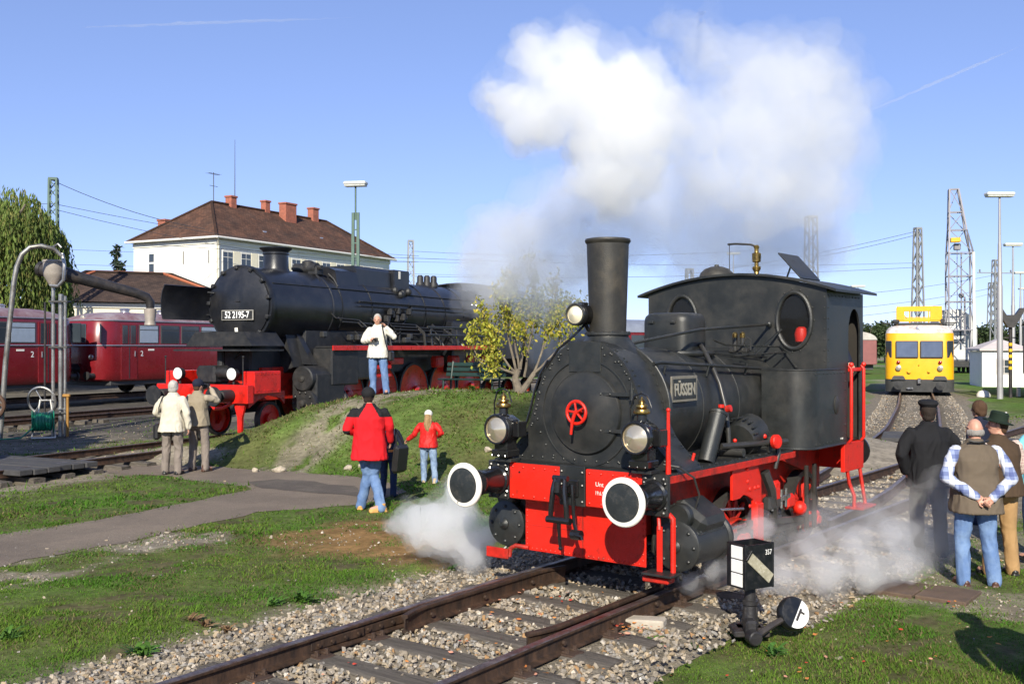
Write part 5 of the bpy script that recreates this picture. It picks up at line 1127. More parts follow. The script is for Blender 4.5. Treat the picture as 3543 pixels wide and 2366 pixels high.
def hip_roof(name, x0, x1, y0, y1, ze, zr, hip, mt, parent, over=.5):
    X0, X1, Y0, Y1 = x0-over, x1+over, y0-over, y1+over; ym = (y0+y1)/2
    v = [(X0, Y0, ze), (X1, Y0, ze), (X1, Y1, ze), (X0, Y1, ze), (X0+hip+over, ym, zr), (X1-hip-over, ym, zr)]
    f = [(0, 1, 5, 4), (2, 3, 4, 5), (1, 2, 5), (3, 0, 4), (3, 2, 1, 0)]
    m = M().add(v, f); o = m.build(name, mt, parent, ang=10)
    uv = o.data.uv_layers.new(name='UVMap')
    for p in o.data.polygons:
        nrm = p.normal; t = Vector((0, 0, 1)).cross(nrm); t = t.normalized() if t.length > .01 else Vector((1, 0, 0)); s_ = nrm.cross(t)
        for li in p.loop_indices:
            co = o.data.vertices[o.data.loops[li].vertex_index].co; uv.data[li].uv = (co.dot(t), co.dot(s_))
    m = M()
    for a, b in ((4, 5), (0, 4), (3, 4), (1, 5), (2, 5)):
        pa, pb = Vector(v[a]), Vector(v[b]); m.tube([pa+Vector((0, 0, .03)), pb+Vector((0, 0, .03))], .11, 6)
    m.build('ridge_tiles', mt, o)
    return o
TB = R(28.1)
S = thing('station_building', 'cream two storey station building with brown hipped roof and red brick chimneys', 'building', (-20.2, 70, 0), math.pi/2-TB)
# local x runs along the long front (away to the right), local y to the left along the gable side
LX, LY, ZE = 20.5, 8.0, 9.85
m = M(); m.box((LX/2, LY/2, ZE/2), (LX, LY, ZE)); wl = m.build('wall', [crw], S, ang=0)
m = M(); m.box((LX/2, -.02, ZE-.22), (LX+.1, .12, .30), .02); m.build('cornice', crw, S); m = M(); m.box((-.02, LY/2, ZE-.22), (.12, LY+.1, .30), .02); m.build('cornice', crw, S)
m = M(); m.box((LX/2, -.05, 6.95), (LX+.1, .14, .16), .02); m.build('string_course', crw, S)
rf = hip_roof('roof', 0, LX, 0, LY, ZE+.0, 13.0, 3.6, tile, S, .38)
m = M(); m.tube([(-.42, -.42, ZE+.02), (LX+.42, -.42, ZE+.02)], .085, 8); m.tube([(-.42, -.42, ZE+.02), (-.42, LY+.42, ZE+.02)], .085, 8); m.build('gutter', wood, S)
m = M(); m.tube([(-.3, -.4, ZE), (.08, -.10, ZE-.5), (.08, -.10, 3)], .06, 8); m.build('downpipe', crm, S)
for k in range(11):
    x = 1.0+k*1.80
    f = M(); f.box((x, -.02, 8.25), (1.02, .10, 1.62), .02); fo = f.build('window_frame', wood, wl)
    for dx in (-.24, .24):
        M().box((x+dx, -.05, 8.05), (.42, .06, 1.05), .01).build('pane', pane, fo); M().box((x+dx, -.05, 8.78), (.42, .06, .32), .01).build('pane', pane, fo)
    M().box((x, -.10, 7.40), (1.2, .2, .08), .01).build('sill', crw, fo)
    if k < 10:
        M().box((x+.90, -.03, 8.25), (.66, .08, 1.62), .01).build('wall_panel', crm, wl)
    f = M(); f.box((x, -.02, 5.2), (1.02, .10, 1.7), .02); fo = f.build('window_frame', wood, wl); M().box((x, -.05, 5.2), (.86, .06, 1.5), .01).build('pane', pane, fo)
for y in (6.15,):
    f = M(); f.box((-.02, y, 8.25), (.10, .62, 1.4), .02); fo = f.build('window_frame', wood, wl)
    for z in (8.0, 8.7): M().box((-.05, y, z), (.06, .48, .58), .01).build('pane', pane, fo)
for y in (.7, 3.1): M().box((-.02, y, 8.6), (.05, .05, .9)).build('wall_bracket', skirtm, wl)
m = M(); m.lathe([(.02, 0), (.35, .06), (.55, .16), (.58, .2), (.35, .1), (0, .05)], (-.5, 4.0, 6.9), (-.5, -.5, .5), 22); m.cyl((-.02, 4.0, 6.8), (-.5, 4.0, 6.9), .04, n=6); m.build('satellite_dish', wood, S)
def chimney(x, y, zt, a, b, zb):
    m = M(); m.box((x, y, (zt+zb)/2), (a, b, zt-zb), .02); c = m.build('chimney', brick, rf)
    m = M(); m.box((x, y, zt+.04), (a+.12, b+.12, .14), .02); m.build('chimney_cap', brick, c)
chimney(2.0, 7.0, 11.6, .75, .75, 10.2); chimney(5.6, 4, 13.6, .6, .6, 12.2); chimney(9.5, 4.1, 13.75, .55, .5, 12.4); chimney(11.2, 3.3, 13.7, 1.3, .7, 12.0); chimney(12.6, 4.6, 13.4, .5, .5, 12.2); chimney(15.2, 4, 13.85, .75, .6, 12.4)
m = M(); m.cyl((6.0, 4, 13.5), (6.0, 4, 18.0), .035, .015, n=6); m.build('antenna_mast', skirtm, S)
m = M(); m.cyl((3.8, 4, 12.9), (3.8, 4, 15.2), .03, n=6); m.bar((3.3, 4, 15.1), (4.4, 4, 15.1), .03)
for k in range(6): m.bar((3.3+.2*k, 3.7, 15.1), (3.3+.2*k, 4.3, 15.1), .015)
m.bar((3.4, 4, 14.2), (4.2, 4, 14.2), .03); m.build('tv_aerial', skirtm, S)
for x, y, z in ((6, 1.2, 10.85), (13, 1.5, 11.05)): M().box((x, y, z+.05), (.35, .35, .12), .02).build('roof_light', trim, rf)
# low building in front of it
U = thing('low_building', 'low cream building with brown hipped roof and orange ridge tiles, left of the station building', 'building', (-28.2, 60, -.35), math.pi/2-R(62))
m = M(); m.box((6, 4, 2.7), (12, 8, 5.4)); lw = m.build('wall', crm, U, ang=0)
m = M(); m.box((6, -.03, 5.25), (12.1, .14, .3), .02); m.build('cornice', crw, U)
r2 = hip_roof('roof', 0, 12, 0, 8, 5.45, 7.5, 3.4, tile2, U, .5)
orange = mat('orange_ridge', (.36, .11, .05), .8, 0, .15, 5)
m = M(); m.tube([(3.9, 4, 7.56), (8.1, 4, 7.56)], .09, 6); m.tube([(-.5, -.5, 5.5), (3.9, 4, 7.56)], .09, 6); m.tube([(12.5, -.5, 5.5), (8.1, 4, 7.56)], .10, 6); m.build('orange_ridge', orange, r2)
for k in range(5):
    f = M(); f.box((1.6+k*2.2, -.02, 3.6), (1.1, .1, 1.5), .02); fo = f.build('window_frame', wood, lw); M().box((1.6+k*2.2, -.05, 3.6), (.9, .06, 1.3), .01).build('pane', pane, fo)
V = thing('flat_annexe', 'long low cream shed with a flat grey roof behind the red railbuses', 'building', (-33, 57, 0), math.pi/2-R(62))
m = M(); m.box((9, 3, 2.0), (20, 6, 4.0)); vw = m.build('wall', crm, V); m = M(); m.box((9, 3, 4.1), (20.8, 6.8, .22), .03); m.build('roof', mat('flat_roof', (.26, .24, .22), .8, 0, .2, 2), V)
for k in range(8):
    f = M(); f.box((.8+k*2.2, -.02, 2.6), (1.1, .1, 1.2), .02); fo = f.build('window_frame', wood, vw); M().box((.8+k*2.2, -.05, 2.6), (.9, .06, 1.0), .01).build('pane', pane, fo)
# ================================================================ MASTS, LAMPS AND WIRES
mst = mat('mast_grey', (.26, .265, .27), .6, .2, .2, 1.5)
mgr = mat('mast_green', (.085, .14, .11), .6, .1, .25, 1.5)
pol = mat('pole_galvanised', (.34, .33, .33), .5, .3, .2, 1)
lampw = mat('lamp_housing', (.62, .62, .58), .4, 0, .08, 3)
def lattice(loc, H_, w0, w1, mt, label, group, step=None, arm=False, br=.05):
    T = thing('lattice_mast', label, 'catenary mast', loc, R(12), group)
    m = M(); n = int(H_/(step or w0*1.6)); cs = ((-1, -1), (1, -1), (1, 1), (-1, 1))
    for a, b in cs: m.bar((a*w0/2, b*w0/2, 0), (a*w1/2, b*w1/2, H_), br*1.4)
    for k in range(n):
        t0, t1 = k/n, (k+1)/n; h0, h1 = w0/2+(w1-w0)/2*t0, w0/2+(w1-w0)/2*t1
        for i in range(4):
            j = (i+1) % 4; p, q = (cs[i], cs[j]) if (k+i) % 2 else (cs[j], cs[i])
            m.bar((p[0]*h0, p[1]*h0, t0*H_), (q[0]*h1, q[1]*h1, t1*H_), br*.7)
    m.box((0, 0, H_), (w1+br, w1+br, br*2)); m.build('mast_frame', mt, T)
    M().box((0, 0, -.2), (w0*1.8, w0*1.8, 1.1), .05).build('concrete_foot', mat('concrete', (.36, .34, .31), .9, 0, .2, 3, .3, 30), T)
    if arm:
        m = M(); m.bar((-w0*2.5, 0, H_*.88), (w0*2.5, 0, H_*.88), br*1.3)
        for s_ in (-1, 1): m.lathe([(.05, 0), (.11, .06), (.05, .12), (.11, .18), (.05, .24), (.11, .3), (.04, .4)], (s_*w0*2.2, 0, H_*.88), (0, 0, 1), 8)
        m.build('cross_arm', mt, T)
    return T
lattice((-26.0, 58, .3), 11.6, .62, .40, mgr, 'green lattice mast rising behind the willow at the left', 'catenary masts', .55, br=.07)
lattice((-8.9, 90, .3), 11.4, .80, .42, mst, 'grey lattice mast beyond the boiler of the big black locomotive', 'catenary masts', .8, br=.07)
lattice((33.3, 84, .3), 11.8, .85, .42, mst, 'grey lattice mast directly behind the yellow railcar', 'catenary masts', .9, br=.08)
lattice((54.3, 115, .3), 11.8, .9, .45, mst, 'lattice mast with insulator arm behind the tall lamp post at the right', 'catenary masts', 1.0, True, br=.08)
lattice((73, 156, .3), 11.8, 1.0, .5, mst, 'most distant lattice mast, left of the one with the insulator arm', 'catenary masts', 1.2, br=.09)
lattice((26.3, 90, .3), 13.5, 1.0, .75, mst, 'tall twin lattice mast veiled by steam above the cab roof', 'catenary masts', 1.0, br=.08)
lattice((15.6, 90, .3), 8.9, .7, .5, mst, 'short lattice mast peeping up beside the bell on the cab roof', 'catenary masts', .8, br=.08)
def lamp_post(loc, H_, label, wd=1.25, lat_=False, rz=0):
    T = thing('lamp_post', label, 'lamp post', loc, rz, 'yard lamp posts')
    m = M()
    if lat_:
        for a in (-.13, .13):
            m.bar((a, 0, -.5), (a*.8, 0, H_-1.1), .07, .12)
        for k in range(int((H_-1.4)/.55)): m.bar((-.12, 0, .3+k*.55), (.12, 0, .3+k*.55), .05)
        m.cyl((0, 0, H_-1.4), (0, 0, H_), .04, n=8)
    else: m.lathe([(.13, -.5), (.12, H_*.55), (.10, H_*.56), (.075, H_*.76), (.06, H_*.77), (.045, H_)], (0, 0, 0), (0, 0, 1), 12)
    m.build('pole', pol if not lat_ else mgr, T)
    m = M(); m.box((0, 0, H_+.10), (wd, .42, .14), .04); hd = m.build('lamp_head', lampw, T)
    M().box((0, -.0, H_-.0), (wd*.94, .36, .07), .02).build('diffuser', mat('diffuser', (.5, .5, .46), .3), hd)
    return T
lamp_post((-6.42, 42, .3), 8.7, 'yard lamp on a dark green ladder like pole, above the black boiler', .95, True, R(-10))
lamp_post((21.25, 44.6, .25), 8.7, 'tall yard lamp with wide flat head, nearest in the row at the right', 1.22)
lamp_post((32.3, 66, .3), 8.6, 'second nearest flat headed yard lamp, right of the crane', 1.15)
lamp_post((45.2, 91, .3), 8.6, 'third flat headed yard lamp near the right edge', 1.15)
lamp_post((58, 116, .3), 8.6, 'farthest flat headed yard lamp at the right edge', 1.2)
lamp_post((36.5, 108, .3), 8.4, 'distant yard lamp seen just beyond the cab roof corner', 1.5)
lamp_post((3.9, 97, .3), 8.5, 'distant yard lamp above the bush, behind the tender', 1.3)
lamp_post((47, 150, .3), 8.4, 'low distant yard lamp left of the yellow railcar', 1.6)
lamp_post((19.9, 92, .3), 10.4, 'faint thin yard lamp behind the cab roof bell', 1.2)
wire = mat('overhead_wire', (.10, .10, .11), .6, .3, .05)
def wires(label, lines, r=.012):
    m = M()
    for a, b, sag in lines:
        a, b = Vector(a), Vector(b); m.tube([a.lerp(b, t)-Vector((0, 0, sag*4*t*(1-t))) for t in np.linspace(0, 1, 13)], r, 4)
    o = m.build('overhead_wire', wire); tag(o, label, 'overhead wire', 'overhead wires'); return o
wires('sloping wire from the top of the green mast down to the station roof', [((-26, 58, 11.8), (-19.8, 66, 10.0), .35)], .018)
wires('upper wires crossing from the left edge towards the station roof', [((-60, 55, 10.9), (-26, 58, 10.5), .3), ((-26, 58, 10.5), (-8, 88, 10.2), .5), ((-26, 58, 10.2), (-8, 88, 9.7), .9)], .014)
wires('parallel contact wires in the sky between willow and station', [((-60, 60, z), (-2, 95, z+.5), .2) for z in (6.6, 7.5, 8.5, 9.6)], .012)
wires('wires over the station gutter running right past the grey mast', [((-24, 66, 9.0), (40, 100, 10.6), .7), ((-8.9, 90, 10.8), (26, 90, 11.2), .6), ((-8.9, 90, 8.6), (33, 84, 8.9), .4)], .016)
wires('wire from the mast behind the yellow railcar down to the left', [((33.3, 84, 11.9), (15.6, 90, 8.8), .3), ((33.3, 84, 11.6), (26.3, 90, 10.2), .1)], .018)
wires('faint wires between crane and the masts at the right', [((15, 90, 6.5), (54, 115, 10.4), .8), ((15, 90, 5.2), (54, 115, 9.0), .8), ((20, 90, 4.4), (73, 156, 10.5), .8)], .018)
# ================================================================ WATER CRANE, HOSE REEL, SIGNAL, BENCH, LANTERN
gal = mat('galvanised_pipe', (.40, .39, .37), .32, .75, .2, 4, .1, 30, (.24, .22, .2), .6, 5)
drk = mat('crane_iron', (.028, .026, .027), .5, .2, .35, 4, .2, 40, (.07, .055, .045), .6, 3)
tap = mat('pale_enamel', (.33, .29, .25), .5, .1, .2, 3, .1, 20, (.28, .22, .18), .6, 3)
A = thing('water_crane', 'black swinging water crane with funnel head carried on shiny upright pipes', 'water crane', (-12.0, 27.0, .04), 0)
for dx, dy, h, r_ in ((-.10, 0, 3.95, .045), (.08, .05, 3.75, .06), (.24, -.05, 3.7, .035), (.02, .12, 3.6, .035)):
    m = M(); m.cyl((dx, dy, 0), (dx, dy, h), r_, n=12)
    for z in (.7, 2.3, 3.5): m.lathe([(r_*1.5, 0), (r_*1.5, .06)], (dx, dy, z), (0, 0, 1), 12)
    m.build('stand_pipe', gal, A)
m = M()
for z in (.62, 2.35, 3.55): m.box((.07, .02, z), (.5, .26, .05), .01)
m.build('pipe_clamp', skirtm, A, kind='stuff')
m = M(); m.lathe([(.08, -.10), (.13, -.02), (.25, .2), (.27, .27), (.27, .55), (.285, .56), (.285, .62), (.24, .62), (.22, .3)], (-.08, 0, 4.02), (0, 0, 1), 26, cap=False); fn = m.build('funnel', tap, A)
m = M(); m.cyl((-.2, .1, 4.33), (-.50, .2, 4.42), .17, n=20); m.lathe([(.19, 0), (.20, .10), (.15, .14)], (-.46, .19, 4.41), (-1, .25, .2), 20); m.build('counterweight', drk, A)
m = M(); m.tube([(.15, .1, 4.28), (.5, .3, 4.18), (1.1, .7, 4.0), (1.7, 1.1, 3.82), (1.92, 1.25, 3.72), (2.0, 1.3, 3.58), (2.0, 1.3, 3.40)], [.20, .165, .145, .13, .125, .12, .11], 16); m.build('swing_arm', drk, A)
m = M(); m.lathe([(.12, 0), (.165, -.02), (.165, -.10), (.135, -.34), (.16, -.46)], (2.0, 1.3, 3.42), (0, 0, 1), 18); m.build('spout', tap, A)
m = M(); m.tube([(.22, -.2, 4.8), (.30, -.25, 4.5), (.28, -.25, 4.1), (.12, -.2, 3.95), (-.1, -.15, 3.97)], .045, 10); m.tube([(.2, -.2, 4.95), (.12, -.2, 5.05), (-.1, -.1, 4.95)], .03, 8); m.build('head_pipe', gal, A)
m = M(); m.torus((-.35, -.1, .95), (0, 1, .2), .36, .03, 28, 8)
for k in range(3): a = k*2.09; m.cyl((-.35, -.1, .95), (-.35+.36*math.cos(a), -.1-.0, .95+.36*math.sin(a)), .015, n=6)
m.cyl((-.35, -.1, .95), (-.1, .0, .95), .03, n=8); m.build('hand_wheel', gal, A)
m = M(); m.cyl((.33, -.1, 0), (.33, -.1, 1.1), .035, n=8); m.box((.30, -.1, 1.08), (.2, .1, .08), .02); m.build('hydrant', mat('ochre_pipe', (.35, .18, .04), .6, .2, .3, 6), A)
m = M(); m.cyl((-1.0, 1.5, 0), (-1.0, 1.5, 3.6), .03, n=8); m.build('stay_rod', drk, A)
A2 = thing('bent_pipe', 'tall grey pipe curving over at the top, at the left edge', 'pipe', (-12.95, 25.9, .03))
m = M(); m.tube([(0, 0, 0), (.12, .05, 2.0), (.30, .1, 4.0), (.36, .12, 4.4), (.48, .15, 4.72), (.66, .2, 4.90), (.90, .3, 4.95), (1.18, .4, 4.88), (1.34, .5, 4.7)], [.066, .066, .064, .062, .062, .06, .06, .055, .045], 14); m.build('pipe', mat('dull_pipe', (.27, .265, .25), .42, .6, .25, 3, .1, 30, (.14, .12, .10), .55, 4), A2)
m = M(); m.torus((-.12, -.15, .9), (0, 1, .1), .30, .05, 28, 8); m.cyl((-.12, -.15, .9), (.05, 0, .9), .05, n=8)
for k in range(4): a = k*1.57; m.cyl((-.12, -.15, .9), (-.12+.3*math.cos(a), -.15, .9+.3*math.sin(a)), .018, n=6)
m.build('valve_wheel', mat('rusty_iron', (.10, .055, .035), .75, .2, .3, 6), A2)
HR = thing('hose_reel', 'green garden hose reel on a white tube frame below the water crane', 'hose reel', (-12.05, 26.3, .06), R(25))
m = M(); m.tube([(-.25, -.2, .02), (-.25, .2, .03), (-.12, .05, .5), (-.06, .12, .98), (.18, .12, .98), (.25, .05, .5), (.3, .2, .03), (.3, -.2, .02), (-.25, -.2, .02)], .018, 8); m.build('frame', white, HR)
hosem = mat('green_hose', (.010, .19, .10), .4, 0, .2, 10)
m = M()
for k in range(6): m.torus((-.2+k*.075, 0, .42), (1, 0, 0), .20, .05, 22, 8)
m.build('hose', hosem, HR)
for x in (-.26, .24):
    m = M(); m.lathe([(.28, 0), (.29, .01), (.28, .03), (.08, .05)], (x, 0, .42), (1, 0, 0), 24); m.build('reel_flange', hosem, HR)
m = M(); m.tube([(-.2, -.2, .3), (-.5, -.4, .05), (-1.2, -.5, .03), (-2.2, -.2, .03)], .02, 6); m.build('hose_end', hosem, HR)
# black and yellow post with hopper head at the right
Pq = thing('signal_post', 'dark post with black and yellow bands and a split hopper shaped head', 'signal post', (22.0, 45.2, .25), R(-15))
m = M(); m.cyl((0, 0, -.4), (0, 0, 3.1), .075, n=12); m.bar((-.25, 0, 2.55), (.3, 0, 2.55), .05); m.build('post', drk, Pq)
for k in range(5):
    m = M(); m.cyl((0, 0, 1.15+k*.26), (0, 0, 1.28+k*.26), .085, n=12); m.build('band', mat('band_yellow', (.75, .45, .02), .5), Pq)
m = M(); m.prism([(-.12, 3.0), (.12, 3.0), (.32, 3.30), (.60, 3.85), (.38, 3.85), (.18, 3.55), (-.18, 3.55), (-.36, 3.85), (-.56, 3.85), (-.30, 3.30)], -.2, .2, 'xz'); m.build('head', drk, Pq)
# track markers
for i, (x, y, s_, lb) in enumerate(((21.4, 46.5, 0, 'white domed marker stone in the grass right of the yellow railcar'), (23.0, 46.5, 1, 'small white and black post beside the domed marker'), (14.4, 25.0, 1, 'tiny white stub in the grass behind the black capped man'))):
    m = M()
    if s_ == 0: m.lathe([(.30, 0), (.29, .12), (.2, .25), (0, .31)], (0, 0, 0), (0, 0, 1), 16)
    else: m.box((0, 0, .18 if i == 1 else .08), (.14 if i == 1 else .08, .14 if i == 1 else .08, .5 if i == 1 else .22), .02)
    o = m.build('marker_stone', white); o.location = (x, y, float(zg(x, y))-.02); tag(o, lb, 'marker')
# bench
BN = thing('park_bench', 'dark green slatted bench on the bank beside the bush', 'bench', (-1.55, 23.55, 0), R(-27)); BN.scale = (.82, .82, .82)
zb = float(zg(-1.0, 23.5)); BN.location.z = zb-.10
gb = mat('bench_green', (.006, .026, .019), .45, 0, .2, 8)
for k in range(4): M().box((.85, -.18+k*.12, .43), (1.9, .10, .035), .01).build('seat_slat', gb, BN)
for k in range(3): M().box((.85, .26+k*.035, .56+k*.14), (1.9, .03, .11), .01, Matrix.Rotation(R(-14), 3, 'X')).build('back_slat', gb, BN)
for x in (.08, 1.62):
    M().tube([(x, -.22, 0), (x, -.2, .40)], .03, 6).build('leg', gb, BN); M().tube([(x, .20, 0), (x, .22, .42), (x, .34, .92)], .03, 6).build('leg', gb, BN)
    M().tube([(x, -.22, .40), (x, .24, .42)], .026, 6).build('seat_bearer', gb, BN)
# point lantern with counterweight lever
Q = thing('point_lantern', 'black box lantern numbered 357 with white panels, beside the track', 'point lantern', (2.02, 8.70, 0), 0)
gx_ = lambda r_: Matrix.Rotation(r_, 3, 'Z')
RQ = R(30)                                        # lantern box turned: left face shows the white panels
m = M(); bw, bd, bh = .30, .22, .37; z0 = .375
r3 = gx_(RQ)
for c, d in (((0, -bd/2, z0+bh/2), (bw, .012, bh)), ((0, bd/2, z0+bh/2), (bw, .012, bh)), ((-bw/2, 0, z0+bh/2), (.012, bd+.012, bh)), ((bw/2, 0, z0+bh/2), (.012, bd+.012, bh)), ((0, 0, z0+.006), (bw, bd, .012))):
    m.box(r3 @ Vector(c), d, .002, r3)
for sx in (-1, 1): m.box(r3 @ Vector((sx*(bw/2+.0), -bd/2, z0+bh/2)), (.022, .022, bh+.01), .004, r3)
lb_ = m.build('lantern_box', mat('lantern_black', (.008, .009, .011), .35, 0, .3, 12, .15, 60, (.03, .028, .026), .62, 12), Q)
for k in range(3):
    M().box(r3 @ Vector((-bw/2-.009, -.012, z0+.07+k*.115)), (.008, .135, .106), .003, r3).build('white_panel', mat('panel_white', (.82, .80, .76), .4, 0, .06, 10), lb_)
m = M(); rr = r3 @ Matrix.Rotation(R(40), 3, 'Y'); m.box(r3 @ Vector((-.0, -bd/2-.010, z0+bh*.47)), (.36*.9, .012, .088), .002, rr); ds = m.build('diagonal_panel', mat('reflector_beige', (.34, .31, .22), .45, 0, .25, 30, .2, 90, (.55, .52, .42), .62, 40), lb_)
m = M(); m.box(r3 @ Vector((-.135, -bd/2-.02, z0+bh*.47+.115)), (.02, .03, .10), .003, rr); m.build('shutter_hinge', gloss, lb_)
text('lettering', '357', .062, r3 @ Vector((.098, -bd/2-.008, z0+bh-.075)), (R(90), 0, RQ), MATS['panel_white'], lb_, .001, sx=.8)
m = M(); m.lathe([(.085, 0), (.075, .06), (.06, .16), (.055, .22), (.066, .23), (.066, .26), (.05, .27), (.045, .38)], (0, 0, -.01), (0, 0, 1), 18); m.box((-.02, .0, .02), (.22, .2, .05), .01)
for a in range(3): m.box((.05*math.cos(a*2.1-.5), .05*math.sin(a*2.1-.5), .10), (.03, .03, .2), .006)
m.build('pedestal', drk, Q)
ball = Vector((.33, -.12, .17)); piv = Vector((-.05, -.34, .03))
m = M(); m.tube([piv, piv.lerp(ball, .5)+Vector((0, 0, .01)), ball], [.030, .026, .024], 8); m.lathe([(.055, -.05), (.06, -.04), (.06, .04), (.05, .05)], piv, (.25, -1, 0), 16); m.box(piv+Vector((-.0, .12, .06)), (.10, .14, .12), .02); m.box(piv+Vector((.02, .25, -.01)), (.30, .25, .05), .01); m.build('lever', drk, Q)
nrm = Vector((.30, -.86, .28)).normalized(); ldir = Vector((.52, .35, .62)); ldir = (ldir-nrm*ldir.dot(nrm)).normalized(); pd_ = nrm.cross(ldir)
wb = Matrix((ldir, pd_, nrm)).transposed()
m = M(); m.lathe([(0, -.085), (.08, -.08), (.126, -.05), (.14, -.015), (.14, .02), (.128, .044), (.115, .047), (0, .047)], ball, nrm, 34); cwt = m.build('counterweight', MATS['lantern_black'], Q)
sg_ = -1
pts = [Vector((.098*math.cos(a), .098*math.sin(a), .047)) for a in np.linspace(-math.pi/2+.05, math.pi/2-.05, 16)]
side = Vector((.85, 0, -.5)); side = (side-nrm*side.dot(nrm)).normalized(); up_ = nrm.cross(side)
wm = Matrix((side, up_, nrm)).transposed()
pts = [Vector((.122*math.cos(a), .122*math.sin(a), .049)) for a in np.linspace(-math.pi/2+.05, math.pi/2-.05, 16)]
m = M(); m.add([ball+wm @ p for p in pts]+[ball+wm @ (p+Vector((0, 0, .004))) for p in pts], [tuple(range(16, 32)), tuple(range(16))[::-1]]+[(i, (i+1) % 16, 16+(i+1) % 16, 16+i) for i in range(16)]); m.build('white_half', mat('chipped_white', (.80, .79, .76), .5, 0, .06, 10, .1, 50, (.06, .06, .06), .665, 16, contrast=.02), cwt)
m = M(); m.box(ball+wm @ Vector((.025, 0, .056)), (.02, .11, .012), .003, wm); m.box(ball+wm @ Vector((.045, .03, .056)), (.05, .018, .01), .003, wm); m.build('casting_mark', drk, cwt)
# concrete blocks and stones by the rail, brown cover plate in the grass
for i, (px, py, d, lb) in enumerate(((1405, 1425, (.22, .20, .14), 'square concrete block against the right rail with orange leaves'), (1480, 1435, (.34, .16, .09), 'flat pale concrete slab beside the square block'))):
    x, y = pix(px, py); m = M(); m.box((0, 0, 0), d, .015); o = m.build('concrete_block', mat('concrete_warm', (.40, .35, .28), .9, 0, .25, 6, .4, 40)); o.location = (x, y, .03); o.rotation_euler = (.03, -.04, -TH+.3*i); tag(o, lb, 'concrete block')
CV = thing('cover_plate', 'brown timber cover plates lying in the grass in front of the bystanders', 'cover plate', (3.98, 9.95, 0), R(-38)); CV.scale = (.72, .72, 1); CV.location.z = .02
cvm = mat('cover_brown', (.105, .068, .045), .85, 0, .3, 3, .4, 40)
M().box((-.33, 0, 0), (.62, .8, .05), .01).build('plank', cvm, CV); M().box((.33, .03, 0), (.64, .8, .05), .01).build('plank', cvm, CV)
# level crossing boards behind the locomotive and at the left
for lb, (cx_, cy_), rz, n_, ln, zz in (('dark timber crossing boards between the rails beyond the small locomotive', tw(float(cw(19)), 19), -TH+R(16), 7, 1.3, .15), ('dark timber crossing boards where the path meets the track at the left edge', tw2(-.1, -4.1), -TH2, 6, 2.6, .20), ('dark timber crossing boards behind the bystanders', tw(.2, 18.6), -TH, 7, 1.3, .15)):
    T = thing('crossing_boards', lb, 'crossing boards', (cx_, cy_, zz), rz)
    for k in range(n_): M().box((0 if n_ == 7 else random.uniform(-.03, .03), -.9+k*.28, random.uniform(-.006, .006)), (ln, .265, .10), .012).build('board', mat('crossing_timber', (.052, .050, .050), .85, 0, .3, 5, .4, 30), T)
# fallen leaves
lf = [mat('leaf_red', (.45, .06, .03), .7), mat('leaf_orange', (.60, .22, .05), .7), mat('leaf_pink', (.55, .25, .18), .7)]
lv = np.array([(-.5, 0, 0), (-.2, .3, .08), (.15, .22, .02), (.5, 0, .1), (.15, -.24, .06), (-.2, -.28, 0)])
VV = []; FF = []; o_ = 0; CC = []
for k in range(150):
    if k < 45: px, py = random.gauss(1430, 50), random.gauss(1447, 12)
    elif k < 90: x, y = tw(random.uniform(-.7, .7), random.uniform(-4, 1)); px = None
    else: px, py = random.uniform(1000, 2300), random.uniform(1380, 1560)
    if px is not None: x, y = pix(px, py)
    a = random.uniform(0, 6.28); s_ = random.uniform(.03, .055); ti = random.uniform(-.5, .5)
    Rm = np.array(Matrix.Rotation(a, 3, 'Z') @ Matrix.Rotation(ti, 3, 'X')); w_, s2 = to_ws(x, y)
    z = .05 if abs(w_-cw(s2)) < 1.6 else float(zg(x, y))+.035
    VV.append(lv*s_ @ Rm.T+np.array([x, y, z])); FF += [(o_, o_+1, o_+2), (o_, o_+2, o_+3), (o_, o_+3, o_+4), (o_, o_+4, o_+5)]; o_ += 6
    CC.append(np.repeat(np.array([random.choice([(.42, .05, .03), (.62, .24, .06), (.55, .26, .17), (.45, .16, .05)])]), 6, 0))
lo_ = link('fallen_leaves', np_mesh('fallen_leaves', np.concatenate(VV), FF, attr_mat('fallen_leaf', .7), np.concatenate(CC))); tag(lo_, 'red and orange fallen leaves on the ballast and grass', 'leaves', kind='stuff')
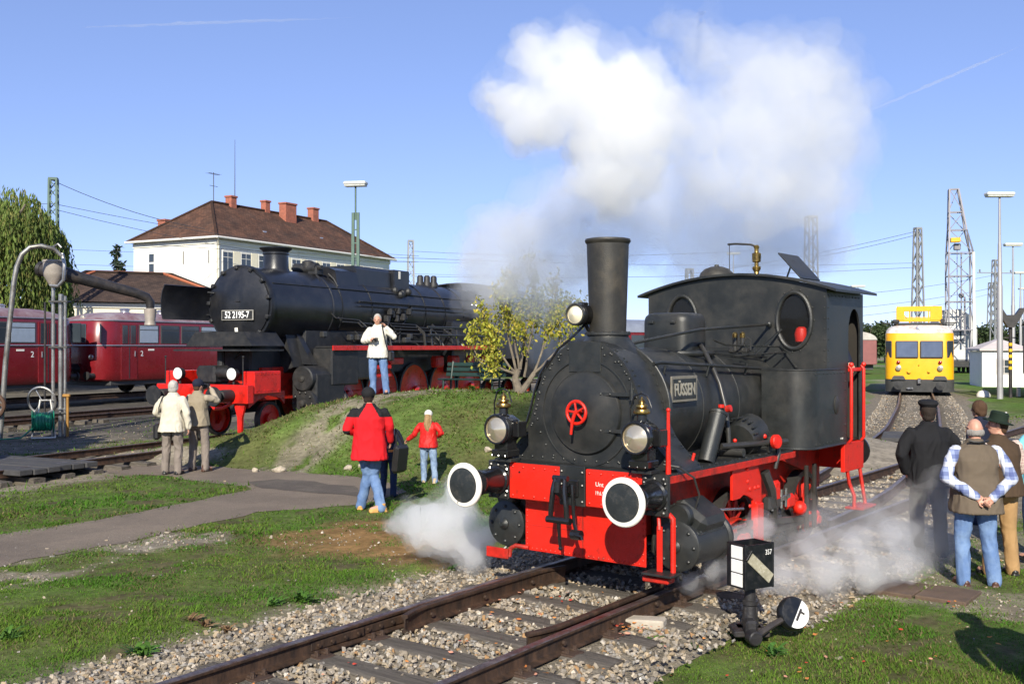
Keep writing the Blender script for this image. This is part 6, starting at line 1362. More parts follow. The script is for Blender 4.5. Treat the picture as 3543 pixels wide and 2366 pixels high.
# ================================================================ PEOPLE
skin = mat('skin', (.52, .27, .19), .5, 0, .10, 12, .05, 60, spec=.4)
def cl(name, c, rough=.85, **k): return mat(name, c, rough, 0, k.pop('var', .14), 7, .25, k.pop('bs', 160), spec=.2, **k)
def voxel(m, vs_, it=6, fac=.5, mats=None, assign=None, fold=0., fs=9., seed=0, stretch=(1, 1, .55)):
    """one continuous skin over the pieces collected in m"""
    me = bpy.data.meshes.new('tmp'); me.from_pydata(m.v, [], m.f); o = bpy.data.objects.new('tmp', me); C.objects.link(o)
    r = o.modifiers.new('r', 'REMESH'); r.mode = 'VOXEL'; r.voxel_size = vs_; r.use_smooth_shade = True
    if it: s_ = o.modifiers.new('s', 'SMOOTH'); s_.iterations = it; s_.factor = fac
    bpy.context.view_layer.update()
    out = bpy.data.meshes.new_from_object(o.evaluated_get(bpy.context.evaluated_depsgraph_get())); bpy.data.objects.remove(o); bpy.data.meshes.remove(me)
    if fold:
        ns = [v.normal.copy() for v in out.vertices]
        for v, n in zip(out.vertices, ns):
            p = Vector((v.co.x*stretch[0], v.co.y*stretch[1], v.co.z*stretch[2]))*fs+Vector((seed*3.1, seed*1.7, 0))
            d = mnoise.noise(p+Vector((mnoise.noise(p*.7)*1.2, 0, 0))); v.co += n*(fold*(1-abs(d)*2.2))
    out.materials.clear()
    for q in (mats or [skin]): out.materials.append(q)
    if assign: out.polygons.foreach_set('material_index', [assign(p.center) for p in out.polygons])
    out.polygons.foreach_set('use_smooth', [True]*len(out.polygons))
    return out
def limb(m, pts, rs, n=12):
    for k in range(len(pts)-1):
        m.cyl(pts[k], pts[k+1], rs[k], rs[k+1], n)
    for p, r in zip(pts, rs): m.ball(p, r, 10)
def torso(m, secs, n=18):
    vs_ = []; fs = []
    for (cx_, cy_, z, rx, ry) in secs:
        for i in range(n):
            a = 2*math.pi*i/n; c_, s_ = math.cos(a), math.sin(a); e = .8
            vs_.append((cx_+rx*math.copysign(abs(c_)**e, c_), cy_+ry*math.copysign(abs(s_)**e, s_), z))
    for k in range(len(secs)-1):
        for i in range(n): j = (i+1) % n; fs.append((k*n+i, k*n+j, (k+1)*n+j, (k+1)*n+i))
    fs += [tuple(range(n))[::-1], tuple(range((len(secs)-1)*n, len(secs)*n))]; m.add(vs_, fs)
def hand(elb, wr, side, grip=.5, palm=None):
    """palm and five unequal bent fingers continuing the forearm"""
    d = (Vector(wr)-Vector(elb)).normalized(); pn = Vector(palm or (-side, 0, 0)); pn = (pn-d*pn.dot(d)).normalized(); t = d.cross(pn).normalized()*1.0
    if t.y < 0 and abs(t.y) > .2: t = -t
    m = M(); w0 = Vector(wr); m.bar(w0-d*.02, w0+d*.085, .075, .028, .012, up=pn)
    m.cyl(w0-d*.05, w0+d*.02, .026, .028, 10)
    for k, (ln, off) in enumerate(((.068, .030), (.077, .010), (.071, -.010), (.056, -.029))):
        p = w0+d*.078+t*off; q = p+(d*math.cos(grip*.8)+pn*math.sin(grip*.8))*ln*.5; r_ = q+(d*math.cos(grip*2)+pn*math.sin(grip*2))*ln*.5
        m.tube([p-d*.02, p, q, r_], [.010, .0095, .009, .0075], 7)
    p = w0+d*.025+t*.033; q = p+(t*.6+d*.6+pn*.3).normalized()*.04; r_ = q+(d*.8+pn*.45+t*.05).normalized()*.032; m.tube([p-t*.02, p, q, r_], [.014, .013, .011, .0085], 7)
    return voxel(m, .005, 2)
def person(label, loc, rz, H, J=None, jacket=None, jl=.82, trousers=None, shoes=None, hair=None, hat=None, build=1., group='bystanders', sleeves=True, fold=.010, hem=1.0, head_yaw=0., head_pitch=0., jassign=None, collar=None, bag=None, vest=None, seed=0, voxs=.011, sleevem=None):
    J = dict(J or {}); B_ = build
    g = lambda k, d: Vector(J.get(k, d))
    hipL, hipR = g('hipL', (-.095, 0, .92)), g('hipR', (.095, 0, .92))
    kL, kR = g('kL', (-.11, .03, .50)), g('kR', (.11, .03, .50)); aL, aR = g('aL', (-.12, -.02, .085)), g('aR', (.12, -.02, .085))
    tL, tR = g('tL', (-.03, .17, 0)), g('tR', (.03, .17, 0))
    sL, sR = g('sL', (-.185*B_, 0, 1.425)), g('sR', (.185*B_, 0, 1.425))
    eL, eR = g('eL', (-.27*B_, -.02, 1.13)), g('eR', (.27*B_, -.02, 1.13)); wL, wR = g('wL', (-.26*B_, .06, .88)), g('wR', (.26*B_, .06, .88))
    lean = g('lean', (0, 0, 0)); hd = g('head', (0, .02, 1.625))+lean
    for v in (sL, sR): v += lean
    # --- body: one continuous figure
    m = M(); torso(m, [(0, 0, .84, .14, .10), (0, 0, .92, .165*B_, .115*B_), (lean.x*.3, lean.y*.3, 1.06, .145*B_, .11*B_), (lean.x*.7, lean.y*.7, 1.25, .165*B_, .115*B_), (lean.x, lean.y, 1.38, .145*B_, .08), (lean.x, lean.y, 1.47, .06, .055)])
    limb(m, [hipL, kL, aL], [.080, .055, .04]); limb(m, [hipR, kR, aR], [.080, .055, .04])
    limb(m, [sL+Vector((.03, 0, -.04)), eL, wL], [.048, .038, .027]); limb(m, [sR+Vector((-.03, 0, -.04)), eR, wR], [.048, .038, .027])
    for a, t in ((aL, tL), (aR, tR)): limb(m, [a, a+Vector((t.x*.9, t.y*.8, -.035))], [.04, .032])
    limb(m, [Vector((lean.x, lean.y, 1.44)), hd+Vector((0, -.015, -.07))], [.062, .054])
    Rh = Matrix.Rotation(head_yaw, 3, 'Z') @ Matrix.Rotation(head_pitch, 3, 'X')
    hp = lambda x, y, z: hd+Rh @ Vector((x, y, z))
    m.ball(hd, 1, 16, (.076, .094, .112), Rh); m.ball(hp(0, .028, -.060), 1, 12, (.056, .062, .058), Rh); m.ball(hp(0, .050, .020), 1, 10, (.060, .040, .050), Rh)
    m.cyl(hp(0, .088, .018), hp(0, .112, -.018), .009, .016, 8); m.ball(hp(0, .106, -.020), .0145, 8); m.ball(hp(0, .088, -.052), 1, 8, (.024, .010, .008), Rh)
    for s_ in (-1, 1): m.ball(hp(s_*.078, -.005, -.005), 1, 8, (.012, .022, .034), Rh); m.ball(hp(s_*.036, .070, -.018), 1, 8, (.02, .016, .018), Rh)
    me = voxel(m, voxs*.9, 3)
    bm = bmesh.new(); bm.from_mesh(me)
    for e, w_, s_ in ((eL, wL, -1), (eR, wR, 1)):
        hm = hand(e, w_, s_, J.get('grip', .55), J.get('palmL' if s_ < 0 else 'palmR')); bm.from_mesh(hm); bpy.data.meshes.remove(hm)
    bm.to_mesh(me); bm.free(); me.polygons.foreach_set('use_smooth', [True]*len(me.polygons))
    P_ = link('person', me, None, loc); P_.rotation_euler = (0, 0, rz); k = H/1.75; P_.scale = (k, k, k); tag(P_, label, 'person', group)
    for s_ in (-1, 1):
        e = M(); e.ball(hp(s_*.031, .081, .012), .0095, 8); e.build('eye', mat('eye_dark', (.04, .03, .025), .2), P_)
    # --- trousers
    if trousers:
        m = M(); torso(m, [(0, 0, .80, .12, .10), (0, -.01, .88, .180*B_, .135*B_), (0, 0, .98, .172*B_, .125*B_), (lean.x*.2, lean.y*.2, 1.04, .155*B_, .118*B_)])
        for h, kn, an in ((hipL, kL, aL), (hipR, kR, aR)):
            mid = h.lerp(kn, .5); c2 = kn.lerp(an, .55); end = an+Vector((0, -.0, -.03))
            limb(m, [h, mid, kn, c2, end], [.105*B_**.5, .093, .075, .069, .068])
        link('trousers', voxel(m, voxs, 3, .5, [trousers], None, fold*.8, 10, seed), P_)
    # --- jacket or shirt
    if jacket:
        m = M(); zb_ = jl; hw = .185*B_*hem
        torso(m, [(0, -.01, zb_, hw+.012, .178*B_*hem), (lean.x*.25, lean.y*.25, zb_+.14, .182*B_*hem, .16*B_), (lean.x*.55, lean.y*.55, 1.16, .172*B_, .135*B_), (lean.x*.85, lean.y*.85, 1.31, .183*B_, .13*B_), (lean.x, lean.y, 1.41, .178*B_, .105), (lean.x, lean.y, 1.475, .10, .08), (lean.x, lean.y, 1.525, .068, .066)])
        if sleeves:
            for s0, e, w_ in ((sL, eL, wL), (sR, eR, wR)):
                limb(m, [s0+Vector((-.022*(1 if s0.x > 0 else -1), 0, -.035)), s0.lerp(e, .5), e, e.lerp(w_, .5), w_.lerp(e, .10)], [.070, .066, .060, .055, .050])
        ja = None
        jk = link('jacket', voxel(m, voxs, 4, .5, jacket if isinstance(jacket, list) else [jacket], jassign, fold, 9, seed+1), P_)
    if sleevem:
        for s0, e, w_ in ((sL, eL, wL), (sR, eR, wR)):
            m = M(); limb(m, [s0+Vector((-.02*(1 if s0.x > 0 else -1), 0, -.03)), s0.lerp(e, .5), e, e.lerp(w_, .5), w_.lerp(e, .08)], [.064, .062, .056, .050, .041]); link('sleeve', voxel(m, voxs*.9, 3, .5, [sleevem], None, fold*.8, 11, seed+2), P_)
        m = M(); m.lathe([(.075, 0), (.068, .03), (.066, .05)], (lean.x, lean.y, 1.47), (0, .1, 1), 16); m.build('collar', sleevem, P_)
    # --- shoes
    if shoes:
        for a, t in ((aL, tL), (aR, tR)):
            d = Vector((t.x, t.y, 0)); L_ = d.length; d.normalize(); b0 = Vector((a.x, a.y, a.z-.085)); rt = Matrix.Rotation(math.atan2(-d.x, d.y), 3, 'Z') @ Matrix.Rotation(J.get('pitchL' if a is aL else 'pitchR', 0), 3, 'X')
            m = M(); q = lambda y, z: b0+rt @ Vector((0, y, z))
            m.ball(q(-.035, .045), 1, 10, (.042, .05, .045), rt); m.ball(q(.06, .042), 1, 10, (.045, .09, .04), rt); m.ball(q(.13, .035), 1, 10, (.045, .055, .033), rt); m.cyl(q(-.02, .05), q(-.015, .13), .045, .05, 10)
            m.box(q(.045, .014), (.086, .26, .026), .01, rt); link('shoe', voxel(m, .009, 3, .5, [shoes]), P_)
    if hair:
        kind, hm_ = hair; m = M()
        if kind == 'short': m.ball(hp(0, -.026, .028), 1, 16, (.082, .090, .102), Rh); m.ball(hp(0, -.050, -.040), 1, 12, (.066, .05, .06), Rh)
        if kind == 'full': m.ball(hp(0, -.014, .024), 1, 16, (.090, .104, .112), Rh); m.ball(hp(0, -.045, -.04), 1, 12, (.080, .066, .075), Rh); [m.ball(hp(s_*.07, -.01, .0), 1, 8, (.025, .045, .06), Rh) for s_ in (-1, 1)]
        if kind == 'fringe': [m.ball(hp(.068*math.sin(a), -.072*math.cos(a)-.006, -.03), 1, 8, (.022, .024, .036), Rh) for a in np.linspace(-1.5, 1.5, 13)]
        if kind == 'long':
            m.ball(hp(0, -.018, .018), 1, 16, (.088, .10, .108), Rh); m.tube([hp(0, -.085, .02), hp(.01, -.125, -.09), hp(.0, -.135, -.20), hp(.03, -.14, -.33), hp(.06, -.125, -.44)], [.06, .075, .075, .055, .012], 12); m.tube([hp(.05, -.06, .0), hp(.075, -.10, -.12), hp(.075, -.12, -.28), hp(.09, -.11, -.40)], [.04, .045, .04, .01], 10)
        link('hair', voxel(m, .009, 2, .5, [hm_], None, .006, 40 if kind != 'long' else 26, seed, (1, 1, .25)), P_)
    if hat:
        kind, hm_, h2 = hat; m = M()
        if kind == 'cap':
            m.lathe([(.080, -.01), (.086, .03), (.084, .05), (.103, .075), (.110, .095), (.095, .118), (.05, .13), (0, .132)], hp(0, -.004, .020), Rh @ Vector((0, -.12, 1)), 26, sy=1.12); o = m.build('cap', hm_, P_)
            m = M(); m.lathe([(.088, 0), (.0885, .03)], hp(0, -.004, .022), Rh @ Vector((0, -.12, 1)), 26, sy=1.12, cap=False); m.ball(hp(0, .085, .032), 1, 12, (.07, .05, .010), Rh); m.build('peak', h2, o)
        if kind == 'ball':
            m.ball(hp(0, -.012, .040), 1, 18, (.098, .118, .098), Rh); o = m.build('cap', hm_, P_); m = M(); m.ball(hp(0, .10, .045), 1, 14, (.068, .065, .010), Rh); m.build('peak', h2 or hm_, o)
        if kind == 'hat':
            m.lathe([(.150, .0), (.152, .012), (.10, .022), (.092, .04), (.090, .10), (.075, .118), (.03, .108), (0, .104)], hp(0, -.005, .028), Rh @ Vector((0, -.22, 1)), 28, sy=1.1); o = m.build('hat', hm_, P_)
            for dx, dz in ((.0, .095), (-.022, .065), (.022, .065)): M().ball(hp(.055+dx, -.088, .03+dz), .013, 8).build('badge', h2, o)
    return P_
jeans = cl('blue_jeans', (.115, .19, .36), .85, col2=(.19, .28, .44), mask=.56, mscale=4); dje = cl('dark_jeans', (.022, .035, .075)); ljeans = cl('pale_jeans', (.27, .36, .48), .85, col2=(.16, .23, .36), mask=.5, mscale=5); dkj = cl('mid_jeans', (.045, .075, .15))
offw = cl('off_white_jacket', (.56, .51, .41)); whj = cl('white_jacket', (.62, .59, .52)); tanv = cl('tan_vest', (.27, .225, .16)); taupe = cl('taupe_trousers', (.21, .175, .15)); redj = cl('red_fleece', (.58, .012, .018)); redg = cl('red_shiny_jacket', (.52, .018, .015), .4); blkp = cl('black_patch', (.015, .015, .017)); nav = cl('navy_cloth', (.015, .018, .035))
blk = cl('black_jacket', (.013, .013, .015)); dgr = cl('grey_green_trousers', (.045, .045, .038)); olv = cl('olive_vest', (.125, .097, .07)); brn = cl('brown_knit', (.065, .042, .026)); tan = cl('tan_corduroy', (.36, .22, .10)); grn = cl('green_felt', (.012, .022, .014)); lbl = cl('light_blue_shirt', (.20, .55, .66))
whh = cl('white_hair', (.40, .38, .35), bs=260, var=.3); grh = cl('grey_hair', (.27, .25, .23), var=.3); brh = cl('brown_hair', (.075, .042, .025)); blh = cl('blonde_hair', (.30, .19, .09), .5); blsh = mat('black_shoe', (.012, .011, .011), .4, 0, .2, 9); bsh = mat('brown_shoe', (.07, .03, .018), .45, 0, .2, 9); boot = mat('tan_boot', (.55, .30, .09), .7, 0, .12, 9); blc = mat('black_leather', (.014, .013, .013), .45, 0, .2, 9)
def plaid(name, c1, c2, c3, s_=14.):
    m = bpy.data.materials.new(name); m.use_nodes = True; n = m.node_tree.nodes; L_ = m.node_tree.links; b = n['Principled BSDF']; b.inputs['Roughness'].default_value = .9
    tc = n.new('ShaderNodeTexCoord'); col = None
    prev = n.new('ShaderNodeRGB'); prev.outputs[0].default_value = (*c1, 1); prev = prev.outputs[0]
    for ax, c in (('X', c2), ('Z', c2), ('X', c3), ('Z', c3)):
        wv = n.new('ShaderNodeTexWave'); wv.bands_direction = ax; wv.inputs['Scale'].default_value = s_*(1 if c is c2 else .5); wv.inputs['Phase Offset'].default_value = 0 if c is c2 else 1.3; L_.new(tc.outputs['Object'], wv.inputs['Vector'])
        mr = n.new('ShaderNodeMapRange'); mr.inputs[1].default_value = .45 if c is c2 else .8; mr.inputs[2].default_value = .55 if c is c2 else .85; mr.inputs[4].default_value = .55; L_.new(wv.outputs['Fac'], mr.inputs[0])
        mx = n.new('ShaderNodeMix'); mx.data_type = 'RGBA'; L_.new(mr.outputs[0], mx.inputs[0]); L_.new(prev, mx.inputs[6]); mx.inputs[7].default_value = (*c, 1); prev = mx.outputs[2]
    L_.new(prev, b.inputs['Base Color']); return m
pla = plaid('blue_plaid', (.26, .31, .48), (.04, .06, .20), (.78, .79, .82), 3.6); plb = plaid('red_check', (.62, .55, .50), (.30, .10, .09), (.62, .5, .42), 16)
PI = math.pi
def strap(P_, pts, mt=None, r=.014):
    m = M(); m.tube(pts, r, 6); return m.build('strap', mt or blc, P_)
# man on the bank, facing the camera
x, y = -2.98, 22.75
p = person('white haired person in a cream jacket and jeans standing on the bank, holding a camera', (x, y, float(zg(x, y))+.01), PI-.12, 1.78, dict(kL=(-.15, .03, .5), aL=(-.19, -.01, .085), kR=(.10, .06, .5), aR=(.10, .02, .085), eR=(.30, .06, 1.16), wR=(.10, .24, 1.20), palmR=(0, -.6, -.6), eL=(-.36, .02, 1.26), wL=(-.20, .05, 1.46), palmL=(.6, .2, .5), head=(0, .04, 1.625)), whj, .80, jeans, blsh, ('short', whh), build=1.06, group='people on the bank', hem=1.12, fold=.014, seed=1, head_yaw=.1, head_pitch=-.18)
strap(p, [(-.12, .10, 1.50), (-.16, .16, 1.35), (-.22, .17, 1.1), (-.27, .08, .88)]); m = M(); m.box((-.30, .0, .86), (.10, .24, .22), .03); tag(m.build('shoulder_bag', blc, None), 'black shoulder bag hanging at the hip of the white haired person', 'bag')
bag_ = bpy.data.objects['shoulder_bag']; bag_.matrix_world = Matrix.Translation((x, y, float(zg(x, y)))) @ Matrix.Rotation(PI-.12, 4, 'Z')
m = M(); m.box((0, 0, 0), (.13, .06, .085), .012); m.lathe([(.036, 0), (.038, .05), (.03, .06), (0, .05)], (0, .03, 0), (0, 1, -.2), 14); cm = m.build('camera', blc); tag(cm, 'small black camera held before the chest of the white haired person', 'camera'); cm.matrix_world = Matrix.Translation((x, y, float(zg(x, y)))) @ Matrix.Rotation(PI-.12, 4, 'Z') @ Matrix.Translation((.0, .26, 1.22))
# two onlookers on the path
x, y = -6.34, 19.12
p = person('white haired person in a cream jacket seen from behind on the path', (x, y, float(zg(x, y))+.012), -.12, 1.74, dict(eL=(-.33, .0, 1.16), wL=(-.24, .20, 1.02), kL=(-.12, .02, .5), aL=(-.13, -.02, .085), eR=(.30, -.03, 1.12), wR=(.31, .02, .86), lean=(0, .03, 0)), offw, .80, taupe, blsh, ('full', whh), build=1.1, group='onlookers on the path', hem=1.12, fold=.014, seed=2)
strap(p, [(-.12, .09, 1.50), (-.17, -.06, 1.44), (-.205, -.13, 1.25), (-.215, -.10, 1.12)], r=.010)
m = M(); m.box((0, 0, 0), (.12, .28, .30), .04); hb = m.build('shoulder_bag', blc); tag(hb, 'dark shoulder bag at the left side of the cream jacketed onlooker', 'bag'); hb.location = (x-.30, y+.06, .80+float(zg(x, y))); hb.rotation_euler = (0, 0, .2)
x, y = -6.02, 19.62
p = person('person in a tan waistcoat and navy cap taking a picture of the big locomotive', (x, y, float(zg(x, y))+.012), -.30, 1.75, dict(eR=(.30, .20, 1.33), wR=(.10, .30, 1.55), eL=(-.27, .22, 1.30), wL=(-.09, .30, 1.53), kR=(.16, .02, .5), aR=(.20, -.05, .085), palmR=(-1, 0, 0), palmL=(1, 0, 0)), tanv, .86, taupe, bsh, ('short', brh), ('ball', nav, nav), build=1.08, group='onlookers on the path', hem=1.1, sleeves=False, sleevem=cl('tan_sleeve', (.34, .29, .22)), seed=3, head_yaw=-.15)
m = M(); m.box((0, 0, 0), (.14, .07, .09), .012); m.cyl((0, .03, 0), (0, .10, 0), .035, n=14); cm = m.build('camera', blc); tag(cm, 'camera raised to the eye of the capped onlooker', 'camera'); cm.matrix_world = Matrix.Translation((x, y, float(zg(x, y)))) @ Matrix.Rotation(-.30, 4, 'Z') @ Matrix.Translation((0, .27, 1.62))
# man in red, child and girl
x, y = -2.08, 14.95
def ra(c): return 1 if (c.z > 1.34 and abs(c.x) > .085+(1.44-c.z)*.6) or (c.z < 1.10 and c.x < -.29) or (1.02 < c.z < 1.15 and c.x < -.27) else 0
p = person('person in a red jacket with black shoulders and tan boots walking away', (x, y, float(zg(x, y))+.0), .10, 1.80, dict(hipL=(-.09, .0, .93), hipR=(.09, 0, .93), kL=(-.02, .09, .51), aL=(-.13, .16, .085), tL=(.02, .17, 0), kR=(.06, .10, .50), aR=(.17, -.13, .085), tR=(-.15, -.05, 0), eL=(-.315, -.06, 1.16), wL=(-.17, .16, 1.10), eR=(.285, .02, 1.17), wR=(.29, .14, .98), head=(-.02, .07, 1.625)), [redj, blkp], .74, jeans, boot, ('short', cl('dark_hair', (.03, .022, .018))), ('ball', blkp, blkp), build=1.22, group='family at the foot of the bank', hem=1.10, jassign=ra, seed=4, fold=.012)
m = M(); m.box((0, 0, 0), (.10, .34, .42), .05); hb = m.build('shoulder_bag', blc); tag(hb, 'black bag hanging from the hand of the person in red', 'bag'); hb.location = (x+.42, y+.25, .74); hb.rotation_euler = (0, .12, -.5)
m = M(); m.tube([(-.02, .1, .19), (-.10, -.05, .44), (-.02, -.1, .19)], .012, 6); m.build('handle', blc, hb)
x, y = -1.98, 16.4
person('child in dark navy clothes half hidden behind the person in red', (x, y, float(zg(x, y))), -.2, 1.30, dict(eR=(.28, .05, 1.15), wR=(.2, .2, .95)), [nav, cl('orange_patch', (.55, .18, .05))], .80, dje, blsh, ('short', brh), build=1.1, group='family at the foot of the bank', seed=5, jassign=lambda c: 1 if (.98 < c.z < 1.03 and c.x > .05) else 0)
x, y = -1.47, 18.0
person('girl in a shiny red jacket with long fair hair and white cap', (x, y, float(zg(x, y))), -.25, 1.27, dict(eL=(-.34, -.02, 1.17), wL=(-.56, .10, 1.02), palmL=(0, 0, -1), eR=(.33, .0, 1.20), wR=(.22, .18, 1.12), kL=(-.13, .04, .5), aL=(-.12, .03, .085), kR=(.14, .0, .5), aR=(.20, -.08, .085)), redg, .86, ljeans, mat('beige_shoe', (.42, .33, .22), .7), ('long', blh), ('ball', cl('white_cap', (.72, .69, .63)), blkp), build=1.12, group='family at the foot of the bank', hem=1.04, seed=6, fold=.014)
# bystanders at the right
x, y = 4.78, 11.75
person('person in a black jacket and black peaked cap seen from behind', (x, y, 0), .05, 1.77, dict(eL=(-.33, -.04, 1.16), wL=(-.235, .06, .95), eR=(.33, -.04, 1.16), wR=(.235, .06, .95), kL=(-.13, .02, .5), kR=(.13, .02, .5), aL=(-.14, -.02, .085), aR=(.14, -.02, .085)), blk, .80, dgr, blsh, ('short', cl('dark_hair', (.03, .022, .018))), ('cap', blk, blc), build=1.22, hem=1.02, seed=7, fold=.013, group='bystanders at the right', head_yaw=-.25, voxs=.010)
x, y = 4.66, 10.30
p = person('balding person in an olive waistcoat and plaid shirt, hands clasped behind the back', (x, y, 0), -.05, 1.69, dict(eL=(-.335, -.08, 1.14), wL=(-.05, -.205, .94), eR=(.33, -.10, 1.13), wR=(.07, -.225, .93), palmL=(0, -1, .2), palmR=(0, -1, .2), grip=.9, kL=(-.13, .02, .5), kR=(.13, .0, .5), aL=(-.13, -.02, .085), aR=(.17, -.05, .085)), olv, .78, jeans, bsh, ('fringe', grh), build=1.20, hem=1.12, seed=8, sleeves=False, sleevem=pla, group='bystanders at the right', voxs=.010, fold=.012)
m = M(); m.tube([(-.10, -.08, 1.515), (-.13, -.02, 1.51), (0, -.115, 1.505), (.13, -.02, 1.51), (.10, -.08, 1.515)][0:1]+[(-.06, -.10, 1.505), (0, -.112, 1.50), (.06, -.10, 1.505), (.10, -.08, 1.515)], .012, 6); m.build('cord', blc, p)
m = M(); m.tube([(-.07, .095, 1.64), (-.083, .02, 1.645), (-.08, -.02, 1.635)], .006, 5); m.tube([(.07, .095, 1.64), (.083, .02, 1.645), (.08, -.02, 1.635)], .006, 5); m.build('glasses', blc, p, kind='stuff')
x, y = 5.12, 10.78
p = person('person in a brown knitted waistcoat, tan trousers and green hat with badges', (x, y, 0), .18, 1.70, dict(eL=(-.33, .06, 1.15), wL=(-.16, .22, 1.02), eR=(.31, .05, 1.14), wR=(.18, .22, .98), kL=(-.12, .02, .5), kR=(.12, .0, .5), aR=(.14, -.04, .085)), brn, .88, tan, blsh, ('short', brh), ('hat', grn, mat('badge_white', (.75, .72, .68), .4)), build=1.22, hem=1.04, seed=9, sleeves=False, sleevem=plb, group='bystanders at the right', head_yaw=1.0, voxs=.010)
x, y = 6.35, 13.9
person('brown haired person mostly hidden behind the hatted bystander', (x, y, 0), .6, 1.67, {}, nav, .8, dje, blsh, ('full', brh), build=1.0, group='bystanders at the right', seed=10)
x, y = 5.92, 11.5
person('person in dark jeans and light blue top cut off by the right edge', (x, y, 0), .3, 1.70, dict(eL=(-.33, .0, 1.15), wL=(-.28, .12, .95)), lbl, .88, dkj, blsh, ('short', brh), build=1.1, group='bystanders at the right', seed=11)
x, y = 3.72, 6.3
person('person in dark clothes and cap standing just outside the right lower corner', (x, y, 0), .2, 1.76, {}, nav, .78, dje, blsh, ('short', brh), ('ball', nav, nav), build=1.25, group='bystanders at the right', seed=12, voxs=.016)
# engine crew: a hand on the cab gate
x, y = tw(.72, 4.62); 
person('engine crew member inside the cab resting a hand on the red gate', (x, y, 1.32), -TH-PI/2+.2, 1.62, dict(eL=(-.20, .30, 1.18), wL=(-.05, .42, .96), palmL=(0, 0, -1), eR=(.24, .05, 1.12)), nav, .8, dje, blsh, ('short', brh), ('ball', nav, nav), group='engine crew', seed=13, voxs=.016)
# ================================================================ TREES, BUSH AND WEEDS
bark = mat('bark', (.20, .165, .12), .9, 0, .3, 6, .6, 30, (.11, .09, .07), .5, 5)
leafm = attr_mat('leaf', .6, .3, trans=.3)
def leaf_mesh(name, P, size, cols, rd, droop=0., asp=.5, down=None):
    n = len(P); P = np.asarray(P); s_ = size*rd.uniform(.6, 1.3, n)
    d = rd.normal(size=(n, 3)); d[:, 2] -= droop; d /= np.linalg.norm(d, axis=1)[:, None]
    if down is not None: d = d*.35+np.asarray(down); d /= np.linalg.norm(d, axis=1)[:, None]
    q = rd.normal(size=(n, 3)); u = np.cross(d, q); u /= np.linalg.norm(u, axis=1)[:, None]+1e-9; nn = np.cross(d, u)
    L_ = s_[:, None]; W_ = (s_*asp*.5)[:, None]
    V = np.stack([P, P+d*L_*.5+u*W_+nn*L_*.06, P+d*L_, P+d*L_*.5-u*W_+nn*L_*.06], 1).reshape(-1, 3); F = np.arange(4*n).reshape(-1, 4)
    return np_mesh(name, V, F, leafm, np.repeat(cols, 4, 0))
def grow(m, p, d, ln, r, lev, tips, rd, up=.25, spread=.6, kids=3, shrink=.7):
    p = Vector(p); d = Vector(d).normalized(); pts = [p]; rs = [r]
    n = 5
    for k in range(n):
        d = (d+Vector((rd.uniform(-1, 1), rd.uniform(-1, 1), rd.uniform(-.6, 1)))*.17+Vector((0, 0, up*.12))).normalized(); p = p+d*(ln/n); pts.append(p.copy()); rs.append(r*(1-.45*(k+1)/n))
    m.tube(pts, rs, 7 if lev > 1 else 5, True)
    if lev <= 1: tips += [(q.copy(), d.copy()) for q in pts[1:]]
    if lev <= 0: return
    for k in range(kids):
        q = pts[2+int(rd.random()*(n-1))] if k else pts[-1]
        dd = (d+Vector((rd.uniform(-1, 1), rd.uniform(-1, 1), rd.uniform(-.5, 1)))*spread).normalized()
        grow(m, q, dd, ln*shrink*rd.uniform(.75, 1.15), r*.52, lev-1, tips, rd, up, spread, kids, shrink)
def cols_(n, base_, rd, var=.3, alt=None, pa=.3):
    c = np.tile(np.array(base_), (n, 1))
    if alt is not None: k = rd.random(n) < pa; c[k] = alt
    return c*rd.uniform(1-var, 1+var, (n, 1))
# gnarled bush on the bank
bx, by = .16, 22.55; bz = float(zg(bx, by))
BU = thing('bush', 'gnarled bush with sparse yellow green leaves on top of the bank', 'bush', (bx, by, bz-.05)); BU.scale = (1.10, 1.1, 1.34)
rd = random.Random(5); tips = []; m = M()
m.tube([(0, 0, 0), (-.03, 0, .12), (-.08, .02, .28), (-.02, 0, .42)], [.12, .085, .07, .06], 9)
m.tube([(0, 0, 0), (.16, -.03, .18), (.30, 0, .36)], [.07, .055, .045], 8)
for st, d, ln, r_ in (((-.06, 0, .36), (-.9, .0, .5), .85, .030), ((-.06, 0, .38), (-.42, .1, 1), .95, .036), ((0, 0, .42), (-.15, -.1, 1), .85, .034), ((.02, 0, .42), (.15, .1, 1.2), 1.15, .036), ((.28, 0, .34), (.5, .0, 1), 1.0, .033), ((.30, 0, .36), (.95, .1, .65), .85, .030), ((.1, 0, .30), (.35, -.2, 1.1), .9, .035), ((-.06, 0, .34), (-1, -.1, .12), .8, .032)):
    grow(m, st, d, ln, r_*.8, 2, tips, rd, .3, .65, 3, .55)
m.build('trunk', bark, BU)
nrd = np.random.default_rng(3); P = []
for t, d in tips:
    for k in range(13):
        v = nrd.normal(0, .075, 3); P.append(np.array(t)+v)
P = np.array(P); keep = nrd.random(len(P)) < .45+.5*(fbm(P[:, 0]*2, P[:, 2]*2, 1.5) > .46); P = P[keep]
link('crown', leaf_mesh('crown', P, .082, cols_(len(P), (.30, .31, .035), nrd, .35, (.46, .38, .06), .3), nrd, .2, .5), BU)
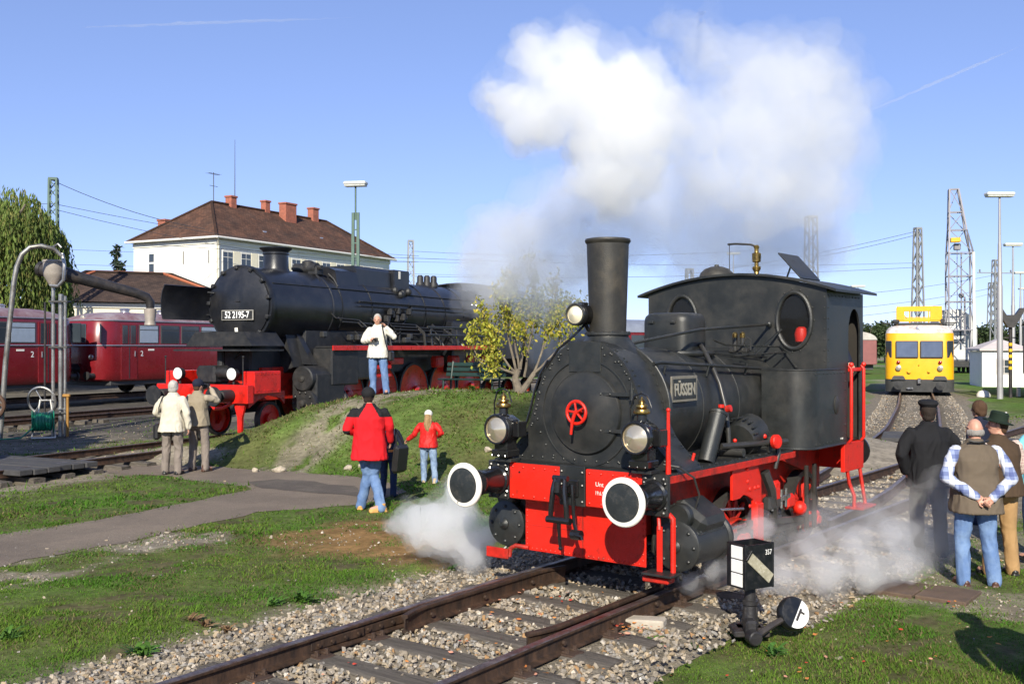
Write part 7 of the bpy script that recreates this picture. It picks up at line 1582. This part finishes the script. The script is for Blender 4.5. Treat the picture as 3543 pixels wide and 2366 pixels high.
# weeping willow at the left
WX, WY = -25.6, 50
WI = thing('willow_tree', 'weeping willow with long hanging yellow green branches at the left edge', 'tree', (WX, WY, .2))
m = M(); m.tube([(0, 0, 0), (.1, 0, 2), (0, .1, 4), (.1, 0, 6.2)], [.45, .38, .33, .2], 10); rd = random.Random(8); tp = []
for k in range(9): a = k*.7; grow(m, (0, 0, 4+k*.25), (math.cos(a), math.sin(a), .9), 2.8, .14, 1, tp, rd, .4, .4, 2, .6)
m.build('trunk', bark, WI)
P = []; D = []; nrd = np.random.default_rng(4)
for k in range(1500):
    a = nrd.uniform(0, 6.283); rr = 3.6*math.sqrt(nrd.random())**.8; top = 10.0-1.1*(rr/3.6)**2.2*1.8+nrd.uniform(-.5, .15)+.35*math.sin(a*3+rr)
    if nrd.random() < .25: top -= nrd.uniform(.5, 3.5)
    ln = nrd.uniform(2.0, 6.8)*(.5+.6*(rr/3.6)); x, y, z = rr*math.cos(a), rr*math.sin(a), top; sway = nrd.normal(0, .05, 2); n = int(ln/.13)
    cl_ = .75+.45*vn(a*2.2, rr, 1.)
    for q in range(n):
        t = q/n; out = .55*math.sin(min(1, t*2.5)*1.57)*.35
        P.append((x+math.cos(a)*out+sway[0]*t*4+nrd.normal(0, .05), y+math.sin(a)*out+sway[1]*t*4+nrd.normal(0, .05), z+.2*math.sin(min(1, t*6)*3.1)*.4-ln*t)); D.append(cl_)
P = np.array(P); k = P[:, 2] > 1.5; P = P[k]; D = np.array(D)[k]
link('crown', leaf_mesh('crown', P, .30, cols_(len(P), (.135, .19, .040), nrd, .3, (.21, .21, .06), .25)*D[:, None], nrd, 0, .28, (0, 0, -1)), WI)
def conifer(loc, H_, R_, label, seed):
    T = thing('conifer_tree', label, 'tree', loc); nrd = np.random.default_rng(seed); m = M(); m.cyl((0, 0, 0), (0, 0, H_), .16, .02, 8); m.build('trunk', bark, T); P = []; D = []
    for k in range(int(H_*9)):
        z = H_*(.25+.75*nrd.random()); rr = R_*(1-z/H_)**.8*nrd.uniform(.5, 1.1)+.15; a = nrd.uniform(0, 6.28)
        for q in np.linspace(.1, 1, 12): P.append((rr*q*math.cos(a), rr*q*math.sin(a), z-.35*rr*q**1.5+nrd.normal(0, .05)))
    P = np.array(P); link('crown', leaf_mesh('crown', P, .42, cols_(len(P), (.035, .055, .030), nrd, .35), nrd, .5, .4), T)
conifer((-33.9, 88, .3), 10.9, 2.4, 'dark conifer standing left of the station building beyond the low roof', 1)
def roundtree(loc, H_, R_, label, seed, col=(.050, .075, .028), n=2600, size=.45, group='trees on the horizon'):
    T = thing('broadleaf_tree', label, 'tree', loc, 0, group); nrd = np.random.default_rng(seed); rd = random.Random(seed); m = M(); tp = []
    m.cyl((0, 0, 0), (0, 0, H_*.5), .2, .14, 8)
    for k in range(5): grow(m, (0, 0, H_*.35), (math.cos(k*1.3), math.sin(k*1.3), 1.2), H_*.35, .1, 1, tp, rd, .3, .5, 2)
    m.build('trunk', bark, T); P = []
    cs = [(R_*.6*math.cos(k*2.4)*nrd.uniform(.4, 1), R_*.6*math.sin(k*2.4)*nrd.uniform(.4, 1), H_*nrd.uniform(.35, .85), R_*nrd.uniform(.3, .55)) for k in range(12)]
    for k in range(n):
        c = cs[nrd.integers(12)]; v = nrd.normal(size=3); v /= np.linalg.norm(v); P.append(np.array(c[:3])+v*c[3]*nrd.uniform(.6, 1.08))
    P = np.array(P); sh = nrd.uniform(.7, 1.3, 12)
    link('crown', leaf_mesh('crown', P, size, cols_(len(P), col, nrd, .4), nrd, .2, .6), T)
for i, (px, Z_, H_, R_, lb) in enumerate(((2008, 125, 5.6, 2.6, 'dark tree beyond the faded red coach, nearest the cab'), (2030, 130, 4.8, 2.4, 'dark tree touching the left side of the yellow railcar'), (1992, 140, 4.6, 2.2, 'low tree at the left end of the dark clump behind the faded coach'), (2262, 150, 5.2, 3.0, 'small tree above the roof ridge of the white hut'), (2160, 170, 4.6, 2.6, 'tree between railcar and crane far behind'), (2338, 120, 5.0, 3.0, 'dark tree at the right edge behind the hut'))):
    roundtree(((px-1174)/2348*Z_, Z_, .3), H_, R_, lb, 20+i)
roundtree((-37, 92, .3), 8.4, 2.2, 'small bare looking tree left of the conifer behind the low roof', 40)
roundtree((-12.4, 17.3, 0), 5.6, 2.1, 'guessed tree out of view past the left edge, added to shade the yard track', 41, group='unseen shade trees')  # guessed tree, never in view, added to cast the ground shadow at far left
# far tree line
P = []; nrd = np.random.default_rng(6)
for k in range(16000):
    x = nrd.uniform(-330, 330); h = 2+2.5*fbm(x, 3, .03)+2*vn(x, 9, .15); P.append((x, nrd.uniform(395, 425), .3+h*nrd.random()**.7))
o = link('distant_trees', leaf_mesh('distant_trees', np.array(P), 2.6, cols_(len(P), (.06, .075, .045), nrd, .35), nrd, 0, .8)); tag(o, 'low dark line of trees along the far horizon', 'trees', kind='stuff')
# weeds in the grass
wdm = attr_mat('weed_leaf', .55, .3, trans=.3)
def weed(px, py, n, s_, label, col=(.075, .165, .022), xy=None):
    x, y = xy or pix(px, py); nrd = np.random.default_rng(int(px)); VV = []; FF = []; CC = []; o_ = 0
    for k in range(n):
        a = nrd.uniform(0, 6.28); ln = s_*nrd.uniform(.5, 1.1); w_ = ln*nrd.uniform(.07, .15); r0 = nrd.uniform(0, s_*.5); c, q = math.cos(a), math.sin(a); ex, ey = -q, c; tl = nrd.uniform(.35, 1.5); bx_, by_ = r0*math.cos(a*3), r0*math.sin(a*3)
        for t, wf in ((0, .25), (.35, .9), (.7, 1.), (1, .1)):
            h = ln*(tl*t-.55*tl*t*t); d = ln*t*.85; VV += [(bx_+c*d-ex*w_*wf, by_+q*d-ey*w_*wf, h), (bx_+c*d+ex*w_*wf, by_+q*d+ey*w_*wf, h+.004)]
        for j in range(3): FF.append((o_+2*j, o_+2*j+1, o_+2*j+3, o_+2*j+2))
        o_ += 8; CC += [np.array(col)*nrd.uniform(.6, 1.3)]*8
    o = link('weed', np_mesh('weed', VV, FF, wdm, np.array(CC)), None, (x, y, float(zg(x, y))+.01)); tag(o, label, 'weed', 'weeds in the grass'); return o
weed(325, 1492, 46, .17, 'broad leaved green weed at the ballast edge, lowest at the left')
weed(690, 1378, 40, .15, 'green weed clump right of the dry tuft in the lawn'); weed(625, 1388, 26, .12, 'small green weed just left of the larger clump'); weed(1035, 1300, 18, .10, 'small weed near the steam at the ballast edge')
weed(20, 1462, 30, .14, 'green weed at the left edge of the lawn'); weed(1490, 1470, 40, .14, 'leafy weed below the concrete slab'); weed(1770, 1490, 40, .13, 'leafy weed around the foot of the lantern', (.07, .17, .03)); weed(1690, 1440, 28, .12, 'leafy weed left of the lantern foot', (.08, .18, .03)); weed(1590, 1470, 22, .10, 'low weed between slab and lantern')
for i, (x, y, s_) in enumerate(((.75, 22.0, .32), (1.1, 22.2, .28), (-.3, 22.3, .2), (-.9, 22.9, .18))): weed(5000+i, 0, 44, s_, ['broad leaved plants right of the bush foot', 'broad leaved plants hidden behind the small locomotive lamp', 'low leafy plant at the left of the bush foot', 'tuft of weeds in front of the bench'][i], (.06, .17, .02), (x, y))
for i, (px, py) in enumerate(((440, 1425), (470, 1435), (520, 1440))): weed(px, py, 34, .10, ['dry brown tuft, leftmost of three', 'dry brown tuft between two others', 'dry brown tuft, rightmost of three'][i], (.26, .16, .08))
# ================================================================ STEAM
def steam_mat(name, dens, col=(.985, .985, .99), an=.15):
    m = bpy.data.materials.new(name); m.use_nodes = True; n = m.node_tree.nodes; n.clear()
    v = n.new('ShaderNodeVolumeScatter'); v.inputs['Color'].default_value = (*col, 1); v.inputs['Density'].default_value = dens; v.inputs['Anisotropy'].default_value = an
    o = n.new('ShaderNodeOutputMaterial'); m.node_tree.links.new(v.outputs[0], o.inputs['Volume']); MATS[name] = m; return m
def puff(name, blobs, k, vox, amp, fs, mt, parent=None, seed=0, octs=5):
    m = M(); rd = random.Random(seed)
    for x, y, z, r in blobs:
        m.ball((x, y, z), r*k, 12)
        for q in range(3):
            d = Vector((rd.gauss(0, 1), rd.gauss(0, 1), rd.gauss(0, 1))).normalized(); m.ball(Vector((x, y, z))+d*r*k*.75, r*k*rd.uniform(.3, .55), 10)
    me = voxel(m, vox, 2, .5, [mt])
    ns = [v.normal.copy() for v in me.vertices]
    for v, n in zip(me.vertices, ns):
        p = v.co*fs+Vector((seed*7.7, 0, 0)); p = p+Vector((mnoise.noise(p*.6), mnoise.noise(p*.6+Vector((9, 2, 4))), mnoise.noise(p*.6+Vector((1, 8, 3)))))*.7; d = 0; a = 1
        for q in range(octs): d += a*(abs(mnoise.noise(p))*2-.5); p = p*2.1; a *= .5
        v.co += n*(amp*d)
    o = link(name, me, parent); return o
def wb_(lst, Z_): return [((x-1174)/2348*(Z_+dz), Z_+dz, 2.4-(y-795)/2348*(Z_+dz), r/2348*(Z_+dz)) for x, y, r, dz in lst]
def plume(label, blobs, dens, vox, amp, fs, ks=(1.42, 1.22, 1.02, .76), seed=1, name='steam_plume', fr=(.05, .11, .30, .54)):
    o = puff(name, blobs, ks[0], vox, amp, fs, steam_mat('steam_%d_a' % seed, dens*fr[0]), None, seed)
    tag(o, label, 'steam')
    for i in range(1, len(ks)):
        puff('dense_core', blobs, ks[i], vox, amp*1.1, fs*1.15, steam_mat('steam_%d_%d' % (seed, i), dens*fr[i]), o, seed+i*.37)
    return o
PL = wb_([(1232, 132, 62, 0), (1165, 240, 58, .2), (1240, 268, 78, 0), (1322, 118, 62, .1), (1345, 215, 95, 0), (1450, 205, 90, .2), (1520, 235, 62, .3), (1425, 310, 100, 0), (1350, 320, 70, .2), (1495, 300, 75, .2), (1400, 405, 82, .1), (1345, 425, 52, .2), (1465, 395, 62, .1), (1200, 300, 50, .1), (1125, 205, 34, .1), (1290, 190, 70, -.2), (1400, 470, 44, .3)], 11.6)
plume('dense white steam plume billowing above the tall chimney', PL, 4.6, .05, .115, 2.4, seed=1)
TH_ = wb_([(1540, 60, 45, 0), (1620, 125, 75, .2), (1740, 175, 105, .4), (1860, 165, 85, .8), (1930, 215, 70, 1), (1800, 290, 115, .6), (1900, 320, 100, 1), (1700, 310, 100, .3), (1610, 290, 85, 0), (1850, 420, 105, 1), (1740, 430, 95, .5), (1920, 430, 62, 1), (1640, 410, 85, .2)], 13.0)
plume('thinner grey white steam drifting right of the dense plume', TH_, 1.75, .10, .22, 1.3, (1.36, 1.14, .92, .66), seed=2, fr=(.10, .22, .33, .45))
LW = wb_([(1400, 520, 80, -.5), (1500, 520, 95, 0), (1640, 555, 105, .6), (1770, 560, 95, 1), (1270, 530, 95, .5), (1160, 575, 95, 1.5), (1085, 600, 62, 2), (1310, 470, 70, 0), (1870, 565, 75, 1.5), (1560, 455, 85, .3), (1420, 455, 60, 0), (1330, 620, 80, 2), (1230, 660, 80, 3)], 14.5)
plume('faint veil of steam hanging low behind chimney and cab roof', LW, 1.25, .12, .26, 1.0, (1.25, 1.0, .7), seed=3, fr=(.35, .35, .3))
BK = wb_([(1150, 700, 60, 0), (1230, 740, 60, .5), (1085, 665, 50, .5), (1220, 660, 60, .5), (1290, 720, 50, 1), (1250, 800, 45, .6)], 23.6)
plume('thin wisp of steam around the bush and the big black boiler', BK, .55, .12, .22, 1.0, (1.2, .9), seed=4, fr=(.5, .5))
LL = wb_([(905, 1205, 26, .2), (945, 1195, 46, .2), (1000, 1192, 52, .2), (1055, 1185, 52, .1), (1010, 1230, 50, .1), (1075, 1248, 52, 0), (1085, 1288, 30, -.1), (1050, 1130, 42, .2), (1115, 1225, 36, .1), (960, 1225, 40, .1)], 10.75)
plume('white steam puffing from the cylinder cock left of the front beam', LL, 6.5, .04, .055, 3.2, seed=5, ks=(1.18, .98, .72), fr=(.10, .25, .5), name='steam_puff')
LR = wb_([(1580, 1332, 24, -.3), (1632, 1300, 34, -.2), (1700, 1240, 38, .1), (1742, 1205, 36, .2), (1690, 1318, 32, -.3), (1795, 1312, 50, -.1), (1895, 1312, 54, 0), (1995, 1300, 58, .1), (2075, 1290, 48, .2), (1850, 1255, 42, .2), (1955, 1245, 50, .2), (2045, 1225, 48, .4), (1745, 1335, 34, -.3)], 9.75)
plume('white steam drifting low past the lantern towards the bystanders', LR, 4.2, .045, .075, 2.2, (1.18, .92, .62), seed=6, fr=(.22, .33, .45), name='steam_puff')
VR = wb_([(2120, 1240, 70, .8), (2060, 1170, 70, 1.2), (1980, 1200, 60, .8), (2150, 1150, 60, 1.0), (1880, 1200, 60, .9), (1780, 1230, 50, .6)], 10.3)
plume('thin veil of steam in front of the black coated bystander', VR, 1.1, .07, .16, 1.5, (1.15, .85), seed=7, fr=(.5, .5), name='steam_veil')
# condensation trails high in the sky
ctm = steam_mat('contrail_ice', .0012)
for lb, (x0, y0), (x1, y1), Z_ in (('faint condensation trail rising to the right edge', (1990, 256), (2420, 98), 3800), ('faint condensation trail high at the left', (190, 62), (790, 40), 3800)):
    a = Vector(((x0-1174)/2348*Z_, Z_, 2.4-(y0-795)/2348*Z_)); b = Vector(((x1-1174)/2348*Z_, Z_*1.05, 2.4-(y1-795)/2348*Z_*1.05)); m = M(); rd = random.Random(3)
    m.tube([a.lerp(b, t)+Vector((0, 0, rd.uniform(-2, 2))) for t in np.linspace(0, 1, 30)], [max(1.2, 7*math.sin(math.pi*min(1, .1+t*.9))*rd.uniform(.75, 1.2)) for t in np.linspace(0, 1, 30)], 8)
    o = m.build('condensation_trail', steam_mat('contrail', .02)); tag(o, lb, 'contrail', 'condensation trails')
